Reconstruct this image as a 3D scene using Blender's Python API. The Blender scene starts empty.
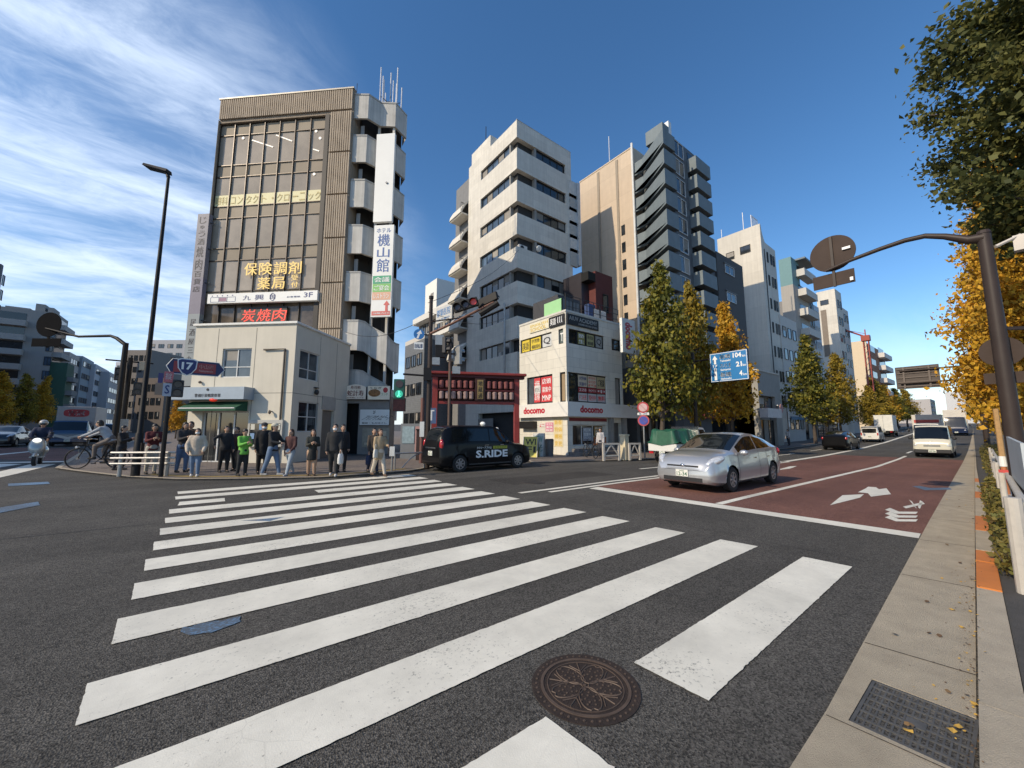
import bpy, bmesh, math, random
import numpy as np
from math import sin, cos, tan, atan2, radians, pi, sqrt, hypot
from mathutils import Vector, Matrix
random.seed(7); np.random.seed(7)
SC = bpy.context.scene
COL = SC.collection

# ------------------------------------------------------------ camera, sky, sun
F = 385.0; PITCH = radians(6.7); HEAD = radians(52.5); CH = 1.6
cd = bpy.data.cameras.new('camera'); cam = bpy.data.objects.new('camera', cd); COL.objects.link(cam)
cd.sensor_width = 36; cd.lens = 36 * F / 1024; cd.clip_start = 0.05; cd.clip_end = 5000
cam.location = (0, 0, CH); cam.rotation_euler = (pi / 2 + PITCH, 0, HEAD - pi / 2)
SC.camera = cam
SUN_AZ = radians(176.5); SUN_EL = radians(33)
sd = bpy.data.lights.new('sun', 'SUN'); sun = bpy.data.objects.new('sun', sd); COL.objects.link(sun)
sd.energy = 3.6; sd.angle = radians(0.5); sd.color = (1.0, 0.85, 0.64)
sv = Vector((cos(SUN_AZ) * cos(SUN_EL), sin(SUN_AZ) * cos(SUN_EL), sin(SUN_EL)))
sun.rotation_euler = sv.to_track_quat('Z', 'Y').to_euler(); sun.location = (0, 0, 60)
SC.view_settings.view_transform = 'Standard'; SC.view_settings.look = 'None'
SC.view_settings.exposure = 0.2; SC.view_settings.gamma = 1.0
SC.view_settings.use_curve_mapping = False
SC.cycles.max_bounces = 5; SC.cycles.diffuse_bounces = 3; SC.cycles.glossy_bounces = 3
SC.cycles.use_denoising = True

W = bpy.data.worlds.new('World'); SC.world = W; W.use_nodes = True
def build_world():
    nt = W.node_tree; N = nt.nodes; L = nt.links; N.clear()
    out = N.new('ShaderNodeOutputWorld'); bg = N.new('ShaderNodeBackground'); bg.inputs[1].default_value = 0.15
    sky = N.new('ShaderNodeTexSky'); sky.sky_type = 'NISHITA'; sky.sun_disc = False
    sky.sun_elevation = SUN_EL; sky.sun_rotation = pi / 2 - SUN_AZ
    sky.air_density = 1.0; sky.dust_density = 0.4; sky.ozone_density = 3.0
    tc = N.new('ShaderNodeTexCoord'); sx = N.new('ShaderNodeSeparateXYZ'); L.new(tc.outputs['Generated'], sx.inputs[0])
    def math_(op, a, b=None, c=None):
        n = N.new('ShaderNodeMath'); n.operation = op
        for k, v in enumerate((a, b, c)):
            if v is None: continue
            if isinstance(v, (int, float)): n.inputs[k].default_value = v
            else: L.new(v, n.inputs[k])
        return n.outputs[0]
    X, Y, Z = sx.outputs
    den = math_('MAXIMUM', math_('ADD', Z, 0.22), 0.08)
    px = math_('DIVIDE', X, den); py = math_('DIVIDE', Y, den)
    cb = N.new('ShaderNodeCombineXYZ'); L.new(px, cb.inputs[0]); L.new(py, cb.inputs[1])
    mp = N.new('ShaderNodeMapping'); mp.inputs['Rotation'].default_value = (0, 0, radians(-62)); mp.inputs['Scale'].default_value = (1.0, 2.3, 1)
    L.new(cb.outputs[0], mp.inputs[0])
    def noise(vec, sc, det, rough, dist):
        n = N.new('ShaderNodeTexNoise'); n.inputs['Scale'].default_value = sc; n.inputs['Detail'].default_value = det
        n.inputs['Roughness'].default_value = rough; n.inputs['Distortion'].default_value = dist; L.new(vec, n.inputs['Vector']); return n.outputs[0]
    n1 = noise(mp.outputs[0], 1.25, 12, 0.62, 0.45)
    n2 = noise(mp.outputs[0], 4.2, 10, 0.66, 0.9)
    n3 = noise(cb.outputs[0], 0.9, 3, 0.5, 0.0)
    # veil of cirrus over the north-western half of the sky, thinning to clear blue in the east
    ax, ay = cos(HEAD + radians(66)), sin(HEAD + radians(66))
    west = math_('ADD', math_('MULTIPLY', X, ax), math_('MULTIPLY', Y, ay))
    mr = N.new('ShaderNodeMapRange'); mr.interpolation_type = 'SMOOTHSTEP'
    L.new(math_('ADD', west, math_('MULTIPLY', math_('SUBTRACT', n3, 0.5), 0.35)), mr.inputs[0])
    mr.inputs[1].default_value = 0.53; mr.inputs[2].default_value = 0.78
    low = N.new('ShaderNodeMapRange'); L.new(Z, low.inputs[0]); low.inputs[1].default_value = 0.0; low.inputs[2].default_value = 0.5
    low.inputs[3].default_value = 0.12; low.inputs[4].default_value = 0.0
    mixn = math_('ADD', math_('MULTIPLY', n1, 0.62), math_('MULTIPLY', n2, 0.38))
    cov = N.new('ShaderNodeMapRange'); cov.interpolation_type = 'SMOOTHSTEP'
    L.new(math_('ADD', mixn, low.outputs[0]), cov.inputs[0]); cov.inputs[1].default_value = 0.36; cov.inputs[2].default_value = 0.72
    c1 = math_('MULTIPLY', mr.outputs[0], math_('ADD', math_('MULTIPLY', cov.outputs[0], 0.78), 0.10))
    # a faint streak low in the clear east
    e = N.new('ShaderNodeMapRange'); e.interpolation_type = 'SMOOTHSTEP'; L.new(Z, e.inputs[0])
    e.inputs[1].default_value = 0.28; e.inputs[2].default_value = 0.03; e.inputs[3].default_value = 0; e.inputs[4].default_value = 0.40
    c2 = math_('MULTIPLY', e.outputs[0], cov.outputs[0])
    fac = math_('MINIMUM', math_('MAXIMUM', c1, c2), 0.92)
    hs = N.new('ShaderNodeHueSaturation'); hs.inputs['Saturation'].default_value = 1.2; L.new(sky.outputs[0], hs.inputs['Color'])
    mx = N.new('ShaderNodeMix'); mx.data_type = 'RGBA'; L.new(fac, mx.inputs['Factor'])
    L.new(hs.outputs[0], mx.inputs['A']); mx.inputs['B'].default_value = (5.6, 6.5, 7.9, 1)
    L.new(mx.outputs['Result'], bg.inputs[0]); L.new(bg.outputs[0], out.inputs[0])
build_world()

# ------------------------------------------------------------ view geometry: where a point seen in the photo stands
_fw = Vector((cos(HEAD) * cos(PITCH), sin(HEAD) * cos(PITCH), sin(PITCH)))
_rt = Vector((sin(HEAD), -cos(HEAD), 0)); _up = _rt.cross(_fw); _C = Vector((0, 0, CH))
def ray(px, py): return _fw + _rt * ((px - 512) / F) - _up * ((py - 384) / F)
_RX = [-400, 0, 10, 20, 32, 45, 60, 106, 200, 400, 900]; _RZ = [0, 0, 0, -.07, -.16, -.12, .08, 1.15, 3.2, 6.0, 8.0]
def smoothint(x, xs, zs):
    if x <= xs[0]: return zs[0]
    if x >= xs[-1]: return zs[-1]
    for i in range(len(xs) - 1):
        if x <= xs[i + 1]:
            t = (x - xs[i]) / (xs[i + 1] - xs[i]); return zs[i] + (zs[i + 1] - zs[i]) * t
def zg(x, y):
    z = smoothint(x, _RX, _RZ)
    if y > 22: z += 0.0115 * (min(y, 400) - 22)
    return z
def gp(px, py, z=0.0):          # point of the ground seen at a pixel
    d = ray(px, py); t = (z - CH) / d.z
    for _ in range(12):
        p = _C + d * t; t = (zg(p.x, p.y) + z - CH) / d.z
        if t < 0 or t > 900: t = 900; break
    return _C + d * t
def pdep(px, py, D):            # point at depth D along the view axis (horizontal)
    d = ray(px, py); h = d.x * cos(HEAD) + d.y * sin(HEAD); return _C + d * (D / h)
def depth(x, y): return x * cos(HEAD) + y * sin(HEAD)
def zat(px_y, x, y):            # height on the vertical through (x, y) seen at image row px_y
    a, b = x * cos(HEAD) + y * sin(HEAD), 0
    v = (384 - px_y) / F        # (d.up)/(d.fw)
    # fw.p = a*cosP + h*sinP ; up.p = -a*sinP + h*cosP
    return CH + a * (v * cos(PITCH) + sin(PITCH)) / (cos(PITCH) - v * sin(PITCH))

# ------------------------------------------------------------ materials
_M = {}
def lin(c):
    return tuple(((v / 12.92) if v <= .04045 else ((v + .055) / 1.055) ** 2.4) for v in c)
def M(name, col, rough=.6, metal=0., var=.12, scale=3., bump=0., bscale=40., emit=0, streak=0., spec=.5, coat=0., rand=0., dirt=0.):
    """principled material: colour (linear) with noise variation, optional vertical streaks and bump"""
    if name in _M: return _M[name]
    m = bpy.data.materials.new(name); m.use_nodes = True; nt = m.node_tree; N = nt.nodes; L = nt.links
    b = N['Principled BSDF']; b.inputs['Roughness'].default_value = rough; b.inputs['Metallic'].default_value = metal
    b.inputs['Specular IOR Level'].default_value = spec
    if coat: b.inputs['Coat Weight'].default_value = coat; b.inputs['Coat Roughness'].default_value = .04
    tc = N.new('ShaderNodeTexCoord'); base = None
    rgb = N.new('ShaderNodeRGB'); rgb.outputs[0].default_value = (*col, 1); cur = rgb.outputs[0]
    def mul(cur, facsock, lo, hi):
        mr = N.new('ShaderNodeMapRange'); L.new(facsock, mr.inputs[0]); mr.inputs[3].default_value = lo; mr.inputs[4].default_value = hi
        mr.inputs[1].default_value = .25; mr.inputs[2].default_value = .75
        mx = N.new('ShaderNodeVectorMath'); mx.operation = 'SCALE'; L.new(cur, mx.inputs[0]); L.new(mr.outputs[0], mx.inputs['Scale']); return mx.outputs[0]
    def noise(sc, det=5, vec=None, r=.6):
        n = N.new('ShaderNodeTexNoise'); n.inputs['Scale'].default_value = sc; n.inputs['Detail'].default_value = det; n.inputs['Roughness'].default_value = r
        L.new(vec or tc.outputs['Object'], n.inputs['Vector']); return n.outputs[0]
    if var: cur = mul(cur, noise(scale), 1 - var, 1 + var)
    if dirt: cur = mul(cur, noise(.7, 8), 1 - dirt, 1 + dirt * .4)
    if streak:
        mp = N.new('ShaderNodeMapping'); mp.inputs['Scale'].default_value = (2.6, 2.6, .12); L.new(tc.outputs['Object'], mp.inputs[0])
        cur = mul(cur, noise(1.6, 6, mp.outputs[0], .7), 1 - streak, 1 + streak * .5)
    if rand:
        oi = N.new('ShaderNodeObjectInfo'); mr = N.new('ShaderNodeMapRange'); L.new(oi.outputs['Random'], mr.inputs[0])
        mr.inputs[3].default_value = 1 - rand; mr.inputs[4].default_value = 1 + rand
        mx = N.new('ShaderNodeVectorMath'); mx.operation = 'SCALE'; L.new(cur, mx.inputs[0]); L.new(mr.outputs[0], mx.inputs['Scale']); cur = mx.outputs[0]
    L.new(cur, b.inputs['Base Color'])
    if bump:
        bp = N.new('ShaderNodeBump'); bp.inputs['Strength'].default_value = bump; bp.inputs['Distance'].default_value = .02
        L.new(noise(bscale, 4), bp.inputs['Height']); L.new(bp.outputs[0], b.inputs['Normal'])
    if emit:
        b.inputs['Emission Color'].default_value = (*col, 1); b.inputs['Emission Strength'].default_value = emit
    _M[name] = m; return m
def tiles(name, col, col2, w, h, mortar=.012, rough=.6, var=.1, off=.5, streak=.1):
    """brick / panel / tile pattern in the thing's own axes (x+y along, z up)"""
    if name in _M: return _M[name]
    m = M(name, col, rough, 0, var, 2.0, streak=streak); nt = m.node_tree; N = nt.nodes; L = nt.links
    b = N['Principled BSDF']; cur = b.inputs['Base Color'].links[0].from_socket
    tc = N.new('ShaderNodeTexCoord'); s = N.new('ShaderNodeSeparateXYZ'); L.new(tc.outputs['Object'], s.inputs[0])
    a = N.new('ShaderNodeMath'); a.operation = 'ADD'; L.new(s.outputs[0], a.inputs[0]); L.new(s.outputs[1], a.inputs[1])
    c = N.new('ShaderNodeCombineXYZ'); L.new(a.outputs[0], c.inputs[0]); L.new(s.outputs[2], c.inputs[1])
    br = N.new('ShaderNodeTexBrick'); L.new(c.outputs[0], br.inputs['Vector']); br.inputs['Scale'].default_value = 1
    br.inputs['Brick Width'].default_value = w; br.inputs['Row Height'].default_value = h; br.inputs['Mortar Size'].default_value = mortar
    br.offset = off; br.inputs['Color1'].default_value = (1, 1, 1, 1); br.inputs['Color2'].default_value = (.88, .88, .88, 1)
    br.inputs['Mortar'].default_value = (*[u / max(v, 1e-3) for u, v in zip(col2, col)], 1)
    mx = N.new('ShaderNodeVectorMath'); mx.operation = 'MULTIPLY'; L.new(cur, mx.inputs[0]); L.new(br.outputs['Color'], mx.inputs[1])
    L.new(mx.outputs[0], b.inputs['Base Color']); return m
def glass(name, col=(.02, .025, .03), rough=.06, var=.5, scale=1.2, rand=.35, spec=.9, metal=0.):
    return M(name, col, rough, metal, var, scale, rand=rand, spec=spec)

# ------------------------------------------------------------ mesh builder
class MB:
    def __init__(s): s.v = []; s.f = []; s.m = []; s.T = None
    def add(s, vs, fs, mi=0):
        o = len(s.v)
        if s.T is not None: vs = [s.T @ Vector(v) for v in vs]
        s.v += [tuple(v) for v in vs]; s.f += [tuple(i + o for i in f) for f in fs]; s.m += [mi] * len(fs); return s
    def box(s, x0, x1, y0, y1, z0, z1, mi=0):
        return s.add([(x0, y0, z0), (x1, y0, z0), (x1, y1, z0), (x0, y1, z0), (x0, y0, z1), (x1, y0, z1), (x1, y1, z1), (x0, y1, z1)],
                     [(0, 3, 2, 1), (4, 5, 6, 7), (0, 1, 5, 4), (1, 2, 6, 5), (2, 3, 7, 6), (3, 0, 4, 7)], mi)
    def bar(s, a, b, w, h=None, mi=0, upv=(0, 0, 1)):
        h = h or w; a = Vector(a); b = Vector(b); d = (b - a).normalized(); u = Vector(upv)
        if abs(d.dot(u)) > .98: u = Vector((1, 0, 0))
        r = d.cross(u).normalized(); u = r.cross(d); q = []
        for p in (a, b):
            for i, j in ((-1, -1), (1, -1), (1, 1), (-1, 1)): q.append(p + r * (i * w / 2) + u * (j * h / 2))
        return s.add(q, [(0, 3, 2, 1), (4, 5, 6, 7), (0, 1, 5, 4), (1, 2, 6, 5), (2, 3, 7, 6), (3, 0, 4, 7)], mi)
    def tube(s, pts, rad, seg=10, mi=0, cap=True):
        pts = [Vector(p) for p in pts]; n = len(pts)
        if not hasattr(rad, '__len__'): rad = [rad] * n
        vs = []; u = None
        for i, p in enumerate(pts):
            d = (pts[min(i + 1, n - 1)] - pts[max(i - 1, 0)])
            d = d.normalized() if d.length > 1e-9 else Vector((0, 0, 1))
            if u is None:
                u = Vector((0, 0, 1)) if abs(d.z) < .9 else Vector((1, 0, 0))
            r = d.cross(u); r = r.normalized() if r.length > 1e-6 else d.orthogonal().normalized(); u = r.cross(d).normalized()
            for k in range(seg):
                a = 2 * pi * k / seg; vs.append(p + (r * cos(a) + u * sin(a)) * rad[i])
        fs = [(i * seg + k, i * seg + (k + 1) % seg, (i + 1) * seg + (k + 1) % seg, (i + 1) * seg + k) for i in range(n - 1) for k in range(seg)]
        if cap: fs += [tuple(reversed(range(seg))), tuple(range((n - 1) * seg, n * seg))]
        return s.add(vs, fs, mi)
    def disc(s, c, nrm, r, th=.01, seg=28, mi=0, mi_back=None):
        n = Vector(nrm).normalized(); c = Vector(c); a = n.orthogonal().normalized(); b = n.cross(a); vs = []
        for off in (th / 2, -th / 2):
            for k in range(seg):
                t = 2 * pi * k / seg; vs.append(c + n * off + (a * cos(t) + b * sin(t)) * r)
        s.add(vs, [tuple(range(seg))], mi); s.add(vs, [tuple(range(2 * seg - 1, seg - 1, -1))] + [(k, k + seg, (k + 1) % seg + seg, (k + 1) % seg) for k in range(seg)], mi if mi_back is None else mi_back); return s
    def ell(s, c, r, seg=12, rings=8, mi=0, R=None):
        vs = []; c = Vector(c)
        for i in range(rings + 1):
            a = pi * i / rings
            for k in range(seg):
                b = 2 * pi * k / seg; p = Vector((r[0] * sin(a) * cos(b), r[1] * sin(a) * sin(b), r[2] * cos(a)))
                if R is not None: p = R @ p
                vs.append(c + p)
        return s.add(vs, [(i * seg + k, (i + 1) * seg + k, (i + 1) * seg + (k + 1) % seg, i * seg + (k + 1) % seg) for i in range(rings) for k in range(seg)], mi)
    def stack(s, rows, seg=14, mi=0):
        vs = [c + Vector((rx * cos(2 * pi * k / seg) * e.x, ry * sin(2 * pi * k / seg), rx * cos(2 * pi * k / seg) * e.z)) for c, rx, ry, e in rows for k in range(seg)]; n = len(rows)
        return s.add(vs, [(i * seg + k, i * seg + (k + 1) % seg, (i + 1) * seg + (k + 1) % seg, (i + 1) * seg + k) for i in range(n - 1) for k in range(seg)] + [tuple(range(seg)), tuple(range((n - 1) * seg, n * seg))], mi)
    def capsule(s, a, b, r0, r1, seg=10, mi=0):
        a = Vector(a); b = Vector(b); d = (b - a); l = d.length or 1e-6; d /= l
        pts = []; rr = []
        for t in (-1, -.7, -.3): pts.append(a + d * (r0 * t)); rr.append(r0 * sqrt(max(0.02, 1 - t * t)))
        pts += [a, b]; rr += [r0, r1]
        for t in (.3, .7, 1): pts.append(b + d * (r1 * t)); rr.append(r1 * sqrt(max(0.02, 1 - t * t)))
        return s.tube(pts, rr, seg, mi)
    def prism(s, poly, z0, z1, mi=0, mi_top=None):
        n = len(poly); vs = [(p[0], p[1], z0) for p in poly] + [(p[0], p[1], z1) for p in poly]
        s.add(vs, [tuple(reversed(range(n)))] + [(k, (k + 1) % n, (k + 1) % n + n, k + n) for k in range(n)], mi)
        return s.add(vs, [tuple(range(n, 2 * n))], mi if mi_top is None else mi_top)
    def plate(s, poly, fn, th, mi=0):
        """2-D outline (u, z) pushed out through fn(u, z, d) to a plate of thickness th"""
        n = len(poly); vs = [fn(u, z, 0) for u, z in poly] + [fn(u, z, -th) for u, z in poly]
        return s.add(vs, [tuple(range(n)), tuple(reversed(range(n, 2 * n)))] + [(k, k + n, (k + 1) % n + n, (k + 1) % n) for k in range(n)], mi)
    def mesh(s, name, mats, smooth=False, angle=None):
        me = bpy.data.meshes.new(name); me.from_pydata(s.v, [], s.f)
        for m in (mats if isinstance(mats, (list, tuple)) else [mats]): me.materials.append(m)
        me.polygons.foreach_set('material_index', s.m)
        bm = bmesh.new(); bm.from_mesh(me); bmesh.ops.recalc_face_normals(bm, faces=bm.faces)
        if smooth:
            for f in bm.faces: f.smooth = True
            lim = radians(angle or 38)
            for e in bm.edges:
                if len(e.link_faces) == 2 and e.calc_face_angle(0) > lim: e.smooth = False
        bm.to_mesh(me); bm.free(); me.update(); return me
    def build(s, name, mats, parent=None, smooth=False, angle=None, loc=None, rz=None, bevel=0):
        o = bpy.data.objects.new(name, s.mesh(name, mats, smooth, angle)); COL.objects.link(o)
        if parent is not None: o.parent = parent
        if loc is not None: o.location = loc
        if rz is not None: o.rotation_euler = (0, 0, rz)
        if bevel:
            md = o.modifiers.new('bevel', 'BEVEL'); md.width = bevel; md.segments = 1; md.limit_method = 'ANGLE'
        return o
def tag(o, label=None, cat=None, group=None, kind=None):
    for k, v in (('label', label), ('category', cat), ('group', group), ('kind', kind)):
        if v: o[k] = v
    return o
def thing(name, label, cat, loc=(0, 0, 0), rz=0, group=None):
    o = bpy.data.objects.new(name, None); COL.objects.link(o); o.location = loc; o.rotation_euler = (0, 0, rz); o.empty_display_size = .3
    return tag(o, label, cat, group)
def dup(root, loc, rz=None, label=None, group=None, scale=None):
    def cp(o, par):
        c = o.copy(); COL.objects.link(c)
        if par is not None: c.parent = par
        for ch in kids.get(o, []): cp(ch, c)
        return c
    kids = {}
    def walk(o):
        kids[o] = list(o.children)
        for ch in kids[o]: walk(ch)
    walk(root)
    c = cp(root, None); c.location = loc
    if rz is not None: c.rotation_euler = (0, 0, rz)
    if label: c['label'] = label
    if group: c['group'] = group
    if scale: c.scale = scale if hasattr(scale, '__len__') else (scale,) * 3
    return c
def structure(name, mb, mats, **k): return tag(mb.build(name, mats, **k), kind='structure')

_TXT = {}
def text_verts(s, bold=0.0):
    """outline of a line of writing as flat triangles, normalised to its bounding box"""
    key = (s, bold)
    if key in _TXT: return _TXT[key]
    c = bpy.data.curves.new('t', 'FONT'); c.body = s; c.align_x = 'CENTER'; c.resolution_u = 2; c.offset = bold; c.fill_mode = 'FRONT'
    o = bpy.data.objects.new('t', c); COL.objects.link(o); dg = bpy.context.evaluated_depsgraph_get(); dg.update()
    me = bpy.data.meshes.new_from_object(o.evaluated_get(dg))
    v = [(p.co.x, p.co.y) for p in me.vertices]; f = [tuple(p.vertices) for p in me.polygons]
    bpy.data.objects.remove(o); bpy.data.curves.remove(c); bpy.data.meshes.remove(me)
    if not v: v, f = [(0, 0), (1, 0), (1, 1)], [(0, 1, 2)]
    xs = [a for a, _ in v]; ys = [b for _, b in v]; x0, x1, y0, y1 = min(xs), max(xs), min(ys), max(ys)
    v = [((a - x0) / (x1 - x0 or 1), (b - y0) / (y1 - y0 or 1)) for a, b in v]
    _TXT[key] = (v, f, (x1 - x0) / ((y1 - y0) or 1)); return _TXT[key]
def text(mb, s, fn, u0, u1, z0, z1, d=-.006, mi=0, bold=0.015, keep=False, slant=0.):
    """writing stretched into the rectangle u0..u1, z0..z1 of a face; fn maps (u, z, d) to the thing's axes"""
    cjk = any(ord(c) > 0x2fff for c in s); v, f, asp = text_verts(s, 0 if cjk else bold)
    if cjk and bold > .005:
        for k in (-1, 1): text(mb, s, fn, u0 + k * .016 * (u1 - u0) / max(1, len(s) * .7), u1 + k * .016 * (u1 - u0) / max(1, len(s) * .7), z0, z1, d - .0015 * (k + 2) * .5, mi, 0, keep, slant)
    if keep:
        w = abs(u1 - u0); h = z1 - z0
        if asp * h < w: c = (u0 + u1) / 2; sg = 1 if u1 > u0 else -1; u0, u1 = c - sg * asp * h / 2, c + sg * asp * h / 2
        else: c = (z0 + z1) / 2; z0, z1 = c - w / asp / 2, c + w / asp / 2
    mb.add([fn(u0 + (u1 - u0) * (a + slant * b), z0 + (z1 - z0) * b, d) for a, b in v], f, mi)

class Frame:
    """a thing's own axes: x along its front (to the right as seen), y inward, z up"""
    def __init__(s, x, y, rz, z=None):
        s.o = Vector((x, y, zg(x, y) if z is None else z)); s.rz = rz; s.c, s.s = cos(rz), sin(rz)
    def loc(s, p):
        d = p - s.o; return Vector((d.x * s.c + d.y * s.s, -d.x * s.s + d.y * s.c, d.z))
    def world(s, p): return s.o + Vector((p[0] * s.c - p[1] * s.s, p[0] * s.s + p[1] * s.c, p[2]))
    def Fp(s, px, py, v=0.):        # pixel -> (x, z) on the front plane y = v
        d = ray(px, py); c0 = s.loc(_C); dl = Vector((d.x * s.c + d.y * s.s, -d.x * s.s + d.y * s.c, d.z)); t = (v - c0.y) / dl.y
        p = c0 + dl * t; return p.x, p.z
    def Sp(s, px, py, v=0.):        # pixel -> (y, z) on the left side plane x = v
        d = ray(px, py); c0 = s.loc(_C); dl = Vector((d.x * s.c + d.y * s.s, -d.x * s.s + d.y * s.c, d.z)); t = (v - c0.x) / dl.x
        p = c0 + dl * t; return p.y, p.z
def Ff(v=0.): return lambda u, z, d: (u, v + d, z)             # front face, d inward
def Sf(v=0.): return lambda u, z, d: (v + d, u, z)             # left side face, d inward
def Rf(v=0.): return lambda u, z, d: (v - d, u, z)             # right side face, d inward
def wall(mb, fn, u0, u1, z0, z1, holes, depth=.15, mi=0, mi_rev=None):
    """a wall face with openings that have reveals of the given depth"""
    us = sorted({u0, u1, *[h[0] for h in holes], *[h[1] for h in holes]}); zs = sorted({z0, z1, *[h[2] for h in holes], *[h[3] for h in holes]})
    us = [u for u in us if u0 - 1e-6 <= u <= u1 + 1e-6]; zs = [z for z in zs if z0 - 1e-6 <= z <= z1 + 1e-6]
    for i in range(len(us) - 1):
        for j in range(len(zs) - 1):
            cu, cz = (us[i] + us[i + 1]) / 2, (zs[j] + zs[j + 1]) / 2
            if any(h[0] < cu < h[1] and h[2] < cz < h[3] for h in holes): continue
            mb.add([fn(us[i], zs[j], 0), fn(us[i + 1], zs[j], 0), fn(us[i + 1], zs[j + 1], 0), fn(us[i], zs[j + 1], 0)], [(0, 1, 2, 3)], mi)
    r = mi if mi_rev is None else mi_rev
    for a, b, c, d in holes:
        for q in (((a, c), (b, c)), ((b, c), (b, d)), ((b, d), (a, d)), ((a, d), (a, c))):
            (p0, q0), (p1, q1) = q; mb.add([fn(p0, q0, 0), fn(p1, q1, 0), fn(p1, q1, depth), fn(p0, q0, depth)], [(0, 1, 2, 3)], r)
RW_ = random.Random(21)
def window(parent, fn, a, b, c, d, dep, mats, nu=1, nz=1, fr=.05, name='window', split=None):
    """glazing set back in an opening: frame bars (slot 0) and panes (slot 1) in one mesh"""
    mb = MB(); blind = M('window blind', (.27, .25, .22), .8, rand=.3)
    def bx(u0, u1, z0, z1, d0, d1, mi):
        P = [fn(u, z, q) for q in (d0, d1) for (u, z) in ((u0, z0), (u1, z0), (u1, z1), (u0, z1))]
        mb.add(P, [(0, 1, 2, 3), (7, 6, 5, 4), (0, 4, 5, 1), (1, 5, 6, 2), (2, 6, 7, 3), (3, 7, 4, 0)], mi)
    q = max(nu, 1)
    for i in range(q):
        u0, u1 = a + (b - a) * i / q, a + (b - a) * (i + 1) / q; k = 2 if name == 'window' and RW_.random() < .22 else 1; zc = c + (d - c) * RW_.choice((0, 0, .35, .6)) if k == 2 else c
        t_ = RW_.uniform(-.006, .006)
        if zc > c: mb.add([fn(u0, c, dep), fn(u1, c, dep), fn(u1, zc, dep), fn(u0, zc, dep)], [(0, 1, 2, 3)], 1)
        mb.add([fn(u0, zc, dep + t_), fn(u1, zc, dep - t_), fn(u1, d, dep - t_), fn(u0, d, dep + t_)], [(0, 1, 2, 3)], k)
    e = .004
    bx(a + e, b - e, c + e, c + fr, dep - .05, dep + .02, 0); bx(a + e, b - e, d - fr, d - e, dep - .05, dep + .02, 0)
    bx(a + e, a + fr, c + fr, d - fr, dep - .05, dep + .02, 0); bx(b - fr, b - e, c + fr, d - fr, dep - .05, dep + .02, 0)
    for i in range(1, nu): u = a + (b - a) * i / nu; bx(u - fr * .45, u + fr * .45, c + fr, d - fr, dep - .045, dep + .02, 0)
    for i in range(1, nz): z = c + (d - c) * (i / nz if split is None else split); bx(a + fr, b - fr, z - fr * .4, z + fr * .4, dep - .04, dep + .02, 0)
    return mb.build(name, list(mats) + [blind], parent)
# ------------------------------------------------------------ ground, roads, pavements, markings
def asphalt(name, col, speck=.5, stripe=False):
    m = bpy.data.materials.new(name); m.use_nodes = True; nt = m.node_tree; N = nt.nodes; L = nt.links; b = N['Principled BSDF']
    b.inputs['Roughness'].default_value = .85; b.inputs['Specular IOR Level'].default_value = .3
    tc = N.new('ShaderNodeTexCoord')
    def noise(sc, det, r=.6, w=None):
        n = N.new('ShaderNodeTexNoise'); n.inputs['Scale'].default_value = sc; n.inputs['Detail'].default_value = det; n.inputs['Roughness'].default_value = r
        L.new(w or tc.outputs['Object'], n.inputs['Vector']); return n.outputs[0]
    vo = N.new('ShaderNodeTexVoronoi'); vo.inputs['Scale'].default_value = 105; L.new(tc.outputs['Object'], vo.inputs['Vector'])
    vd = N.new('ShaderNodeSeparateColor'); L.new(vo.outputs['Color'], vd.inputs[0])
    def mr(s, a, b_, c, d):
        n = N.new('ShaderNodeMapRange'); L.new(s, n.inputs[0])
        for i, v in enumerate((a, b_, c, d)): n.inputs[i + 1].default_value = v
        return n.outputs[0]
    def mul(a, b_):
        n = N.new('ShaderNodeMath'); n.operation = 'MULTIPLY'; L.new(a, n.inputs[0]); L.new(b_, n.inputs[1]); return n.outputs[0]
    f = mul(mul(mr(vd.outputs[0], 0, 1, 1 - speck, 1 + speck), mr(noise(.38, 7), .3, .7, .74, 1.22)), mr(noise(7, 5, .7), .3, .7, .86, 1.12))
    # wheel-worn bands and old seams along the carriageway
    mp = N.new('ShaderNodeMapping'); mp.inputs['Scale'].default_value = (.05, 1.1, 1); L.new(tc.outputs['Object'], mp.inputs[0])
    f = mul(f, mr(noise(1.0, 3, .5, mp.outputs[0]), .3, .7, .84, 1.14))
    sc = N.new('ShaderNodeVectorMath'); sc.operation = 'SCALE'; sc.inputs[0].default_value = col; L.new(f, sc.inputs['Scale']); L.new(sc.outputs[0], b.inputs['Base Color'])
    bp = N.new('ShaderNodeBump'); bp.inputs['Strength'].default_value = .9; bp.inputs['Distance'].default_value = .006; L.new(vo.outputs['Distance'], bp.inputs['Height']); L.new(bp.outputs[0], b.inputs['Normal'])
    return m
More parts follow.
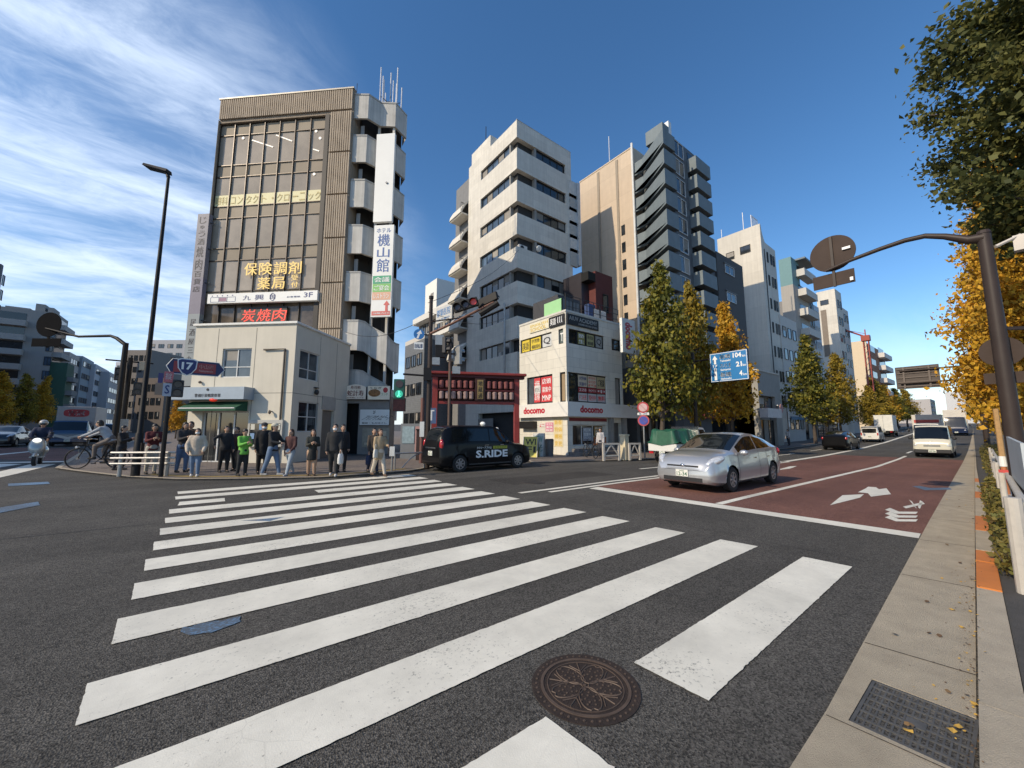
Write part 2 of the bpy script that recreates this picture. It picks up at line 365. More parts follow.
def paint(name, col, wear=.5, rough=.6):
    """road paint worn through to the asphalt in flecks and cracks"""
    m = bpy.data.materials.new(name); m.use_nodes = True; nt = m.node_tree; N = nt.nodes; L = nt.links; b = N['Principled BSDF']; b.inputs['Roughness'].default_value = rough
    tc = N.new('ShaderNodeTexCoord')
    def noise(sc, det, r):
        n = N.new('ShaderNodeTexNoise'); n.inputs['Scale'].default_value = sc; n.inputs['Detail'].default_value = det; n.inputs['Roughness'].default_value = r; L.new(tc.outputs['Object'], n.inputs['Vector']); return n.outputs[0]
    def mr(s, a, b_, c, d):
        n = N.new('ShaderNodeMapRange'); L.new(s, n.inputs[0])
        for i, v in enumerate((a, b_, c, d)): n.inputs[i + 1].default_value = v
        return n.outputs[0]
    big = mr(noise(.9, 4, .6), .3, .8, -.05, .07 * (1 + wear))
    a = N.new('ShaderNodeMath'); a.operation = 'ADD'; L.new(noise(38, 6, .75), a.inputs[0]); L.new(big, a.inputs[1])
    hole = mr(a.outputs[0], .68 - .08 * wear, .78 - .08 * wear, 0, .75)
    vo = N.new('ShaderNodeTexVoronoi'); vo.feature = 'DISTANCE_TO_EDGE'; vo.inputs['Scale'].default_value = 3.2; L.new(tc.outputs['Object'], vo.inputs['Vector'])
    crack = mr(vo.outputs['Distance'], .004, .012, .12, 0)
    gate = mr(noise(.55, 2, .5), .5, .62, 0, 1)
    c2 = N.new('ShaderNodeMath'); c2.operation = 'MULTIPLY'; L.new(crack, c2.inputs[0]); L.new(gate, c2.inputs[1])
    mx = N.new('ShaderNodeMath'); mx.operation = 'MAXIMUM'; L.new(hole, mx.inputs[0]); L.new(c2.outputs[0], mx.inputs[1])
    sh = mr(noise(.8, 9, .72), .3, .75, 1.10, .66)
    sc = N.new('ShaderNodeVectorMath'); sc.operation = 'SCALE'; sc.inputs[0].default_value = col; L.new(sh, sc.inputs['Scale'])
    mix = N.new('ShaderNodeMix'); mix.data_type = 'RGBA'; L.new(mx.outputs[0], mix.inputs['Factor']); L.new(sc.outputs[0], mix.inputs['A']); mix.inputs['B'].default_value = (.07, .068, .064, 1)
    L.new(mix.outputs['Result'], b.inputs['Base Color'])
    bp = N.new('ShaderNodeBump'); bp.inputs['Strength'].default_value = .35; bp.inputs['Distance'].default_value = .004; L.new(noise(120, 3, .6), bp.inputs['Height']); L.new(bp.outputs[0], b.inputs['Normal'])
    return m
A_ROAD = asphalt('asphalt', (.084, .078, .068), .72)
A_RED = asphalt('red asphalt', (.18, .085, .064), .5)
P_WHITE = paint('white road paint', (.80, .765, .65), .8)
P_BLUE = paint('blue road paint', (.13, .24, .38), 2.3)
def pavemat(name, col, w, h, mort):
    m = M(name, col, .85, 0, .14, 6, bump=.5, bscale=90, dirt=.12); nt = m.node_tree; N = nt.nodes; L = nt.links; b = N['Principled BSDF']
    cur = b.inputs['Base Color'].links[0].from_socket; tc = N.new('ShaderNodeTexCoord'); br = N.new('ShaderNodeTexBrick'); L.new(tc.outputs['Object'], br.inputs['Vector'])
    br.inputs['Scale'].default_value = 1; br.inputs['Brick Width'].default_value = w; br.inputs['Row Height'].default_value = h; br.inputs['Mortar Size'].default_value = mort
    br.inputs['Color1'].default_value = (1, 1, 1, 1); br.inputs['Color2'].default_value = (.9, .9, .9, 1); br.inputs['Mortar'].default_value = (.55, .54, .52, 1)
    mx = N.new('ShaderNodeVectorMath'); mx.operation = 'MULTIPLY'; L.new(cur, mx.inputs[0]); L.new(br.outputs['Color'], mx.inputs[1]); L.new(mx.outputs[0], b.inputs['Base Color']); return m
M_PAVE = pavemat('pavement blocks', (.20, .165, .14), .3, .3, .008)
M_GUT = M('gutter concrete', (.43, .365, .265), .9, 0, .16, 4, bump=.7, bscale=130, dirt=.15)
M_KERB = M('kerb concrete', (.43, .365, .27), .9, 0, .15, 5, bump=.6, bscale=110, dirt=.15)
M_ORANGE = paint('orange kerb paint', (.62, .20, .035), .5)
M_SOIL = M('soil', (.06, .05, .035), .95, 0, .3, 12, bump=.8, bscale=60)
M_YEL = M('yellow tactile', (.30, .215, .07), .85, 0, .2, 5, dirt=.25)

def region(bmx, poly, dz, skirt=0.):
    """flat outline laid on the ground: split along the breaks of the slope, set on it, edge turned down by skirt"""
    bm = bmesh.new(); vs = [bm.verts.new((p[0], p[1], 0)) for p in poly]; bm.faces.new(vs)
    xs = [p[0] for p in poly]; ys = [p[1] for p in poly]
    cuts = [((x, 0, 0), (1, 0, 0)) for x in _RX if min(xs) < x < max(xs)] + [((0, y, 0), (0, 1, 0)) for y in (22.,) if min(ys) < y < max(ys)]
    for co, no in cuts:
        bmesh.ops.bisect_plane(bm, geom=bm.verts[:] + bm.edges[:] + bm.faces[:], plane_co=co, plane_no=no)
    bmesh.ops.triangulate(bm, faces=[f for f in bm.faces if len(f.verts) > 4])
    for v in bm.verts: v.co.z = zg(v.co.x, v.co.y) + dz
    o = len(bmx.v); idx = {v: i for i, v in enumerate(bm.verts)}
    bmx.add([v.co[:] for v in bm.verts], [[idx[v] for v in f.verts] for f in bm.faces], 0)
    if skirt:
        for e in bm.edges:
            if len(e.link_faces) == 1:
                a, b = e.verts; bmx.add([a.co[:], b.co[:], (b.co.x, b.co.y, b.co.z - skirt), (a.co.x, a.co.y, a.co.z - skirt)], [(0, 1, 2, 3)], 0)
    bm.free()
RJ = random.Random(17)
def jag(poly, amp=.0014, step=.03):
    """a painted outline with the small chips and waves of its worn edge"""
    out = []
    for a, b in zip(poly, poly[1:] + poly[:1]):
        L_ = hypot(b[0] - a[0], b[1] - a[1]); n = max(1, int(L_ / step)); nx, ny = -(b[1] - a[1]) / L_, (b[0] - a[0]) / L_
        for i in range(n): e = RJ.gauss(0, amp) * (4 if RJ.random() < .02 else 1); t = i / n; out.append((a[0] + (b[0] - a[0]) * t + nx * e, a[1] + (b[1] - a[1]) * t + ny * e))
    return out
def offs(pts, d):
    out = []
    for i, p in enumerate(pts):
        a = Vector(pts[max(i - 1, 0)][:2]); b = Vector(pts[min(i + 1, len(pts) - 1)][:2]); t = (b - a).normalized(); out.append((p[0] - t.y * d, p[1] + t.x * d))
    return out
def strip(mb, pts, w, dz, skirt=0.):
    a = offs(pts, w / 2); b = offs(pts, -w / 2)
    for i in range(len(pts) - 1): region(mb, [a[i], b[i], b[i + 1], a[i + 1]], dz, 0)
def line(x0, x1, fy, step=6):
    n = max(1, int((x1 - x0) / step)); return [(x0 + (x1 - x0) * i / n, fy(x0 + (x1 - x0) * i / n)) for i in range(n + 1)]

g = MB()
xs = sorted(set(_RX + [-1500, 1500])); ys = [-1500, 22, 400, 1500]
g.add([(x, y, zg(x, y) - .35) for y in ys for x in xs], [(j * len(xs) + i, j * len(xs) + i + 1, (j + 1) * len(xs) + i + 1, (j + 1) * len(xs) + i) for j in range(3) for i in range(len(xs) - 1)])
structure('ground', g, M('open ground', (.11, .10, .085), .95, 0, .25, .3))
g = MB(); xs = sorted(set([-120] + _RX[1:-1])); ys = [-40, 22, 400]
g.add([(x, y, zg(x, y)) for y in ys for x in xs], [(j * len(xs) + i, j * len(xs) + i + 1, (j + 1) * len(xs) + i + 1, (j + 1) * len(xs) + i) for j in range(2) for i in range(len(xs) - 1)])
structure('road', g, A_ROAD)

yb = lambda x: .046 * max(0, x - 24)                     # the avenue bends slightly to the left
f_gut = lambda x: .70 + .0385 * x; f_joint = lambda x: .135 + .0437 * x; f_kerb = lambda x: -.075 + .0500 * min(x, 24) + .044 * max(0, x - 24)
f_A = lambda x: 4.05 + yb(x); f_B = lambda x: 7.62 + yb(x)
KF = [gp(x, y) for x, y in ((533, 463.5), (560, 462.5), (600, 461.3), (655, 459.5), (700, 453.5), (760, 447.5))]
f_far = lambda x: 11.9 + yb(x)

# red anti-skid lanes
g = MB(); region(g, [(8.72, f_gut(8.72)), (8.66, 7.36), (24, 7.36), (34, 7.36 + yb(34)), (34, f_gut(34)), (20, f_gut(20))], .004); structure('red_lane', g, A_RED)
# left road: red lanes before its stop line
lp = [gp(*p) for p in ((-80, 457), (-80, 447), (60, 448.0), (96, 455.5), (60, 461))]
g = MB(); region(g, [(p.x, p.y) for p in lp], .004); structure('red_lane', g, A_RED)

# near gutter, kerb, pavement
g = MB(); E0, E1 = 2.885, 3.465
for a, b in ((-30, E0), (E1, 24), (24, 120), (120, 400)):
    region(g, [(a, f_gut(a) if a > -5 else .45), (b, f_gut(b)), (b, f_joint(b)), (a, f_joint(a) if a > -5 else -.1)], .008, .02)
for lo, hi in ((.735, f_gut(3.1)),): region(g, [(E0, f_gut(E0)), (E1, f_gut(E1)), (E1, .715), (E0, .715)], .008, .0)
structure('gutter', g, M_GUT)
g = MB()
for x in (4.05, 6.2, 8.3, 10.4, 12.5, 14.6, 16.7): strip(g, [(x, f_joint(x) + .0), (x - .06, f_gut(x) - .01)], .012, .0105)
strip(g, [(E0 - .03, .26), (E0 - .05, .80)], .008, .0105)
structure('gutter_joint', g, M('joint dirt', (.06, .05, .04), .95))
g = MB(); segs = [(-30, 0), (0, 5.86)] + [(5.86, 5.861)] + []
kx = [-30, -8, 1.5, 3.6, 6.12]
for a, b in zip(kx, kx[1:]): region(g, [(a, f_joint(a) - .012), (b - .006, f_joint(b) - .012), (b - .006, f_kerb(b)), (a, f_kerb(a))], .03 + .012, .08)
og = MB(); x = 6.12; k = 0
for ln, orange in ((1.15, 1), (.62, 1), (1.5, 0), (1.5, 1), (3.0, 0), (1.5, 1), (3, 0), (1.5, 1), (6, 0), (3, 0), (9, 0), (20, 0), (40, 0), (80, 0), (150, 0)):
    a, b = x, x + ln; region(og if orange else g, [(a, f_joint(a) - .012), (b - .01, f_joint(b) - .012), (b - .01, f_kerb(b)), (a, f_kerb(a))], .055 + .02 * min(1, k / 3), .09); x = b; k += 1
structure('kerb', g, M_KERB); structure('orange_kerb', og, M_ORANGE)
g = MB(); region(g, [(-30, f_kerb(-30)), (2, f_kerb(2) - .004), (9, f_kerb(9) - .004), (24, f_kerb(24) - .004), (120, f_kerb(120) - .004), (400, f_kerb(400)), (400, -40), (-30, -40)], .028); structure('pavement', g, M_SOIL if False else M('near pavement asphalt', (.075, .068, .06), .9, 0, .2, 9, bump=.8, bscale=120))

# far corner pavement (people) and the shop side
KA = [(-6.6, 400), (-6.4, 60), (-6.2, 34)] + [(gp(*p).x, gp(*p).y) for p in ((58, 469), (90, 473.5), (130, 478), (180, 480.5), (240, 480), (320, 478.5), (380, 474.5), (414, 471))]
KA += [(8.0, 15.6), (11.0, 18.6), (45, 53)]
g = MB(); region(g, KA + [(45, 400)], .05, .09); structure('pavement', g, M_PAVE)
g = MB(); strip(g, KA[:-1], .17, .058); structure('kerb', g, M_KERB)
g = MB(); strip(g, offs(KA[5:11], .55), .32, .056); structure('tactile_paving', g, M_YEL)
KB = [(60, 57), (20.2, 24.6), (16.2, 20.6), (14.2, 17.6)] + [(p.x, p.y) for p in KF[:4]] + [(24, f_far(24)), (60, f_far(60)), (120, f_far(120)), (400, f_far(400))]
g = MB(); region(g, KB + [(400, 60)], .05, .09); structure('pavement', g, M_PAVE)
g = MB(); strip(g, KB, .17, .058); structure('kerb', g, M_KERB)
KW = [(-27, -40), (-27, 8), (-25.5, 13), (-24.5, 20), (-24.5, 60), (-24.5, 400)]
g = MB(); region(g, KW + [(-120, 400), (-120, -40)], .05, .09); structure('pavement', g, M_PAVE)
g = MB(); strip(g, KW, .17, .058); structure('kerb', g, M_KERB)

# painted markings
g = MB()
Y0 = [1.28, 2.28, 3.25, 4.26]; Yk = Y0 + [5.22 + .945 * i for i in range(9)]
for i, y in enumerate(Yk):
    w = .47 if i < 3 else .52
    xr = [6.02, 6.02, 5.9, 5.86, 5.82, 5.76, 5.7, 5.65][min(i, 7)]
    if i == 0:
        region(g, jag([(2.43, y - .02), (xr, y + .04), (xr - .03, y + w + .04), (2.40, y + w)]), .008); region(g, jag([(-.3, y), (1.3, y), (1.62, y + .03), (1.58, y + w), (-.3, y + w)]), .008)
    elif i == 10: region(g, jag([(-.5, y), (.3, y), (.3, y + w), (-.5, y + w)]), .008); region(g, jag([(2.2, y), (xr, y), (xr, y + w), (2.2, y + w)]), .008)
    else: region(g, jag([(-.46 - .012 * i, y), (xr, y + (.03 if i < 3 else 0)), (xr - .06, y + w + .03), (-.5 - .012 * i, y + w)]), .008)
structure('crosswalk', g, P_WHITE)
g = MB()
region(g, jag([(8.33, 1.03), (8.72, 1.05), (8.58, 7.25), (8.16, 7.2)]), .0085)
strip(g, line(8.7, 24, f_A), .16, .0085); strip(g, line(24, 36, f_A), .16, .0085)
strip(g, line(6.2, 24, lambda x: f_B(x) + .15), .16, .0085); strip(g, line(6.9, 24, lambda x: f_B(x) - .2), .15, .0085)
strip(g, line(24, 200, f_B, 20), .3, .0085)
for x in range(14, 190, 8): strip(g, [(x, 9.6 + yb(x)), (x + 3.6, 9.6 + yb(x + 3.6))], .15, .0085)
for x in range(40, 190, 8): strip(g, [(x, 4.3 + yb(x)), (x + 3.6, 4.3 + yb(x + 3.6))], .15, .0085)
def poly_px(mb, pts, dz=.0085): region(mb, [(gp(*p).x, gp(*p).y) for p in pts], dz)
structure('lane_lines', g, P_WHITE)
g = MB()
poly_px(g, [(830, 505.5), (838, 499), (842.5, 495.5), (864, 494.5), (860, 498)]); poly_px(g, [(858, 492.5), (866, 488.5), (868, 487), (876, 487.5), (879, 489.5), (886.5, 488.5), (891, 494.5), (871, 497), (868, 493.5)])
for k in range(3):
    y = 521 - k * 3.8; poly_px(g, [(885, y - 3.2), (890, y - 5.2), (899, y - 1.4), (918, y - 1.2), (916, y + 1.0), (896, y + .8)])
for a in ((903, 507, 920, 503), (909, 500, 912, 508), (920, 500.5, 915, 508)):
    poly_px(g, [(a[0], a[1]), (a[2] + 3, a[3] - .5), (a[2] + 5, a[3] + 1.3), (a[0] + 3, a[1] + 1.8)])
poly_px(g, [(775, 470.5), (790, 466.5), (797, 466.2), (790, 468.8)])
# left road: stop line, crossing, lines
for q in (([-40, 468], [0, 464], [22, 464.2], [-40, 473.5]), ([-60, 485], [30, 464.5], [56, 464.2], [-60, 491])):
    poly_px(g, q)
poly_px(g, [(-60, 463.2), (66, 461.2), (66, 462.2), (-60, 464.4)]); poly_px(g, [(-60, 459.6), (28, 451.5), (30, 452.0), (-60, 461.2)])
structure('road_arrow', g, P_WHITE)
g = MB()
region(g, jag([(gp(*p).x, gp(*p).y) for p in ((182, 629), (206, 623), (240, 617), (241, 622.5), (212, 632.5), (186, 637))], .012, .05), .0065); poly_px(g, [(-20, 511), (38, 502), (40, 505.5), (-20, 517)]); poly_px(g, [(8, 484), (48, 482), (50, 484), (8, 486.5)])
poly_px(g, [(912, 486.5), (920, 486.2), (930, 488.2), (950, 488), (952, 490), (925, 490.4)]); poly_px(g, [(240, 521), (262, 519.5), (285, 517.2), (270, 521.5)])
structure('cycle_marking', g, P_BLUE)

g = MB(); TAR = M('tar seam', (.022, .021, .020), .7, 0, .3, 6)
for pts, w in (([(-9, 2.1), (-4.2, 2.4), (-.65, 2.2)], .016), ([(6.4 + .03 * sin(k * 1.7), 1.2 + .3 * k) for k in range(20)], .010), ([(-8, 9.0), (-3, 9.2), (-.7, 9.1)], .02), ([(6.2, 11.0), (12, 10.9), (24, 11.1)], .04)): strip(g, pts, w, .0035)
structure('road_seam', g, TAR)
g = MB(); region(g, jag([(-6.2, 4.2), (-2.6, 4.5), (-2.7, 6.3), (-6.3, 6.0)], .01, .2), .003); region(g, jag([(7.0, 9.0), (11.5, 8.9), (11.5, 10.3), (7.0, 10.4)], .01, .2), .003); structure('road_patch', g, asphalt('patched asphalt', (.058, .053, .046), .7))
p = gp(533, 482.5); t = thing('manhole_cover', 'small dark manhole cover in the open road in front of the taxi', 'manhole cover', (p.x, p.y, 0)); MB().disc((0, 0, .006), (0, 0, 1), .36, .014, 32).build('frame', M('dark iron frame', (.05, .042, .036), .8, 0, .3, 9), t); MB().disc((0, 0, .009), (0, 0, 1), .30, .014, 32).build('lid', M('dark iron lid', (.028, .024, .021), .8, 0, .4, 12), t)
# ironwork set in the road
t = thing('manhole_cover', 'round rusty brown manhole cover with a flower relief between two white stripes', 'manhole cover', (1.96, 1.80, -.013))
M_RUST = M('rusty cast iron', (.032, .021, .016), .8, .1, .35, 9, bump=.5, bscale=60); M_RUST2 = M('worn iron relief', (.105, .073, .054), .6, .2, .3, 14)
mb = MB(); mb.disc((0, 0, .008), (0, 0, 1), .335, .02, 56); mb.build('frame', M_RUST, t)
mb = MB()
def ring(mb, r, w, h0, h1, n=56):
    vs = []
    for rr, hh in ((r - w / 2, h0), (r - w / 2, h1), (r + w / 2, h1), (r + w / 2, h0)): vs += [(rr * cos(2 * pi * k / n), rr * sin(2 * pi * k / n), hh) for k in range(n)]
    mb.add(vs, [(j * n + k, j * n + (k + 1) % n, (j + 1) * n + (k + 1) % n, (j + 1) * n + k) for j in range(3) for k in range(n)])
ring(mb, .27, .018, .018, .0225); ring(mb, .235, .006, .018, .0215)
for k in range(44): a = 2 * pi * k / 44; mb.disc((.305 * cos(a), .305 * sin(a), .0195), (0, 0, 1), .0075, .004, 8)
for k in range(5):
    a = 2 * pi * k / 5 + .35; cx, cy = .125 * cos(a), .125 * sin(a)
    pts = []
    for i in range(25):
        q = 2 * pi * i / 24; r = .083 * (1 + .12 * cos(2 * q)); lx = r * 1.12 * cos(q); ly = r * .86 * sin(q)
        if abs(q) < .3 or q > 2 * pi - .3: lx -= .022 * (1 - min(q, 2 * pi - q) / .3)
        pts.append((cx + lx * cos(a) - ly * sin(a), cy + lx * sin(a) + ly * cos(a), .0195))
    mb.tube(pts, .0042, 6)
    for rr, n in ((.055, 7), (.030, 5)):
        for i in range(n): q = 2 * pi * i / n; mb.disc((cx + rr * cos(q), cy + rr * sin(q), .0195), (0, 0, 1), .0065, .004, 8)
    a2 = a + pi / 5; p0 = Vector((.10 * cos(a2), .10 * sin(a2), .0195)); p1 = Vector((.225 * cos(a2), .225 * sin(a2), .0195)); mb.tube([p0, p1], .004, 6)
    for j in (-1, 1):
        p2 = Vector((.21 * cos(a2 + j * .28), .21 * sin(a2 + j * .28), .0195)); mb.tube([p0.lerp(p1, .3), p2], .0035, 6)
for k in range(3): mb.disc((-.035 + .03 * k, -.028 + .028 * k, .0195), (0, 0, 1), .011, .006, 8)
mb.build('relief', M_RUST2, t)
t = thing('drain_grate', 'dark iron drain grate with rows of slots set in the concrete gutter', 'drain grate', (0, 0, 0))
GI = M('grate iron', (.085, .082, .076), .6, .0, .3, 15)
mb = MB(); X0, X1, YA, YB = E0 + .004, E1 - .004, .275, .712
mb.box(X0, X1, YA, YB, -.16, -.15); mb.build('pit', M('grate pit', (.012, .011, .01), .95), t)
mb = MB(); mb.box(X0, X0 + .018, YA, YB, -.06, .006); mb.box(X1 - .018, X1, YA, YB, -.06, .006); mb.box(X0 + .018, X1 - .018, YA, YA + .016, -.06, .006); mb.box(X0 + .018, X1 - .018, YB - .016, YB, -.06, .006); mb.build('frame', GI, t)
mb = MB()
n = 7
for i in range(1, n): x = X0 + (X1 - X0) * i / n; mb.box(x - .008, x + .008, YA + .016, YB - .016, -.045, .005)
for i in range(1, 17): y = YA + (YB - YA) * i / 17; mb.box(X0 + .018, X1 - .018, y - .0042, y + .0042, -.045, .0035)
mb.box(X0 + .22, X0 + .30, YA + .17, YA + .25, -.01, .0062)
mb.build('bars', GI, t)
g = MB()
rs = random.Random(3)
for i in range(520):
    if i < 420: x = rs.uniform(2.2, 24) if i > 120 else rs.uniform(2.6, 8); y = f_joint(x) + rs.gauss(.015, .03)
    elif i < 520: x = rs.uniform(3, 16); y = f_joint(x) + abs(rs.gauss(0, .25))
    elif i < 545: x = rs.uniform(E0 + .25, E1); y = .28 + abs(rs.gauss(0, .07))
    else: x = rs.uniform(5.5, 16); y = f_kerb(x) - abs(rs.gauss(0, .18))
    on_k = f_kerb(x) < y < f_joint(x) - .012
    z = zg(x, y) + (.012 if y > f_joint(x) - .012 else (.082 if on_k and x > 5.5 else .048 if on_k else .036)) + rs.uniform(0, .006); s = rs.uniform(.004, .010) if i < 490 else rs.uniform(.012, .025); a = rs.uniform(0, 6.3); tl = rs.uniform(-.5, .5)
    p = [(cos(a + q) * s, sin(a + q) * s * .8, sin(q + tl) * s * .25 + s * .25) for q in (0, 1.1, 2.4, 3.7, 5.1)]
    g.add([(x + u, y + v, z + w) for u, v, w in p], [(0, 1, 2, 3, 4)], i % 3)
for x, y in ((3.03, .50), (3.22, .36), (3.62, .30), (3.28, .34), (4.9, .42), (5.3, .5)):
    s = .022; a = rs.uniform(0, 6.3); g.add([(x + cos(a + q) * s, y + sin(a + q) * s, .014 + .008 * sin(2 * q)) for q in (0, .9, 1.8, 3.2, 4.4)], [(0, 1, 2, 3, 4)], 1)
tag(g.build('fallen_leaves', [M('dry leaf', (.20, .12, .05), .8), M('yellow leaf', (.55, .33, .06), .7), M('brown leaf', (.12, .07, .035), .8)]), 'small yellow and brown leaves lying along the gutter and kerb', 'leaves', None, 'stuff')
# ------------------------------------------------------------ the corner block: police box and brown ribbed building with stair tower
G_DARK = glass('dark window glass', (.018, .022, .026)); G_MID = glass('grey window glass', (.06, .07, .08)); G_BLUE = glass('sky window glass', (.05, .08, .12), .04)
FR_W = M('white window frame', (.62, .62, .60), .4, .1, .06); FR_D = M('dark window frame', (.03, .028, .026), .4, .4, .1); FR_B = M('bronze window frame', (.06, .05, .043), .4, .5, .1)
BLK = M('black interior', (.008, .008, .008), .9); T_BLK = M('black lettering', (.02, .02, .025), .5, var=0); T_WHT = M('white lettering', (.80, .80, .78), .5, var=0)
T_RED = M('red lettering', (.62, .03, .03), .5, var=0); T_NAVY = M('navy lettering', (.03, .05, .17), .5, var=0)
S_WHT = M('white sign board', (.78, .78, .74), .45, var=.04, scale=1.2)
E1 = radians(-43); 
pc = pdep(297, 323.5, 18.0); FP = Frame(pc.x, pc.y, E1, zg(pc.x, pc.y) + .05)
PW = -FP.Fp(196, 332)[0]                                  # width of its front
CREAM = M('cream painted wall', (.63, .585, .485), .75, 0, .05, 1.5, streak=.06, dirt=.05)
t = thing('police_box', 'cream two-storey police box with green awning, between the crowd and the brown ribbed building', 'police box', FP.o, E1)
zt = FP.Fp(297, 323.5)[1]; PD = 5.0; fF = Ff(); fR = Rf(0)
def rect(Fr, x0, y0, x1, y1, v=0.):
    a = Fr.Fp(x0, y1, v); b = Fr.Fp(x1, y0, v); return [a[0], b[0], a[1], b[1]]
w1 = rect(FP, 220.5, 348, 252, 377.5); dr = [rect(FP, 203, 411, 248, 411)[0], rect(FP, 203, 411, 249, 411)[1], 0, FP.Fp(225, 411)[1]]
def rp(px, py):                                            # pixel on the right-hand side face
    return FP.Sp(px, py, 0.)
def rrect(x0, y0, x1, y1):
    a = rp(x0, y0); b = rp(x1, y1); c = rp(x0, y1); return [a[0], b[0], c[1], a[1]]
w2 = rrect(300.5, 349, 318, 378.5); w3 = rrect(299, 401, 317, 432); d2 = rrect(322.5, 410, 331, 460); d2[2] = 0
mb = MB(); wall(mb, fF, -PW, 0, 0, zt, [w1, dr], .16); wall(mb, fR, 0, PD, 0, zt, [w2, w3, d2], .14)
mb.add([(-PW, 0, 0), (-PW, PD, 0), (-PW, PD, zt), (-PW, 0, zt)], [(0, 1, 2, 3)]); mb.add([(-PW, PD, 0), (0, PD, 0), (0, PD, zt), (-PW, PD, zt)], [(0, 1, 2, 3)]); mb.build('wall', CREAM, t)
mb = MB()
for u in (FP.Fp(217.5, 350)[0], FP.Fp(255.5, 350)[0]): mb.box(u - .012, u + .012, -.004, .01, 0, zt - .16)
zj = FP.Fp(270, 393)[1]; mb.box(-PW * .42, -.004, -.004, .01, zj - .012, zj + .012)
for yy in (2.0, 3.6): mb.box(-.01, .004, yy - .01, yy + .01, 0, zt - .16)
mb.box(-.01, .004, .004, PD, zj - .012, zj + .012); mb.build('panel_joint', M('wall joint', (.16, .15, .125), .9), t)
mb = MB(); mb.box(-PW - .08, .08, -.1, PD, zt, zt + .10); mb.box(-PW - .05, .05, -.06, PD, zt - .02, zt); mb.build('roof', M('white parapet trim', (.72, .71, .66), .5, var=.08), t)
window(t, fF, *w1, .12, [FR_W, G_MID], 2, 2, .05, split=.36)
cu = MB()
for i in range(15):
    u = w1[0] + (w1[1] - w1[0]) * (i + .5) / 15; cu.box(u - .03, u + .02, .15, .17, w1[2] + .05, w1[3] - .05)
window(t, fR, *w2, .10, [FR_W, G_MID], 2, 2, .05, split=.36); window(t, fR, *w3, .10, [FR_W, G_DARK], 2, 2, .05, split=.5)
mb = MB(); mb.box(-.14, -.12, d2[0] + .02, d2[1] - .02, 0.02, d2[3] - .02); mb.build('door', M('grey steel door', (.16, .14, .12), .5, var=.1), t)
mb = MB(); a, b, c, d = w3; mb.box(.003, .03, d2[0] - .1, d2[1] + .12, d2[3] + .03, d2[3] + .75); mb.build('notice_panel', M('grey panel', (.36, .35, .32), .6), t)
# entrance: glass doors, sign fascia and green awning
e = window(t, fF, *dr, .14, [FR_W, G_DARK], 3, 1, .07, name='entrance_door')
sx0 = FP.Fp(180, 400)[0]; sx1 = FP.Fp(254, 395)[0]; z1 = FP.Fp(254, 388)[1]; z0 = FP.Fp(254, 400)[1]
mb = MB(); mb.box(sx0, sx1, -.62, .0, z0, z1); fas = mb.build('fascia', M('pale blue fascia', (.33, .39, .45), .45, .2, .08), t)
mb = MB(); text(mb, '警視庁巣鴨警察署', Ff(-.62), sx0 + (sx1 - sx0) * .36, sx0 + (sx1 - sx0) * .70, z0 + .10, z0 + .26, bold=.01); mb.disc(((sx0 + sx1) / 2 + .1, -.63, z1 - .12), (0, -1, 0), .06, .02, 12); mb.build('lettering', T_BLK, fas)
mb = MB(); ax0, ax1 = FP.Fp(192, 408)[0], FP.Fp(248, 405)[0]; za = z0 - .06; zb = FP.Fp(220, 411)[1] - .02
mb.add([(ax0, -.02, za), (ax1, -.02, za), (ax1, -.72, zb + .14), (ax0, -.72, zb + .14), (ax0, -.72, zb), (ax1, -.72, zb), (ax1, -.02, zb + .0), (ax0, -.02, zb)], [(0, 1, 2, 3), (3, 2, 5, 4), (0, 3, 4, 7), (1, 6, 5, 2)])
mb.build('awning', M('green awning cloth', (.018, .085, .045), .8, var=.15), t)
mb = MB(); mb.box(ax0 + .05, ax1 - .05, -.735, -.722, zb + .10, zb + .15); mb.build('awning_rod', FR_W, t)
mb = MB(); c = (ax0 + ax1) / 2 + .15; mb.ell((c, -.55, z0 - .02), (.19, .10, .09), 14, 8); mb.build('red_lamp', M('red lamp', (.55, .03, .015), .3, var=0, emit=.5), t)
mb = MB()   # drain pipe
u = FP.Fp(286, 350)[0]; zc = FP.Fp(286, 349)[1]; u2 = FP.Fp(265, 349)[0]; mb.tube([(u, -.07, 0.1), (u, -.07, zc), (u2, -.07, zc - .02)], .045, 8); mb.build('drain_pipe', M('brown drain pipe', (.085, .07, .055), .5, .2), t)
mb = MB()   # notice board on the front
n0, n1 = FP.Fp(251, 420)[0], FP.Fp(285, 420)[0]; zn = FP.Fp(268, 420)[1]
mb.box(n0, n1, -.16, -.01, .75, zn); nb = mb.build('notice_board', M('notice board frame', (.45, .44, .40), .5), t)
mb = MB(); mb.box(n0 + .1, n1 - .1, -.17, -.163, .85, zn - .16); mb.build('board_glass', G_DARK, nb)
mb = MB()
for i in range(7): x = n0 + .16 + (n1 - n0 - .45) * (i % 4) / 3; z = zn - .45 - .42 * (i // 4); mb.box(x, x + .2, -.178, -.172, z, z + .26, i % 3)
mb.build('notice', [M('notice paper', (.6, .58, .5), .8), M('notice paper blue', (.2, .32, .5), .8), M('notice paper yellow', (.6, .5, .2), .8)], nb)
mb = MB(); mb.ell((.1, 1.75, w2[2] - .55), (.10, .13, .15), 10, 6); mb.box(.0, .12, 1.6, 1.9, w2[2] - .35, w2[2] - .3); mb.build('vent', M('black vent', (.03, .03, .03), .5), t)
mb = MB(); mb.ell((-.95, -.16, zn + .36), (.06, .06, .10), 8, 6); mb.box(-.97, -.93, -.14, 0, zn + .38, zn + .42); mb.ell((-PW + .55, -.08, z1 + .30), (.07, .07, .07), 8, 6); mb.build('wall_lamp', M('wall lamp', (.12, .09, .07), .5), t)

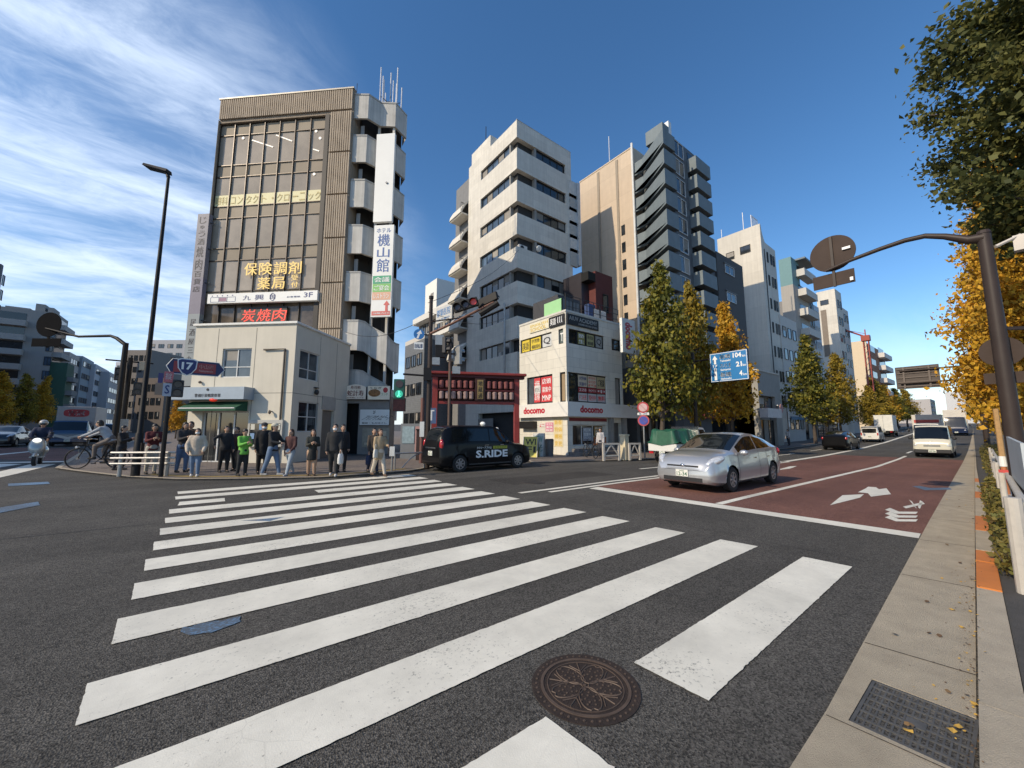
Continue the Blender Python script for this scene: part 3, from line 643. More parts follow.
# brown ribbed office block
pB = FP.world((0, PD + .25, 0)); nB = Vector((cos(E1), sin(E1), 0)); d = ray(354.5, 96)
# front plane of the block: through pB along e1
F0 = Frame(pB.x, pB.y, E1, 0); ur, zr = F0.Fp(354.5, 90); ul, _ = F0.Fp(221.8, 102.5)
o = F0.world((ul, 0, 0)); FB = Frame(o.x, o.y, E1, zg(o.x, o.y)); BW = ur - ul; BT = FB.Fp(290, 95.5)[1]; BD = 6.5
t = thing('office_building', 'tall brown ribbed office block with a wall of bronze glass above the police box', 'building', FB.o, E1)
CONC = M('brown concrete', (.31, .25, .185), .85, 0, .12, 2, streak=.22, bump=.3, bscale=30, dirt=.12)
RIB = M('brown concrete ribs', (.44, .36, .27), .85, 0, .16, 1.2, streak=.25, bump=.3, bscale=30, dirt=.15)
gx0 = FB.Fp(217, 150)[0]; gx1 = FB.Fp(325.5, 122)[0]; gz1 = FB.Fp(270, 119.5)[1]
mb = MB(); wall(mb, Ff(), 0, BW, 0, BT, [(gx0, gx1, 1.0, gz1)], .35)
mb.add([(0, 0, 0), (0, BD, 0), (0, BD, BT), (0, 0, BT)], [(0, 1, 2, 3)]); mb.add([(BW, 0, 0), (BW, BD, 0), (BW, BD, BT), (BW, 0, BT)], [(0, 1, 2, 3)]); mb.add([(0, BD, 0), (BW, BD, 0), (BW, BD, BT), (0, BD, BT)], [(0, 1, 2, 3)]); mb.add([(0, 0, BT), (BW, 0, BT), (BW, BD, BT), (0, BD, BT)], [(0, 1, 2, 3)])
mb.build('wall', CONC, t)
mb = MB(); mb.box(-.06, BW + .04, -.16, .2, BT, BT + .10); mb.build('parapet_cap', M('metal cap', (.40, .37, .31), .5, .3), t)
# floor heights read off the glass wall
zA = FB.Fp(224, 163.8)[1]; zB_ = FB.Fp(222, 204.8)[1]; fh = zA - zB_; zS = FB.Fp(224, 163.8)[1] - FB.Fp(224, 175.4)[1]
mb = MB(); rt = random.Random(5)
def ribs(u0, u1, z0, z1):
    n = max(1, round((u1 - u0) / .15)); p = (u1 - u0) / n
    for i in range(n): mb.box(u0 + p * i + p * .10, u0 + p * i + p * .74, -.13, .01, z0, z1)
ribs(.02, BW - .02, gz1 + .22, BT - .03)
k = 0; zz = gz1 + .12
jz = [zz - i * fh for i in range(0, 9)]
for a, b in zip(jz, jz[1:]):
    if a < 1: break
    ribs(gx1 + .42, BW - .02, max(b + .06, .5), a - .05)
mb.build('ribbed_cladding', RIB, t)
mb = MB()
for i in range(3): mb.box(gx0 * (i + .1) / 3, gx0 * (i + .8) / 3, -.1, .01, 1, gz1 + .2)
mb.build('ribbed_cladding', RIB, t)
mb = MB(); mb.box(gx1 + .003, gx1 + .30, -.05, -.003, 1, gz1 - .002); mb.build('dark_reveal', M('dark strip', (.02, .016, .013), .6), t)
# glass wall floor by floor: spandrel row and vision row
G_SP = M('bronze spandrel glass', (.33, .28, .215), .6, 0, .10, .8, rand=.06, spec=.1); G_V = M('bronze glass painted reflection', (.36, .31, .245), .05, 0, .25, .55, rand=.1, spec=.35)  # vision panes: beige sky reflection is painted into the base colour
G_V2 = M('bronze glass dark reflection', (.15, .12, .09), .04, 0, .8, .5, spec=.4)  # lower rows: dark interior and its reflections painted into the base colour
npan = 7; zcur = gz1; first = True; lev = [gz1, FB.Fp(222, 127 + 7)[1]]; row = 0
z = zA
rows = [('spandrel', FB.Fp(222, 134.2)[1], gz1, G_SP), ('window', zA, FB.Fp(222, 134.2)[1], G_V)]
while z - fh > 1.4:
    rows.append(('spandrel', z - zS, z, G_SP)); rows.append(('window', z - fh, z - zS, G_V if z > zA - 2.2 * fh else G_V2)); z -= fh
rows.append(('window', 1.0, z, G_V2))
rr = random.Random(11)
for nm, a, b, mt in rows:
    if b - a < .1: continue
    mb = MB()
    for i in range(npan):
        u0 = gx0 + (gx1 - gx0) * i / npan; u1 = gx0 + (gx1 - gx0) * (i + 1) / npan; tl = rr.uniform(-.012, .012); mb.add([(u0, .2 + tl, a), (u1, .2 - tl, a), (u1, .2 - tl + .01, b), (u0, .2 + tl + .01, b)], [(0, 1, 2, 3)], 0)
    mb.box(gx0 + .001, gx1 - .001, .14, .19, b - .05, b - .002, 1); mb.build(nm, [mt, FR_B], t)
mb = MB()
for i in range(npan + 1): u = gx0 + (gx1 - gx0) * i / npan; mb.box(u - .024, u + .024, .09, .185, 1.0, gz1)
mb.build('mullion', FR_B, t)
# ceiling lights seen through the glass
mb = MB()
for (a, b) in (((252, 140), (273, 147)), ((276, 135), (292, 141)), ((313, 149), (319, 151))):
    p, q = FB.Fp(*a, .17), FB.Fp(*b, .17); mb.bar((p[0], .178, p[1]), (q[0], .178, q[1]), .01, .08)
for c in ((316, 131), (320, 138), (243, 138), (314, 174)): p = FB.Fp(*c, .17); mb.disc((p[0], .178, p[1]), (0, -1, 0), .1, .01, 10)
mb.build('ceiling_light', M('ceiling light', (.85, .78, .68), .5, emit=.35), t)
# lettering on the glass
def band(x0, y0, x1, y1, v): a = FB.Fp(x0, y1, v); b = FB.Fp(x1, y0, v); return a[0], b[0], a[1], b[1]
P_Y = M('pale yellow film', (.72, .66, .38), .6, var=.05); T_Y = M('yellow lettering', (.75, .52, .13), .5, var=0, emit=.25)
za, zb = FB.Fp(218.5, 206.5, .12)[1], FB.Fp(218.5, 195.5, .12)[1]
mb = MB()
for i in range(npan): u0 = gx0 + (gx1 - gx0) * i / npan + .06; u1 = gx0 + (gx1 - gx0) * (i + 1) / npan - .06; mb.box(u0, u1, .16, .17, za, zb)
yf = mb.build('window_banner', P_Y, t); mb = MB()
for i, ch in enumerate('眼科コンタクト・クリニ'[:11] and ['眼科', 'コン', 'タク', 'ト・', 'クロ', 'ーニ', 'ック']):
    u0 = gx0 + (gx1 - gx0) * i / npan + .12; u1 = gx0 + (gx1 - gx0) * (i + 1) / npan - .12; text(mb, ch, Ff(.15), u0, u1, za + .12, zb - .12, bold=0)
mb.build('lettering', M('ochre lettering', (.50, .40, .16), .6, var=0), yf)
mb = MB()
def glyphs(s, x0, y0, x1, y1, v):
    for i, ch in enumerate(s): a = x0 + (x1 - x0) * i / len(s); b = x0 + (x1 - x0) * (i + .92) / len(s); dy = -(b - x0) * .035; u0, u1, z0, z1 = band(a, y0 + dy, b, y1 + dy, v); text(mb, ch, Ff(v), u0, u1, z0, z1, d=0, bold=.012)
glyphs('保険調剤', 244, 263, 303, 276, .04); glyphs('薬局', 257, 277.5, 286, 290, .04)
u0, u1, z0, z1 = band(291, 274.5, 298, 280.5, .04); text(mb, '受', Ff(.04), u0, u1, z0, z1, d=0, bold=.01); u0, u1, z0, z1 = band(291, 281.5, 298, 287.5, .04); text(mb, '付', Ff(.04), u0, u1, z0, z1, d=0, bold=.01)
tag(mb.build('pharmacy_lettering', T_Y, t), 'yellow pharmacy lettering on the glass')
u0, u1, z0, z1 = band(207, 291.5, 317.5, 304, -.3); mb = MB(); mb.box(u0, u1, -.30, -.03, z0 + .02, z1 + .08); sb = mb.build('sign_board', S_WHT, t); mb = MB(); h = z1 - z0; w = u1 - u0; f = Ff(-.30)
text(mb, '九', f, u0 + w * .33, u0 + w * .40, z0 + h * .28, z0 + h * .85); text(mb, '興', f, u0 + w * .44, u0 + w * .52, z0 + h * .25, z0 + h * .88); text(mb, '国', f, u0 + w * .575, u0 + w * .625, z0 + h * .32, z0 + h * .82)
ringpts = [(u0 + w * .60 + .42 * cos(q) * h * .62, -.306, z0 + h * .57 + .42 * sin(q) * h) for q in [2 * pi * i / 24 for i in range(25)]]; mb.tube(ringpts, .018, 5)
text(mb, 'お食事処', f, u0 + w * .73, u0 + w * .85, z0 + h * .40, z0 + h * .60); text(mb, '3F', f, u0 + w * .88, u0 + w * .96, z0 + h * .38, z0 + h * .95); mb.build('lettering', T_NAVY, sb)
mb = MB(); fr = [u0 + w * .03, u0 + w * .26]; 
for a, b, c, d_ in ((fr[0], fr[1], .16, .20), (fr[0], fr[1], .70, .74)): mb.box(a, b, -.309, -.303, z0 + h * c, z0 + h * d_)
for i in range(4): a = fr[0] + (fr[1] - fr[0]) * i / 3; mb.box(a - .012, a + .012, -.3085, -.303, z0 + h * .2, z0 + h * .7)
for i in range(5): mb.disc((fr[0] + .1 + i * .35, -.307, z0 + h * .9), (0, -1, 0), .04, .004, 8)
mb.build('carriage_drawing', T_NAVY, sb); mb = MB(); mb.box(fr[0] + (fr[1] - fr[0]) * .35, fr[0] + (fr[1] - fr[0]) * .64, -.306, -.303, z0 + h * .25, z0 + h * .66); mb.build('carriage_window', M('mauve print', (.32, .18, .25), .6), sb)
u0, u1, z0, z1 = band(240, 308, 287, 322, .05); mb = MB(); mb.box(u0, u1, .05, .12, z0 - .1, z1 + .12); kb = mb.build('sign_board', M('black sign board', (.012, .01, .01), .5), t); mb = MB()
for i, ch in enumerate('炭焼肉'): text(mb, ch, Ff(.04), u0 + (u1 - u0) * (i + .06) / 3, u0 + (u1 - u0) * (i + .92) / 3, z0, z1 - .02, d=0, bold=.012, slant=.12)
mb.build('lettering', M('red neon', (.75, .05, .025), .4, var=0, emit=.55), kb)
# vertical name board at its left edge
def strip_px(x0, y0, x1, y1, v): a = FB.Fp(x0, y1, v); b = FB.Fp(x1, y0, v); return a[0], b[0], a[1], b[1]
t2 = thing('vertical_sign', 'tall narrow grey name board with dark characters on the left edge of the ribbed block', 'sign', FB.o, E1)
u0 = FB.Fp(189.5, 300, -.2)[0]; u1 = FB.Fp(201, 300, -.2)[0]; zt_ = FB.Fp(200, 214, -.2)[1]; zb_ = FB.Fp(188, 386, -.2)[1]
GSB = M('grey sign board', (.235, .225, .255), .6, 0, .10, 1, streak=.15); GSB2 = M('mauve sign board', (.20, .185, .235), .6, 0, .1, 1)
zm1 = FB.Fp(193, 278, -.2)[1]; zm2 = FB.Fp(190, 314, -.2)[1]
mb = MB(); mb.box(u0, u1, -.2, .1, zm1, zt_, 0); mb.box(u0, u1, -.198, .1, zm2, zm1, 1); mb.box(u0, u1, -.2, .1, zb_, zm2, 2); mb.build('board', [GSB, GSB2, M('pale grey sign board', (.26, .29, .30), .6, 0, .1, 1)], t2)
mb = MB(); uc = (u0 + u1) / 2; wv = (u1 - u0) * .30
zc = zt_ - .15
for ch, s in zip('じゅう酒焼肉百貨店', (.55, .32, .5, .5, .8, .8, .45, .45, .45)):
    text(mb, ch, Ff(-.2), uc - wv * (1 if s > .4 else .6), uc + wv * (1 if s > .4 else .6), zc - s, zc - .06); zc -= s + .05
zc = zm2 - .3
for ch, s in zip('居酒屋三九', (.5, .5, .42, .42, .42)): text(mb, ch, Ff(-.2), uc - wv * .8, uc + wv * .8, zc - s, zc - .05); zc -= s + .14
mb.build('lettering', M('dark sign lettering', (.04, .04, .05), .6, var=0), t2)
mb = MB()
for z in (zt_ - .6, zt_ - 2.4, zm1 - .3, zm2 - .4): mb.bar((u1, -.05, z), (u1 + .32, .02, z), .05, .05)
mb.build('bracket', FR_D, t2)
# stair tower, a stepped bay of concrete parapets
def hit(p, az, px, py):
    """along the direction az from p (local) until the vertical is seen at (px, py)"""
    d = ray(px, py); D = Vector((d.x, d.y)); w = FB.world((p[0], p[1], 0)); dirn = Vector((cos(E1 + az), sin(E1 + az)))
    # w + s*dirn = k*D
    det = dirn.x * -D.y + D.x * dirn.y; s = (-w.x * -D.y - D.x * w.y) / det; return (p[0] + s * cos(az), p[1] + s * sin(az))
tp = [(BW, .12)]; tp.append(hit(tp[-1], radians(6), 369, 95)); tp.append(hit(tp[-1], radians(52), 381.5, 104)); tp.append(hit(tp[-1], radians(8), 396, 106)); tp.append(hit(tp[-1], radians(72), 407, 121))
tp_in = [(BW, BD), ]
zT = FB.Fp(366, 95.5, tp[1][1])[1]
t3 = thing('stair_tower', 'grey concrete stair tower with stacked parapets joined to the right of the ribbed block', 'building', FB.o, E1)
CG = M('grey concrete', (.60, .575, .52), .85, 0, .12, 1.5, streak=.3, bump=.25, bscale=30, dirt=.12)
ext = (tp[-1][0] + 1.2 * cos(radians(72)), tp[-1][1] + 1.2 * sin(radians(72)))
outl = tp + [(tp[-1][0] + .05, BD), (BW, BD)]
def inset(d): return [(BW + .01, .12 + d)] + [(p[0] - d * .85, p[1] + d * .75) for p in tp[1:]] + [(tp[-1][0] - d * .6, tp[-1][1] + .5), (BW + .01, tp[-1][1] + .5)]
mb = MB(); mb.prism(inset(.95), 0, zT - .5); mb.build('core', M('stair well', (.035, .033, .03), .9), t3)
zo = [FB.Fp(358, y, tp[1][1])[1] for y in (119, 164, 209, 255, 301)]        # tops of the openings
zo = [zo[0] - (zo[0] - zo[4]) / 4 * i for i in range(8)]; fhT = zo[0] - zo[1]; op = fhT * .40
zp = zT; mb = MB()
def parapet(mb, zb, zt2, path, th=.16, drop=0., proud=0.):
    n = len(path); dist = [0]
    for i in range(1, n): dist.append(dist[-1] + hypot(path[i][0] - path[i - 1][0], path[i][1] - path[i - 1][1]))
    L_ = dist[-1]; inn = [(p[0] - th * .7, p[1] + th * .8) for p in path]
    f = lambda i: -drop * max(0, min(1, (dist[i] / L_ - .28) / .45))
    vs = []
    for i in range(n): q = f(i); vs += [(path[i][0], path[i][1], zb + q), (path[i][0], path[i][1], zt2 + q), (inn[i][0], inn[i][1], zt2 + q), (inn[i][0], inn[i][1], zb + q)]
    fs = [(4 * i + j, 4 * (i + 1) + j, 4 * (i + 1) + (j + 1) % 4, 4 * i + (j + 1) % 4) for i in range(n - 1) for j in range(4)] + [(0, 1, 2, 3), (4 * n - 4, 4 * n - 1, 4 * n - 2, 4 * n - 3)]
    mb.add(vs, fs)
path = tp + [(tp[-1][0] - .5, tp[-1][1] + .6)]
def fine(path):
    out = [path[0]]
    for a, b in zip(path, path[1:]): out += [(a[0] + (b[0] - a[0]) * k / 4, a[1] + (b[1] - a[1]) * k / 4) for k in range(1, 5)]
    return out
fp = fine(path)
parapet(mb, zo[0], zT, fp); mb.build('parapet', CG, t3)
for i in range(7):
    top = zo[i] - op; bot = zo[i + 1]
    if bot < 3.2: break
    mb = MB(); parapet(mb, bot, top, fp, drop=0 if i < 4 else 1.15); mb.build('parapet', CG, t3)
    mb = MB(); parapet(mb, top - .04, top + .05, [(p[0] + .02, p[1] - .03) for p in fp], .2, 0 if i < 4 else 1.15); mb.build('coping', M('pale coping', (.42, .41, .38), .8, var=.1), t3)
mb = MB(); parapet(mb, zT, zT + .10, [(p[0] + .02, p[1] - .03) for p in fp], .22); mb.build('coping', _M['pale coping'], t3)
for i in (8, 12): p = fp[i]; MB().box(p[0] - .22, p[0] - .08, p[1] + .12, p[1] + .26, 3, zT - .2).build('pillar', CG, t3)
for i in range(7): z = zo[i] - op * .95; MB().box(BW + .25, BW + .5, .6, .64, z, z + op * .8).build('stair_panel', M('pale stair panel', (.30, .29, .27), .7), t3)
# roof aerials
ta = thing('antenna', 'cluster of thin pale aerial rods on top of the stair tower', 'antenna', FB.o, E1); ca = hit((0, tp[2][1] + .9), 0, 390, 98); mb = MB()
zA0 = zT - .2; mb.tube([(ca[0], ca[1], zA0), (ca[0], ca[1], zA0 + 1.0)], .045, 8); mb.build('mast', FR_D, ta)
mb = MB(); mb.ell((ca[0], ca[1], zA0 + 1.05), (.14, .14, .09), 10, 6)
for k in range(6): a = 2 * pi * k / 6; mb.bar((ca[0], ca[1], zA0 + .98), (ca[0] + .75 * cos(a), ca[1] + .75 * sin(a), zA0 + .98), .035)
mb.build('crossarm', FR_D, ta); mb = MB()
for k in range(9): a = 2 * pi * k / 9 + .3; q = (.8, .5, .68)[k % 3]; mb.tube([(ca[0] + q * cos(a), ca[1] + q * sin(a), zA0 + .3 + .2 * (k % 2)), (ca[0] + q * cos(a), ca[1] + q * sin(a), zA0 + 2.4 + .55 * (k % 3))], .042, 6)
mb.build('rod', M('aerial rod', (.55, .56, .58), .4, .2), ta)
tag(MB().tube([(BW - .4, 1, BT), (BW - .4, 1, BT + 1.5)], .02, 6).build('lightning_rod', FR_D, None, loc=FB.o, rz=E1), 'single thin dark rod on the roof edge of the brown ribbed block', 'rod')
# blank white board and hotel board
def board(name, label, x0, y0, x1, y1, v):
    u0, z0 = FB.Fp(x0, y1, v); u1, z1 = FB.Fp(x1, y0, v); tt = thing(name, label, 'sign', FB.o, E1); mb = MB(); mb.box(u0, u1, v, v + .22, z0, z1); b_ = mb.build('board', S_WHT, tt)
    mb = MB(); 
    for z in (z0 + .4, z1 - .4): mb.bar(((u0 + u1) / 2, v + .2, z), ((u0 + u1) / 2, v + 1.3, z), .08)
    mb.build('bracket', FR_D, tt); return tt, u0, u1, z0, z1
vb = tp[2][1] - .55
t4, u0, u1, z0, z1 = board('blank_sign', 'blank white board high on the stair tower, above the hotel sign', 373, 133, 395, 222, vb)
mb = MB(); mb.disc(((u0 + u1) / 2 + .2, vb - .03, z0 + (z1 - z0) * .43), (0, -1, 0), .07, .06, 10); mb.build('fitting', M('grey fitting', (.3, .3, .3), .5), t4)
t4, u0, u1, z0, z1 = board('hotel_sign', 'white hotel sign with blue brush characters and green and red panels, on the stair tower', 370.5, 224.5, 394, 317, vb - .02)
f = Ff(vb - .02); w = u1 - u0; h = z1 - z0; mb = MB(); text(mb, 'ホテル', f, u0 + w * .14, u0 + w * .86, z1 - h * .085, z1 - h * .035)
for ch, a, b in (('機', .10, .235), ('山', .25, .36), ('館', .375, .52)): text(mb, ch, f, u0 + w * .2, u0 + w * .82, z1 - h * b, z1 - h * a, bold=.01)
mb.build('lettering', M('blue brush lettering', (.05, .12, .33), .5, var=0), t4)
for a, b, c, s in ((.56, .645, (.07, .36, .20), '会議'), (.648, .735, (.24, .52, .16), 'ご宴会'), (.738, .82, (.72, .42, .28), 'レストラン'), (.94, .985, (.62, .17, .15), '当館入口')):
    mb = MB(); mb.box(u0 + w * .04, u1 - w * .04, vb - .03, vb - .022, z1 - h * b, z1 - h * a); pn = mb.build('panel', M('panel ' + s, c, .6, var=.03), t4); mb = MB(); text(mb, s, Ff(vb - .03), u0 + w * .12, u1 - w * .12, z1 - h * (b - .015), z1 - h * (a + .015)); mb.build('lettering', T_WHT, pn)
mb = MB(); ux = u1 - w * .22; zx = z1 - h * .83; mb.plate([(ux - .2, zx - .28), (ux, zx), (ux + .2, zx - .28), (ux + .08, zx - .28), (ux + .08, zx - .75), (ux - .08, zx - .75), (ux - .08, zx - .28)], lambda u, z, d: (u, vb - .024 + d, z), .012); mb.build('arrow', M('red arrow', (.62, .14, .12), .6), t4)
# shop front at the foot of the tower
SF = Frame(*FB.world((BW, .15, 0)).xy, E1 + radians(8), FB.o.z); t5 = thing('restaurant', 'dark doorway and grey shop wall at the foot of the stair tower', 'shop', SF.o, SF.rz)
a = SF.Fp(391, 400); zt5 = SF.Fp(370, 398)[1]; wS = a[0]
dx0, dx1 = .15, SF.Fp(360, 430)[0]
mb = MB(); wall(mb, Ff(-.35), 0, wS, 0, zt5, [(dx0, dx1, 0, zt5 - .35)], .6); mb.add([(wS, -.35, 0), (wS, 1, 0), (wS, 1, zt5), (wS, -.35, zt5)], [(0, 1, 2, 3)]); mb.box(0, wS, -.34, 1, zt5, zt5 + .1); mb.build('wall', M('grey shop wall', (.27, .25, .23), .8, streak=.1), t5)
mb = MB(); mb.box(dx0, dx1, .22, .26, 0, zt5); mb.build('doorway', BLK, t5)
mb = MB(); u0, u1 = SF.Fp(362, 440, -.4)[0], SF.Fp(389, 440, -.4)[0]; za, zb = SF.Fp(375, 447, -.4)[1], SF.Fp(375, 428, -.4)[1]; mb.box(u0, u1, -.40, -.36, max(.3, za), zb); pst = mb.build('poster_panel', M('poster panel', (.36, .32, .25), .7, var=.2, scale=4), t5)
rp_ = random.Random(2); MP = [M('menu red', (.35, .05, .03), .6), M('menu cream', (.6, .5, .36), .6), M('menu brown', (.12, .06, .03), .6), M('menu yellow', (.5, .33, .08), .6)]
for i in range(14): x = u0 + .1 + (u1 - u0 - .35) * rp_.random(); z = max(.3, za) + .1 + (zb - max(.3, za) - .4) * rp_.random(); MB().box(x, x + rp_.uniform(.08, .25), -.405 - i * .0006, -.4, z, z + rp_.uniform(.08, .28)).build('menu_photo', MP[i % 4], pst)
def shop_sign(name, label, x0, y0, x1, y1, v, mat):
    u0, z0 = SF.Fp(x0, y1, v); u1, z1 = SF.Fp(x1, y0, v); tt = thing(name, label, 'sign', SF.o, SF.rz); mb = MB(); mb.box(u0, u1, v, v + .16, z0, z1, 0); mb.box(u0 - .02, u1 + .02, v + .03, v + .17, z0 - .02, z1 + .02, 1); b_ = mb.build('board', [mat, FR_D], tt); return tt, b_, u0, u1, z0, z1
v = -.62
tt, b_, u0, u1, z0, z1 = shop_sign('restaurant_sign', 'white arched-top sign with dark red characters over the dark doorway', 345, 387, 366, 399, v, M('ivory sign', (.68, .62, .52), .5, emit=.05))
mb = MB(); n = 12; arc = [(u0 + (u1 - u0) * i / n, z1 + .16 * sin(pi * i / n)) for i in range(n + 1)]; mb.plate(arc + [(u1, z1 - .01), (u0, z1 - .01)], lambda u, z, d: (u, v + .002 - d, z), .12); mb.build('arch', _M['ivory sign'], tt)
mb = MB(); f = Ff(v); text(mb, '寿司処', f, u0 + (u1 - u0) * .25, u0 + (u1 - u0) * .75, z1 - .12, z1 + .07); text(mb, '蛇計寿', f, u0 + (u1 - u0) * .1, u0 + (u1 - u0) * .9, z0 + .18, z1 - .2); text(mb, 'お気軽にどうぞ', f, u0 + (u1 - u0) * .1, u0 + (u1 - u0) * .9, z0 + .05, z0 + .12); mb.build('lettering', M('dark red lettering', (.16, .03, .03), .5), tt)
tt, b_, u0, u1, z0, z1 = shop_sign('food_sign', 'cream sign with a picture of food and a red flower, right of the arched sign', 367.5, 386, 390, 399.5, v, M('cream sign', (.72, .66, .52), .5, emit=.05))
mb = MB(); w = u1 - u0; h = z1 - z0; mb.ell((u0 + w * .3, v, z0 + h * .48), (w * .28, .012, h * .28), 20, 10); mb.build('food_picture', M('grilled food print', (.28, .12, .03), .5, var=.6, scale=9), tt)
mb = MB(); text(mb, 'うなぎ', Ff(v), u0 + w * .08, u0 + w * .62, z0 + h * .76, z0 + h * .92); mb.build('lettering', T_BLK, tt); mb = MB(); mb.ell((u0 + w * .8, v, z0 + h * .7), (w * .11, .012, h * .2), 12, 8); mb.build('red_flower', M('red print', (.5, .04, .04), .5), tt); mb = MB(); text(mb, 'ランチ', Ff(v), u0 + w * .62, u0 + w * .92, z0 + h * .3, z0 + h * .48); mb.build('lettering', M('green lettering', (.1, .3, .12), .5), tt)
tt, b_, u0, u1, z0, z1 = shop_sign('katakana_sign', 'white sign with slanted dark lettering above the poster panel', 359.5, 409.5, 389.5, 425, v + .1, S_WHT)
mb = MB(); w = u1 - u0; h = z1 - z0; text(mb, 'アリアケスピード', Ff(v + .1), u0 + w * .05, u0 + w * .95, z0 + h * .32, z0 + h * .62, slant=.25); text(mb, '整体・もみほぐし', Ff(v + .1), u0 + w * .08, u0 + w * .92, z0 + h * .08, z0 + h * .18); text(mb, '2F', Ff(v + .1), u0 + w * .44, u0 + w * .53, z0 + h * .72, z0 + h * .92); mb.build('lettering', T_BLK, tt)
tt, b_, u0, u1, z0, z1 = shop_sign('red_food_sign', 'small dark red picture sign below the green walking signal', 393, 398.5, 405, 411, v + .3, M('dark red sign', (.17, .035, .02), .5, var=.5, scale=7))

# ------------------------------------------------------------ phone shop on the corner of the avenue
def on_y(px, py, Y): d = ray(px, py); return _C + d * ((Y - _C.y) / d.y)
def on_x(px, py, X): d = ray(px, py); return _C + d * ((X - _C.x) / d.x)
YF = 17.0
p = on_y(565.6, 312, YF); FD = Frame(p.x, YF, 0, zg(p.x, YF) + .05); DT = FD.Fp(565.6, 311.5)[1]; DD = FD.Sp(519.5, 345)[0]; DWd = FD.Fp(621, 334)[0]
t = thing('phone_shop', 'three-storey white phone shop with red fascia lettering on the corner by the red gate', 'shop', FD.o)
WPAN = tiles('white wall panel', (.70, .665, .575), (.40, .38, .33), 1.2, .62, .008, .7, .05, .5, .08)
def fr_(x0, y0, x1, y1): a = FD.Fp(x0, y0); b = FD.Fp(x1, y1); return [a[0], b[0], b[1], a[1]]
def sr_(x0, y0, x1, y1): a = FD.Sp(x0, y1); b = FD.Sp(x1, y0); return [b[0], a[0], FD.Sp(x1, y1)[1], b[1]]
zf1 = FD.Fp(568, 402)[1]; zf0 = FD.Fp(568, 416.5)[1]
z3a, z3b = FD.Fp(566, 342.5)[1], FD.Fp(566, 327.5)[1]; z2a, z2b = zf1 + .02, FD.Fp(567, 371.5)[1]
F3 = [.25, FD.Fp(604, 340)[0], z3a, z3b]; F3b = [FD.Fp(611.5, 340)[0], FD.Fp(620.5, 342)[0], z3a + .1, z3b - .05]; F2 = [.12, FD.Fp(606.5, 380)[0], z2a, z2b]; F2b = [FD.Fp(615, 385)[0], FD.Fp(621, 385)[0], z2a, z2b]
S3 = [FD.Sp(551.5, 340)[0], FD.Sp(520.5, 345)[0], z3a, z3b]; S3c = [.25, FD.Sp(558.5, 335)[0], z3a, z3b]; S2 = [FD.Sp(552.5, 390)[0], FD.Sp(527, 390)[0], z2a, z2b]; S2c = [.12, FD.Sp(560, 390)[0], z2a, z2b]
ent = [FD.Fp(567, 430)[0] + .5, FD.Fp(606, 430)[0], .55, zf0 - .5]; sd1 = [FD.Fp(613, 430)[0], DWd - .35, .0, zf0 - .35]
mb = MB(); wall(mb, Ff(), 0, DWd, 0, DT, [F3, F3b, F2, F2b, ent, sd1], .3); wall(mb, Sf(), 0, DD, 0, DT, [S3, S3c, S2, S2c], .3)
mb.add([(DWd, 0, 0), (DWd, DD, 0), (DWd, DD, DT), (DWd, 0, DT)], [(0, 1, 2, 3)]); mb.add([(0, DD, 0), (DWd, DD, 0), (DWd, DD, DT), (0, DD, DT)], [(0, 1, 2, 3)]); mb.add([(0, 0, DT), (DWd, 0, DT), (DWd, DD, DT), (0, DD, DT)], [(0, 1, 2, 3)])
mb.build('wall', WPAN, t)
mb = MB(); mb.box(-.04, DWd + .04, -.04, .14, DT, DT + .14); mb.box(-.04, .14, .14, DD, DT, DT + .14); mb.build('parapet_cap', M('pale cap', (.58, .56, .50), .6), t)
fp_ = FD.Fp(631, 410)[0]
mb = MB(); mb.box(-.35, fp_ + .9, -.40, -.002, zf0, zf1); mb.box(-.35, -.002, .0, DD - .1, zf0, zf1); fas = mb.build('fascia', M('white fascia', (.74, .72, .67), .5, var=.05), t)
T_DOC = M('crimson lettering', (.50, .015, .035), .4, var=0)
mb = MB(); text(mb, 'docomo', Ff(-.40), FD.Fp(580, 409, -.4)[0], FD.Fp(603, 409, -.4)[0], zf0 + .24, zf1 - .2, bold=.05); a = FD.Sp(523.5, 413, -.35)[0]; b = FD.Sp(545, 410, -.35)[0]; text(mb, 'docomo', Sf(-.35), a, b, zf0 + .24, zf1 - .2, bold=.05); mb.build('lettering', T_DOC, fas)
window(t, Ff(), *F3, .14, [FR_D, G_DARK], 4, 1, .06); window(t, Ff(), *F3b, .14, [FR_D, G_DARK], 1, 1, .05); window(t, Ff(), *F2, .16, [FR_D, G_DARK], 4, 1, .06); window(t, Ff(), *F2b, .16, [FR_D, G_DARK], 1, 1, .05)
window(t, Sf(), *S3, .14, [FR_D, G_MID], 3, 1, .06); window(t, Sf(), *S3c, .14, [FR_D, G_MID], 1, 1, .06); window(t, Sf(), *S2, .14, [FR_D, G_MID], 2, 1, .06); window(t, Sf(), *S2c, .10, [FR_D, M('tan blind', (.30, .22, .13), .7)], 1, 1, .08)
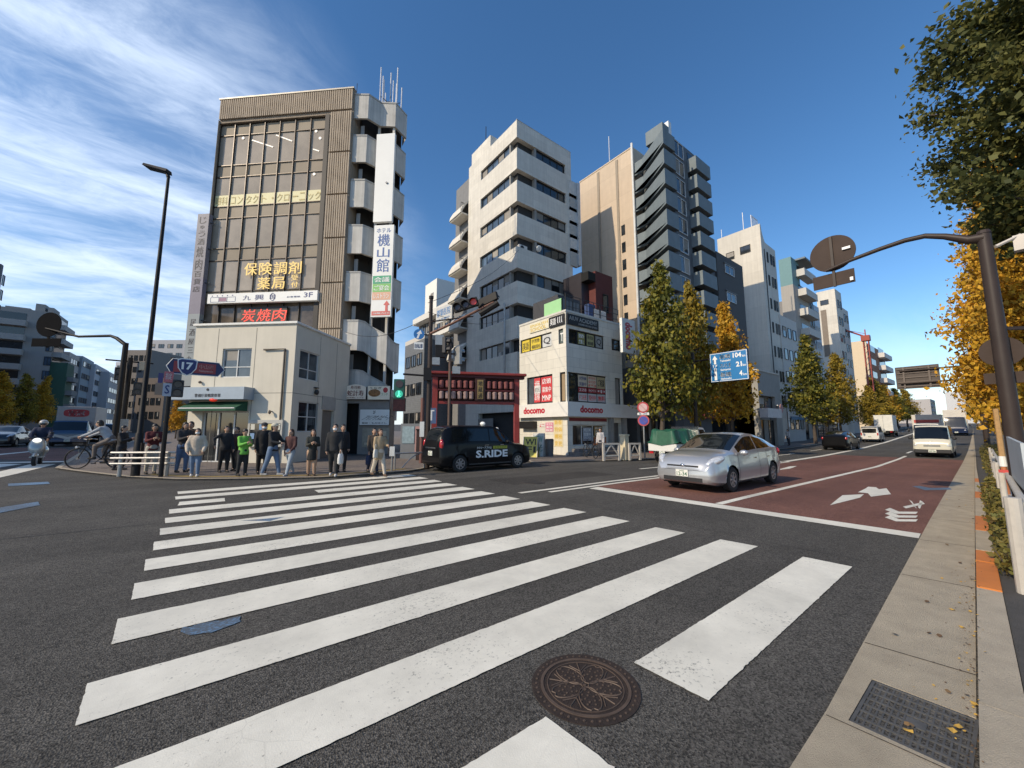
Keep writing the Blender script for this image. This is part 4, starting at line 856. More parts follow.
# window posters
def poster(fn, a, b, c, d, col, name, dd=.09, txt=None, tcol=None):
    mb = MB(); P = [fn(u, z, q) for q in (dd, dd + .012) for u, z in ((a, c), (b, c), (b, d), (a, d))]; mb.add(P, [(0, 1, 2, 3), (7, 6, 5, 4), (0, 4, 5, 1), (1, 5, 6, 2), (2, 6, 7, 3), (3, 7, 4, 0)]); o = mb.build('poster', M(name, col, .7, var=.12, scale=2.5), t)
    if txt:
        mb = MB(); n = len(txt)
        for i, s in enumerate(txt): z0_ = d - (d - c) * (i + .85) / n; z1_ = d - (d - c) * (i + .2) / n; text(mb, s, fn, a + (b - a) * .1, b - (b - a) * .1, z0_, z1_, d=dd - .004, bold=.01)
        mb.build('lettering', tcol or T_WHT, o)
def sub(h, a, b, c, d): return [h[0] + (h[1] - h[0]) * a, h[0] + (h[1] - h[0]) * b, h[2] + (h[3] - h[2]) * c, h[2] + (h[3] - h[2]) * d]
RD, PK, YL, CRM = (.55, .045, .05), (.62, .24, .33), (.66, .50, .05), (.60, .50, .36)
sgn = lambda r: [r[1], r[0], r[2], r[3]]
poster(Sf(), *sgn(sub(S2, .05, .46, .06, .94)), RD, 'red poster', txt=('店頭', '募集中', 'MNP'))
poster(Sf(), *sgn(sub(S2, .50, .74, .06, .94)), RD, 'red poster', txt=('大特価', 'お得')); poster(Sf(), *sgn(sub(S2, .49, .72, .38, .66)), (.65, .63, .6), 'white poster', dd=.075, txt=('のりかえ',), tcol=T_BLK)
for i, (c, n_) in enumerate(((CRM, 'cream poster'), (CRM, 'cream poster'), ((.45, .36, .2), 'ochre poster'))):
    a, b = .27 + .245 * i, .27 + .245 * (i + 1) - .02
    poster(Ff(), *sub(F2, a, b, .55, .95), c, n_, txt=(('大特価', '実施中'), ('のりかえ', '0120', '円'), ('ご相談',))[i], tcol=(T_NAVY, T_RED, T_BLK)[i]); poster(Ff(), *sub(F2, a, b, .36, .53), (.30, .03, .03), 'dark red poster', txt=('スマホ', 'キャンペーン', '中')[i:i + 1]); poster(Ff(), *sub(F2, a, b, .05, .33), (.42, .42, .42), 'grey poster', txt=('ドコモ光', '受付中', '無料')[i:i + 1], tcol=T_RED)
poster(Sf(), *sgn(sub(S3, .36, .68, .08, .92)), YL, 'yellow poster', txt=('学習塾', '個別'), tcol=T_BLK); poster(Sf(), *sgn(sub(S3, .72, .97, .08, .92)), YL, 'yellow poster', txt=('英語',), tcol=T_BLK); poster(Sf(), *sgn(sub(S3, .03, .30, .08, .92)), (.55, .56, .55), 'pale poster', txt=('Q',), tcol=T_BLK)
poster(Sf(), *sgn(sub(S3c, .1, .9, .08, .92)), (.10, .13, .12), 'dark poster', txt=('T',))
poster(Ff(), *sub(F3, .27, .46, .1, .9), (.26, .23, .07), 'olive poster', txt=('塾', '生')); poster(Ff(), *sub(F3, .52, .72, .1, .9), (.38, .35, .16), 'khaki poster', txt=('英会話', '無料体験'), tcol=T_BLK); poster(Ff(), *sub(F3, .78, .96, .1, .9), (.30, .31, .30), 'dim poster', txt=('Q',), tcol=T_BLK)
# upper signs
zu0, zu1 = FD.Fp(567, 324)[1], FD.Fp(567, 313.5)[1]
mb = MB(); mb.box(.06, FD.Fp(597.5, 328)[0], -.10, -.003, zu0, zu1); ks = mb.build('sign_board', M('black board', (.015, .015, .016), .5), t); mb = MB(); q = FD.Fp(597.5, 328)[0]; text(mb, 'AIUV ACADEMY', Ff(-.10), .2, q * .95, zu0 + .30, zu1 - .12, bold=.02); text(mb, '国際英語学院', Ff(-.10), q * .35, q * .95, zu0 + .08, zu0 + .2); mb.build('lettering', M('grey lettering', (.34, .34, .32), .5), ks)
s1, s2 = FD.Sp(550, 322)[0], FD.Sp(534, 328)[0]
mb = MB(); mb.box(-.10, -.003, .06, s1, zu0, zu1); k2 = mb.build('sign_board', _M['black board'], t); mb = MB(); text(mb, '英語', Sf(-.10), s1 * .92, s1 * .55, zu0 + .12, zu1 - .12)
for i in range(3): u = s1 * (.38 - .12 * i); mb.tube([(-.105, u + .07 * cos(q_), (zu0 + zu1) / 2 + .22 * sin(q_)) for q_ in [-1.2 + .4 * j for j in range(7)]], .03, 5)
mb.build('lettering', T_WHT, k2)
mb = MB(); mb.box(-.07, -.003, s1 + .05, s2 + .4, zu0 + .05, zu1 - .02); k3 = mb.build('sign_board', M('yellow white board', (.70, .66, .50), .6), t); mb = MB(); text(mb, 'ENGLISH', Sf(-.07), s2 + .3, s1 + .15, zu0 + .42, zu1 - .1); text(mb, 'SCHOOL', Sf(-.07), s2 + .3, s1 + .3, zu0 + .1, zu0 + .36); mb.build('lettering', M('amber lettering', (.62, .42, .05), .5), k3)
# entrance
window(t, Ff(), *ent, .28, [FR_W, G_DARK], 3, 1, .07, name='entrance_door')
poster(Ff(), *sub(ent, .36, .62, .22, .86), (.34, .36, .40), 'grey door poster', dd=.2, txt=('WELCOME', '営業中', '10:00')); poster(Ff(), *sub(ent, .70, .95, .45, .92), (.38, .22, .07), 'orange poster', dd=.2, txt=('お得', '大盛', '0円'))
poster(Ff(), *sub(ent, .52, .9, .02, .40), (.36, .12, .04), 'rust poster', dd=-.25, txt=('スマホ教室',))
mb = MB(); mb.box(ent[0] - .4, ent[1] + .6, -1.0, -.01, 0, .2); mb.box(ent[0] - .1, ent[1] + .4, -.6, -.011, .2, .4); mb.build('step', M('step stone', (.18, .16, .145), .8), t)
mb = MB(); mb.box(ent[0] - .3, ent[1] + .1, -.012, -.003, zf0 - .28, zf0 - .06); mb.build('red_band', M('dim red band', (.22, .03, .03), .6), t)
mb = MB(); mb.box(sd1[0], sd1[1], .25, .3, 0, sd1[3]); mb.build('shutter', M('grey shutter', (.12, .11, .10), .6, var=.15), t)
for x in (ent[1] + .35, DWd - .2): MB().box(x - .14, x + .14, -.30, -.004, 0, zf0 - .004).build('pillar', M('grey stone pillar', (.24, .23, .21), .7, var=.15), t)
g0 = FD.Sp(560, 440)[0]; g1 = FD.Sp(540, 440)[0]
poster(Sf(), FD.Sp(545, 440)[0], FD.Sp(538.5, 440)[0] * 0 + FD.Sp(540, 440)[0], 1.9, 3.1, (.66, .62, .6), 'white poster', dd=-.02, txt=('お得', 'L'), tcol=T_RED) if False else None
y_ = lambda px: FD.Sp(px, 430)[0]
poster(Sf(), y_(539.5), y_(545.3), 1.75, zf0 - .4, (.66, .63, .6), 'white poster', dd=-.02, txt=('人気', 'L'), tcol=T_RED); poster(Sf(), y_(545.8), y_(553.5), 1.45, zf0 - .35, PK, 'pink poster', dd=-.02, txt=('スマホ', '乗換', '歓迎')); poster(Sf(), y_(554), y_(563), .5, zf0 - .12, (.68, .58, .36), 'yellow paper poster', dd=-.02, txt=('新春', '特価', '機種', '変更'), tcol=M('amber print', (.65, .42, .05), .6))
mb = MB(); mb.box(-.38, -.02, DD - 1.9, DD - .4, zf0 - .75, zf0 - .25); mb.build('air_unit', FR_D, t)
mb = MB(); a = FD.Sp(543, 318)[0]
# rooftop: railing, green board, planter boxes
tg = thing('green_sign', 'plain light green board on a dark frame on the phone shop roof', 'sign', FD.o); a, z0 = FD.Sp(544.2, 315, .1); b, z1 = FD.Sp(561, 298, .1); mb = MB(); mb.box(.1, .16, b, a, DT + .16, z1); mb.build('board', M('light green board', (.34, .62, .30), .5, var=.05), tg)
mb = MB(); mb.bar((.2, b, DT + .1), (.2, b, z1), .08); mb.bar((.2, a, DT + .1), (.2, a, z1), .08); mb.bar((.2, b - .3, DT + .1), (.2, b - .3, z1 + .3), .06); mb.build('post', FR_D, tg)
tr = thing('roof_railing', 'thin dark railing along the roof edge of the phone shop', 'railing', FD.o); mb = MB()
for z in (DT + .45, DT + .85, DT + 1.2): mb.bar((.15, .12, z), (DWd - .1, .12, z), .03)
for i in range(9): x = .15 + (DWd - .25) * i / 8; mb.bar((x, .12, DT + .12), (x, .12, DT + 1.2), .035)
mb.build('rail', FR_D, tr)
tb = thing('roof_shed', 'dark grey plant room on the phone shop roof behind the railing', 'shed', FD.o); mb = MB(); mb.box(.7, 2.9, 1.4, 4, DT + .02, DT + 1.7); mb.build('wall', M('dark shed', (.05, .05, .055), .7), tb); mb = MB()
for i in range(6): mb.box(.75 + i * .35, 1.02 + i * .35, 1.37, 1.395, DT + .3, DT + 1.5)
mb.build('louvre', M('grey louvre', (.12, .12, .12), .5), tb)
for i, (x, c) in enumerate(((603, 'white slatted crate on the phone shop roof, left of the other'), (608, 'white slatted crate on the phone shop roof, right of the other'))):
    tc_ = thing('crate', c, 'crate', FD.world((FD.Fp(x, 316)[0], .5, DT + .02)), 0, 'crates on the shop roof'); mb = MB()
    for k in range(5): mb.box(-.35 + k * .16, -.23 + k * .16, 0, .03, 0, .95)
    for k in (0, 1): mb.box(-.36, .42, .03, .06, .1 + .6 * k, .2 + .6 * k)
    mb.build('slat', M('white painted wood', (.62, .60, .56), .7), tc_)
tv = thing('vertical_sign', 'white vertical board with red lettering at the right end of the phone shop', 'sign', FD.o); u0, z0 = FD.Fp(623, 352, -.9); u1, z1 = FD.Fp(634.5, 321, -.9); mb = MB(); mb.box(u0, u1, -.9, -.7, z0, z1); bd = mb.build('board', S_WHT, tv); mb = MB()
v_, f_, _a = text_verts('docomo', .05); cx = (u0 + u1) / 2; mb.add([(cx + (b - .5) * .55 * (u1 - u0), -.906, z1 - .25 - a * (z1 - z0 - .5)) for a, b in v_], f_); mb.build('lettering', T_DOC, bd); mb = MB(); mb.bar((u0, -.8, z1 - .5), (DWd - .1, .02, z1 - .5), .06); mb.bar((u0, -.8, z0 + .5), (DWd - .1, .02, z0 + .5), .06); mb.build('bracket', FR_D, tv)

# ------------------------------------------------------------ pale banded office block behind the shop
p = pdep(516.8, 120, 31.5); F2b_ = Frame(p.x, p.y, 0, zg(p.x, p.y)); FT = F2b_.Fp(516.8, 119.5)[1]; LD = F2b_.Sp(468.5, 206)[0]; RW = F2b_.Fp(570.5, 152)[0]
print('B2', p, FT, LD, RW, 'B1', FB.o, BW, BT, fh, 'P', FP.o, PW, zt, 'D', FD.o, DT, DD, DWd, 'tower', tp, zT)
t = thing('office_building', 'pale concrete office block with wide banded parapets and strip windows behind the phone shop', 'building', F2b_.o)
PALE = tiles('pale concrete', (.67, .635, .56), (.55, .52, .46), 1.8, .62, .012, .8, .07, .5, .18)
tops = [119.5, 147.4, 180, 212.9, 246.6, 281.2, 316]; bots = [136.8, 168.4, 201, 234.1, 267.9, 303.8, 338]
zs = [(F2b_.Fp(517 + i * .4, b)[1], F2b_.Fp(517 + i * .4, a)[1]) for i, (a, b) in enumerate(zip(tops, bots))]
fh2 = (zs[1][1] - zs[5][1]) / 4
while zs[-1][0] > 3.6: zs.append((zs[-1][0] - fh2, zs[-1][1] - fh2))
zs[5] = (zs[4][0] - fh2, zs[4][1] - fh2); zs[6] = (zs[5][0] - fh2, zs[5][1] - fh2)
q0 = F2b_.Sp(480, 260)[0]; q1 = F2b_.Fp(566.5, 230)[0]; bx_ = F2b_.Fp(537, 160)[0]; by_ = F2b_.Sp(508.5, 160)[0]
mb = MB(); 
for i, (a, b) in enumerate(zs): mb.prism([(0, 0), (RW, 0), (RW, LD), (0, LD)], a, b)
mb.build('parapet_band', PALE, t)
mb = MB(); mb.box(.004, .5, q0, LD - .003, 0, FT - .01); mb.box(q1, RW - .004, .004, .6, 0, FT - .01); mb.build('wall', PALE, t)
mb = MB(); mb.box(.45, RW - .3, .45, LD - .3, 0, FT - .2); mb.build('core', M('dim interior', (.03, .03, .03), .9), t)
for i in range(len(zs) - 1):
    z0, z1 = zs[i + 1][1], zs[i][0]
    if z1 - z0 < .2: continue
    z0 += .002; z1 -= .002
    window(t, Ff(), bx_, q1, z0, z1, .22, [FR_D, G_DARK], 4, 1, .05); window(t, Sf(), by_, q0, z0, z1, .22, [FR_D, G_BLUE if i < 4 else G_DARK], 5, 1, .05)
    MB().box(bx_ - .25, bx_ - .002, .1, .45, z0, z1).build('pillar', M('grey pillar', (.26, .25, .23), .8), t); MB().box(.1, .45, by_ - .2, by_ - .002, z0, z1).build('pillar', _M['grey pillar'], t)
mb = MB(); mb.box(-.02, RW, -.02, .1, FT, FT + .06); mb.build('roof_edge', M('metal edge', (.5, .5, .5), .4, .4), t)
a_, zz_ = F2b_.Sp(488, 137); mb = MB(); mb.box(.3, 3, a_, LD - .05, FT, F2b_.Sp(489, 136.5, .3)[1]); mb.build('roof_house', PALE, t)
_d, _b = F2b_.Sp(505, 382, -.2); _d, _t = F2b_.Sp(504.5, 303, -.2); MB().tube([(-.2, _d, _b), (-.2, _d, _t)], .085, 8).build('flue_pipe', M('pale flue pipe', (.45, .45, .44), .4, .3), t)
mb = MB(); mb.box(-.012, .02, LD * .42, LD * .72, .1, 2.6); mb.build('shutter', M('roller shutter', (.17, .17, .165), .6, var=.1), t)
# back stair balconies at its far-left edge, each with a curved concrete front
for i in range(6):
    zb = zs[i + 1][0] - .1; mb = MB(); pts = []
    y0 = LD; n = 8; prof = [(0, 1.35), (-.35, 1.25), (-.8, .75), (-1.15, .1), (-1.25, -.35)]
    vs = []
    for x, dz in prof: vs += [(x + .4, y0 + .1, zb + dz), (x + .4, y0 + 2.6, zb + dz)]
    vs2 = [(v[0] + .12, v[1], v[2] - .14) for v in vs]; m_ = len(prof)
    mb.add(vs + vs2, [(2 * k, 2 * k + 1, 2 * k + 3, 2 * k + 2) for k in range(m_ - 1)] + [(2 * m_ + 2 * k, 2 * m_ + 2 * k + 1, 2 * m_ + 2 * k + 3, 2 * m_ + 2 * k + 2) for k in range(m_ - 1)] + [(2 * k, 2 * k + 2, 2 * m_ + 2 * k + 2, 2 * m_ + 2 * k) for k in range(m_ - 1)] + [(2 * k + 1, 2 * k + 3, 2 * m_ + 2 * k + 3, 2 * m_ + 2 * k + 1) for k in range(m_ - 1)])
    mb.box(-.75, .4, y0 + .12, y0 + 2.6, zb - .45, zb - .3); mb.build('balcony', PALE, t)
    mb = MB()
    for k in range(6): mb.bar((-.82 + .16 * k, y0 + .14, zb - .3), (-.82 + .16 * k, y0 + .14, zb + .75), .03)
    mb.bar((-.85, y0 + .14, zb + .75), (.05, y0 + .14, zb + .75), .04); mb.build('railing', FR_D, t)
mb = MB(); mb.box(.4, RW, LD + .001, LD + 3.4, 0, FT - .6); mb.build('rear_wall', M('grey rear wall', (.20, .20, .20), .85, streak=.15), t)
ts = thing('vertical_sign', 'tall pale ladder-like sign frame on the right corner of the banded office block', 'sign', F2b_.o); u0, z1 = F2b_.Fp(570.5, 180, -.25); u1, _q = F2b_.Fp(579.5, 172, -.25); _q, z0 = F2b_.Fp(576, 264, -.25)
mb = MB(); mb.box(u1 - .35, u1, -.25, .3, z0, z1 + .15); mb.build('board', M('pale sign metal', (.50, .53, .55), .35, .3), ts); mb = MB()
for i in range(6): z = z0 + (z1 - z0) * (i + .5) / 6; mb.box(u0 + .02, u1 - .36, -.1, .15, z - .9, z + .85, i % 2)
mb.build('panel', [M('grey panel sign', (.38, .38, .36), .5), M('white panel sign', (.56, .55, .52), .5)], ts)
ac = thing('satellite_dish', 'small white satellite dish on the banded office block parapet', 'dish', F2b_.world((F2b_.Fp(538, 249)[0], -.05, zs[4][1]))); mb = MB(); mb.tube([(0, .1, 0), (0, 0, .35)], .03, 6); mb.build('mast', FR_D, ac); mb = MB(); mb.ell((0, -.06, .42), (.30, .10, .30), 16, 8, R=Matrix.Rotation(.5, 3, 'X')); mb.build('reflector', M('dish white', (.75, .74, .70), .5), ac)
ac = thing('air_conditioner', 'white air conditioner box behind the parapet, left of the satellite dish', 'air conditioner', F2b_.world((F2b_.Fp(525, 245)[0], .25, zs[4][1]))); mb = MB(); mb.box(-.45, .45, -.02, .3, -.1, .42); mb.build('case', M('ac white', (.6, .58, .54), .5), ac); mb = MB(); mb.disc((-.12, -.03, .17), (0, -1, 0), .2, .02, 16); mb.build('fan', FR_D, ac)
p = pdep(486, 128, 38); tag(MB().tube([(0, 0, 0), (0, 0, 4.8)], .04, 6).build('antenna', FR_D, None, loc=(p.x, p.y, zs[0][1])), 'thin lone aerial on the roof of the banded office block', 'antenna')
# ------------------------------------------------------------ buildings along the avenue to the east and in the side streets
def wins(t, fn, u0, u1, z0, z1, nx, nz, ww, wh, mats, dep=.06, fr=.05, nu=2, skip=()):
    """a grid of windows set just proud of a plain wall, each a part of its own"""
    for j in range(nz):
        for i in range(nx):
            if (i, j) in skip: continue
            c = u0 + (u1 - u0) * (i + .5) / nx; z = z0 + (z1 - z0) * (j + .5) / nz; window(t, fn, c - ww / 2, c + ww / 2, z - wh / 2, z + wh / 2, -.03, mats, nu, 1, fr)
def block_wall(t, W_, D_, H_, mat, name='wall', x0=0, y0=0, z0=0):
    mb = MB(); mb.box(x0, x0 + W_, y0, y0 + D_, z0, H_); return mb.build(name, mat, t)
def slab(t, x0, x1, y0, y1, z0, z1, mat, name): mb = MB(); mb.box(x0, x1, y0, y1, z0, z1); return mb.build(name, mat, t)
GREY = M('grey tile wall', (.23, .225, .22), .8, 0, .06, 1, streak=.08); ROOFC = M('roof grey', (.25, .25, .25), .9)

# tan apartment tower with wrap-round balconies
K = on_y(672, 133, YF); FT_ = Frame(K.x, YF, 0, zg(K.x, YF)); H_ = FT_.Fp(672, 133)[1]
def hitF(Fr, p, az, px, py):
    d = ray(px, py); D = Vector((d.x, d.y)); w = Fr.world((p[0], p[1], 0)); n = Vector((cos(az), sin(az))); det = n.x * -D.y + D.x * n.y; s = (-w.x * -D.y - D.x * w.y) / det; return (p[0] + s * cos(az), p[1] + s * sin(az))
pB_ = hitF(FT_, (0, 0), pi, 662.5, 127); pA_ = hitF(FT_, pB_, radians(60), 642, 152); pT = hitF(FT_, pA_, radians(90), 632, 148); pE = hitF(FT_, pT, radians(90), 580, 190)
t = thing('apartment_tower', 'tall apartment tower with a blank tan side wall and stacked blue-grey balconies', 'building', FT_.o)
TAN = tiles('tan panel wall', (.58, .46, .335), (.46, .36, .26), 3.2, 2.9, .02, .8, .05, 0, .10); SLATE = M('slate grey wall', (.115, .128, .14), .75, 0, .10, 1, streak=.1); SLB = M('blue grey balcony', (.165, .20, .215), .7, 0, .10, 1.5, streak=.1)
hT = zat(147.5, *FT_.world((*pT, 0)).xy) - FT_.o.z
RWt = FT_.Fp(699, 150)[0]
mb = MB(); mb.prism([pT, (RWt, pT[1]), (RWt, pE[1]), pE], 0, hT); mb.build('tan_wall', TAN, t)
mb = MB(); mb.prism([(.05, .35), (RWt, .35), (RWt, pT[1]), (pT[0] + 1.6, pT[1]), (pB_[0] + 1.3, .9)], 0, H_ + .2); mb.build('wall', SLATE, t)
zt1 = zat(128, *FT_.world((*pB_, 0)).xy) - FT_.o.z; zt2 = zat(250, *FT_.world((*pB_, 0)).xy) - FT_.o.z; fhT2 = (zt1 - zt2) / 6.0
pth = [(0.3, -.05), pB_, pA_, (pT[0] - .02, pT[1] - .02)]; pth2 = []
for a, b in zip(pth, pth[1:]): pth2 += [a]
pth2.append(pth[-1]); pth_r = list(reversed(pth2))
i = 0; z = zt1
while z > 4.5:
    mb = MB(); n = len(pth_r); inn = [(p[0] + .16, p[1] + .16) for p in pth_r]; vs = []
    for k in range(n): vs += [(pth_r[k][0], pth_r[k][1], z - 1.45), (pth_r[k][0], pth_r[k][1], z), (inn[k][0], inn[k][1], z), (inn[k][0], inn[k][1], z - 1.45)]
    mb.add(vs, [(4 * a + j, 4 * (a + 1) + j, 4 * (a + 1) + (j + 1) % 4, 4 * a + (j + 1) % 4) for a in range(n - 1) for j in range(4)])
    mb.prism([(p[0] + .02, p[1] + .02) for p in pth_r[::-1]] + [(.3, pT[1] - .02)], z - 1.42, z - 1.25); mb.build('balcony', SLB, t)
    # side window of the front wall and its right-hand balcony
    window(t, Ff(.35), FT_.Fp(677, 160)[0], FT_.Fp(686.5, 160)[0], z - 1.2, z + .35, -.04, [FR_W, G_MID], 2, 1, .06)
    mb = MB(); x0, x1 = FT_.Fp(690.5, 165)[0], RWt + .9; mb.box(x0, x1, -.55, -.42, z - 2.1, z - .75); mb.box(x0, x0 + .1, -.42, .34, z - 2.1, z - .75); mb.box(x1 - .1, x1, -.42, .34, z - 2.1, z - .75); mb.box(x0 + .1, x1 - .1, -.42, .34, z - 2.05, z - 1.95); mb.build('balcony', SLB, t)
    mb = MB(); mb.box(x0 + .1, RWt - .1, .30, .345, z - 1.9, z + .1); mb.build('balcony_door', G_DARK, t)
    mb = MB(); mb.box(pT[0] + 1.55, pT[0] + 1.62, .95, pT[1] - .5, z - 1.9, z + .6); mb.build('balcony_door', BLK, t)
    z -= fhT2
mb = MB(); cxp = (pT[0] - .2, pT[1] - .1); mb.tube([(*cxp, 0), (*cxp, hT + .3)], .12, 8); mb.build('drain_pipe', M('white pipe', (.6, .6, .58), .5), t)
y1 = FT_.Sp(618, 200, pT[0])[0]; y2 = FT_.Sp(599, 200, pT[0])[0]
for yy in (y1, y2): slab(t, pT[0] - .08, pT[0] - .003, yy - .14, yy + .14, 0, hT - .3, M('grey joint strip', (.30, .25, .19), .8), 'joint_strip')
mb = MB()
for k in range(11): mb.box(pT[0] - .03, pT[0] - .003, y1 - .75, y1 - .3, 3 + k * fhT2 * .97, 4.1 + k * fhT2 * .97)
mb.build('slot_window', G_DARK, t)
slab(t, pB_[0] + 1.4, .9, .8, 2.6, H_ + .2, H_ + 1.6, SLB, 'roof_house'); slab(t, .9, 1.4, .8, 2.2, H_ + .2, H_ + 2.3, M('white fin', (.7, .7, .68), .6), 'roof_fin')
slab(t, pT[0] - .05, RWt, pT[1], pE[1] + .05, hT, hT + .12, M('tan cap', (.55, .45, .33), .7), 'parapet_cap')
q = FT_.world((pT[0] + 1.5, pT[1] + 4, hT)); tag(MB().tube([(0, 0, 0), (0, 0, 4.6)], .05, 6).build('antenna', M('aerial rod', (.5, .5, .5), .5), None, loc=q), 'tall whip aerial on the roof of the tan apartment tower', 'antenna')
# dark red building in front of it
pr = on_y(588, 268, 21.2); FR_ = Frame(pr.x, 21.2, 0, zg(pr.x, 21)); t = thing('red_building', 'low dark maroon building between the phone shop and the tan tower', 'building', FR_.o); hr = FR_.Fp(588, 268)[1]; wr = FR_.Fp(612, 274)[0]
MAR = M('maroon wall', (.105, .022, .018), .75, 0, .12, 2, streak=.1); x1 = FR_.Fp(596, 300)[0]
block_wall(t, wr - x1, 3.0, hr, MAR, x0=x1); mb = MB(); mb.box(0, x1 - .003, .8, 3, 0, hr - .1); mb.build('glazed_bay', M('dim bay', (.03, .025, .03), .4), t)
slab(t, 0, x1 - .003, .0, .8, hr - 1.0, hr - .25, BLK, 'canopy'); slab(t, .1, x1 - .003, .1, .6, hr - 4.2, hr - 3.1, M('blue panel', (.03, .06, .16), .5), 'blue_panel')
window(t, Ff(), x1 + .9, x1 + 1.6, hr - 3.6, hr - 1.9, -.03, [FR_D, G_DARK], 1, 1, .05); window(t, Ff(), x1 + .9, x1 + 1.6, hr - 6.6, hr - 4.9, -.03, [FR_D, G_DARK], 1, 1, .05)
# dark grey building
def corner(px, py, Y): p = on_y(px, py, Y); Fr = Frame(p.x, Y, 0, zg(p.x, Y)); return Fr, Fr.Fp(px, py)[1]
Fr, H1 = corner(716, 251, 17.4); W1 = Fr.Fp(741.5, 256)[0]; D1 = Fr.Sp(702, 259)[0]; t = thing('dark_building', 'dark grey apartment block beside the white tower with the sloping roof', 'building', Fr.o)
DG = M('dark grey wall', (.075, .072, .07), .8, 0, .08, 1.5, streak=.08); block_wall(t, W1, D1, H1, DG); n = 7; fhh = 3.05
for i in range(n):
    z = H1 - 1.6 - i * fhh; 
    if z < 2: break
    window(t, Ff(), W1 * .28, W1 * .62, z - .3, z + .7, -.03, [FR_W, G_MID], 2, 1, .06)
    slab(t, W1 * .24, W1 * .66, -.12, -.003, z + .72, z + .84, M('dim trim', (.12, .12, .12), .7), 'window_hood')
    mb = MB(); mb.box(-.9, -.8, .2, D1 - .5, z - 1.2, z - .1); mb.box(-.8, -.003, .2, .3, z - 1.2, z - .1); mb.box(-.8, -.003, .3, D1 - .5, z - 1.2, z - 1.1); mb.build('balcony', M('grey balcony', (.10, .10, .105), .7), t)
    slab(t, -.02, -.003, .6, D1 - 1, z - 1.05, z + .8, G_DARK, 'balcony_door')
# white tower with a sloping parapet
Fr, H2 = corner(759.5, 223.5, 17.1); W2 = Fr.Fp(779, 300)[0]; D2 = Fr.Sp(717, 238)[0]; t = thing('white_tower', 'tall white tower with a sloping curved parapet and small window columns', 'building', Fr.o)
WT = tiles('white tower wall', (.66, .62, .54), (.54, .51, .45), 2.2, 1.5, .014, .8, .05, 0, .14); WT2 = M('pale grey wall', (.54, .52, .48), .8, 0, .05, 1, streak=.07)
x1 = Fr.Fp(765, 245)[0]; zr_ = Fr.Fp(778, 253)[1]; z2_ = Fr.Fp(765.5, 243)[1]
prof = [(0, 0), (W2, 0), (W2, zr_), (x1, z2_), (x1 * .62, z2_ + (H2 - z2_) * .28), (x1 * .35, z2_ + (H2 - z2_) * .62), (x1 * .2, H2), (0, H2)]
mb = MB(); mb.plate(prof, lambda u, z, d: (u, -d, z), D2); mb.build('wall', WT, t)
fhh = 3.0; z = zr_ - 1.9
while z > 3:
    for k, (a, b) in enumerate(((.33, .41), (.58, .68), (.76, .86))): window(t, Ff(), W2 * a, W2 * b, z - .5, z + .85, -.03, [FR_D, G_DARK], 1, 1, .05)
    z -= fhh
slab(t, W2 * .16, W2 * .20, -.05, -.003, 1, z2_ - 1, M('dark recess strip', (.05, .05, .05), .8), 'recess_strip')
window(t, Sf(), 1.2, 2.4, H2 - 3.2, H2 - 2.2, -.03, [FR_D, G_DARK], 1, 1, .05); window(t, Sf(), D2 - 2, D2 - 1, H2 - 3.4, H2 - 2.4, -.03, [FR_D, G_DARK], 1, 1, .05)
mb = MB()
for k in range(6): x = .3 + k * .35; mb.tube([(.3 + k * .4, 1, H2), (.3 + k * .4, 1, H2 + 1.7)], .05, 5)
mb.bar((.3, 1, H2 + 1.65), (2.3, 1, H2 + 1.65), .07); mb.build('roof_frame', M('white roof frame', (.7, .7, .7), .5), t)
mb = MB(); mb.tube([(.6, D2 * .4, H2), (.6, D2 * .4, H2 + 2.6)], .05, 5); mb.tube([(.5, D2 - .4, H2), (.5, D2 - .4, H2 + 1.4)], .04, 5); mb.build('aerial', _M['aerial rod'], t)
# lower grey neighbour with many windows
p = on_y(779.5, 316, 17.0); Fr = Frame(p.x, 17.0, 0, zg(p.x, 17)); H3 = Fr.Fp(785, 317)[1]; W3 = Fr.Fp(796, 321)[0]; t = thing('office_block', 'lower pale grey office block right beside the white tower', 'building', Fr.o); block_wall(t, W3, 5, H3, WT2)
wins(t, Ff(), .3, W3 - .3, .8, H3 - .6, 3, max(3, int(H3 / 3)), W3 / 5, 1.4, [FR_D, G_DARK], nu=1)
# block with teal top
Fr, H4 = corner(790.5, 256.5, 18.0); W4 = Fr.Fp(806, 275)[0]; D4 = Fr.Sp(778.5, 262)[0]; t = thing('teal_building', 'grey apartment block with a teal top floor and stepped balconies', 'building', Fr.o); zt4 = Fr.Sp(785, 286)[1]
block_wall(t, W4, D4, zt4, M('warm grey wall', (.36, .335, .30), .8, 0, .05, 1, streak=.08)); slab(t, 0, W4 * .5, .0, D4, zt4, H4, M('teal wall', (.14, .26, .27), .7, var=.06), 'teal_storey')
z = H4 - 1.5; k = 0
while z > 4:
    mb = MB(); mb.box(W4 * .25, W4 + .4, -1.1, -1.0, z - 1.2, z - .15); mb.box(W4 * .25, W4 * .25 + .1, -1.0, -.003, z - 1.2, z - .15); mb.box(W4 * .25 + .1, W4 + .4, -1.0, -.003, z - 1.18, z - 1.05); mb.build('balcony', WT2, t); slab(t, W4 * .35, W4 * .95, -.03, -.003, z - 1, z + .8, G_DARK, 'balcony_door'); z -= 3.0
slab(t, W4 * .3, W4 + .5, -1.2, 1.5, H4 - .1, H4 + .15, SLB, 'roof_canopy')
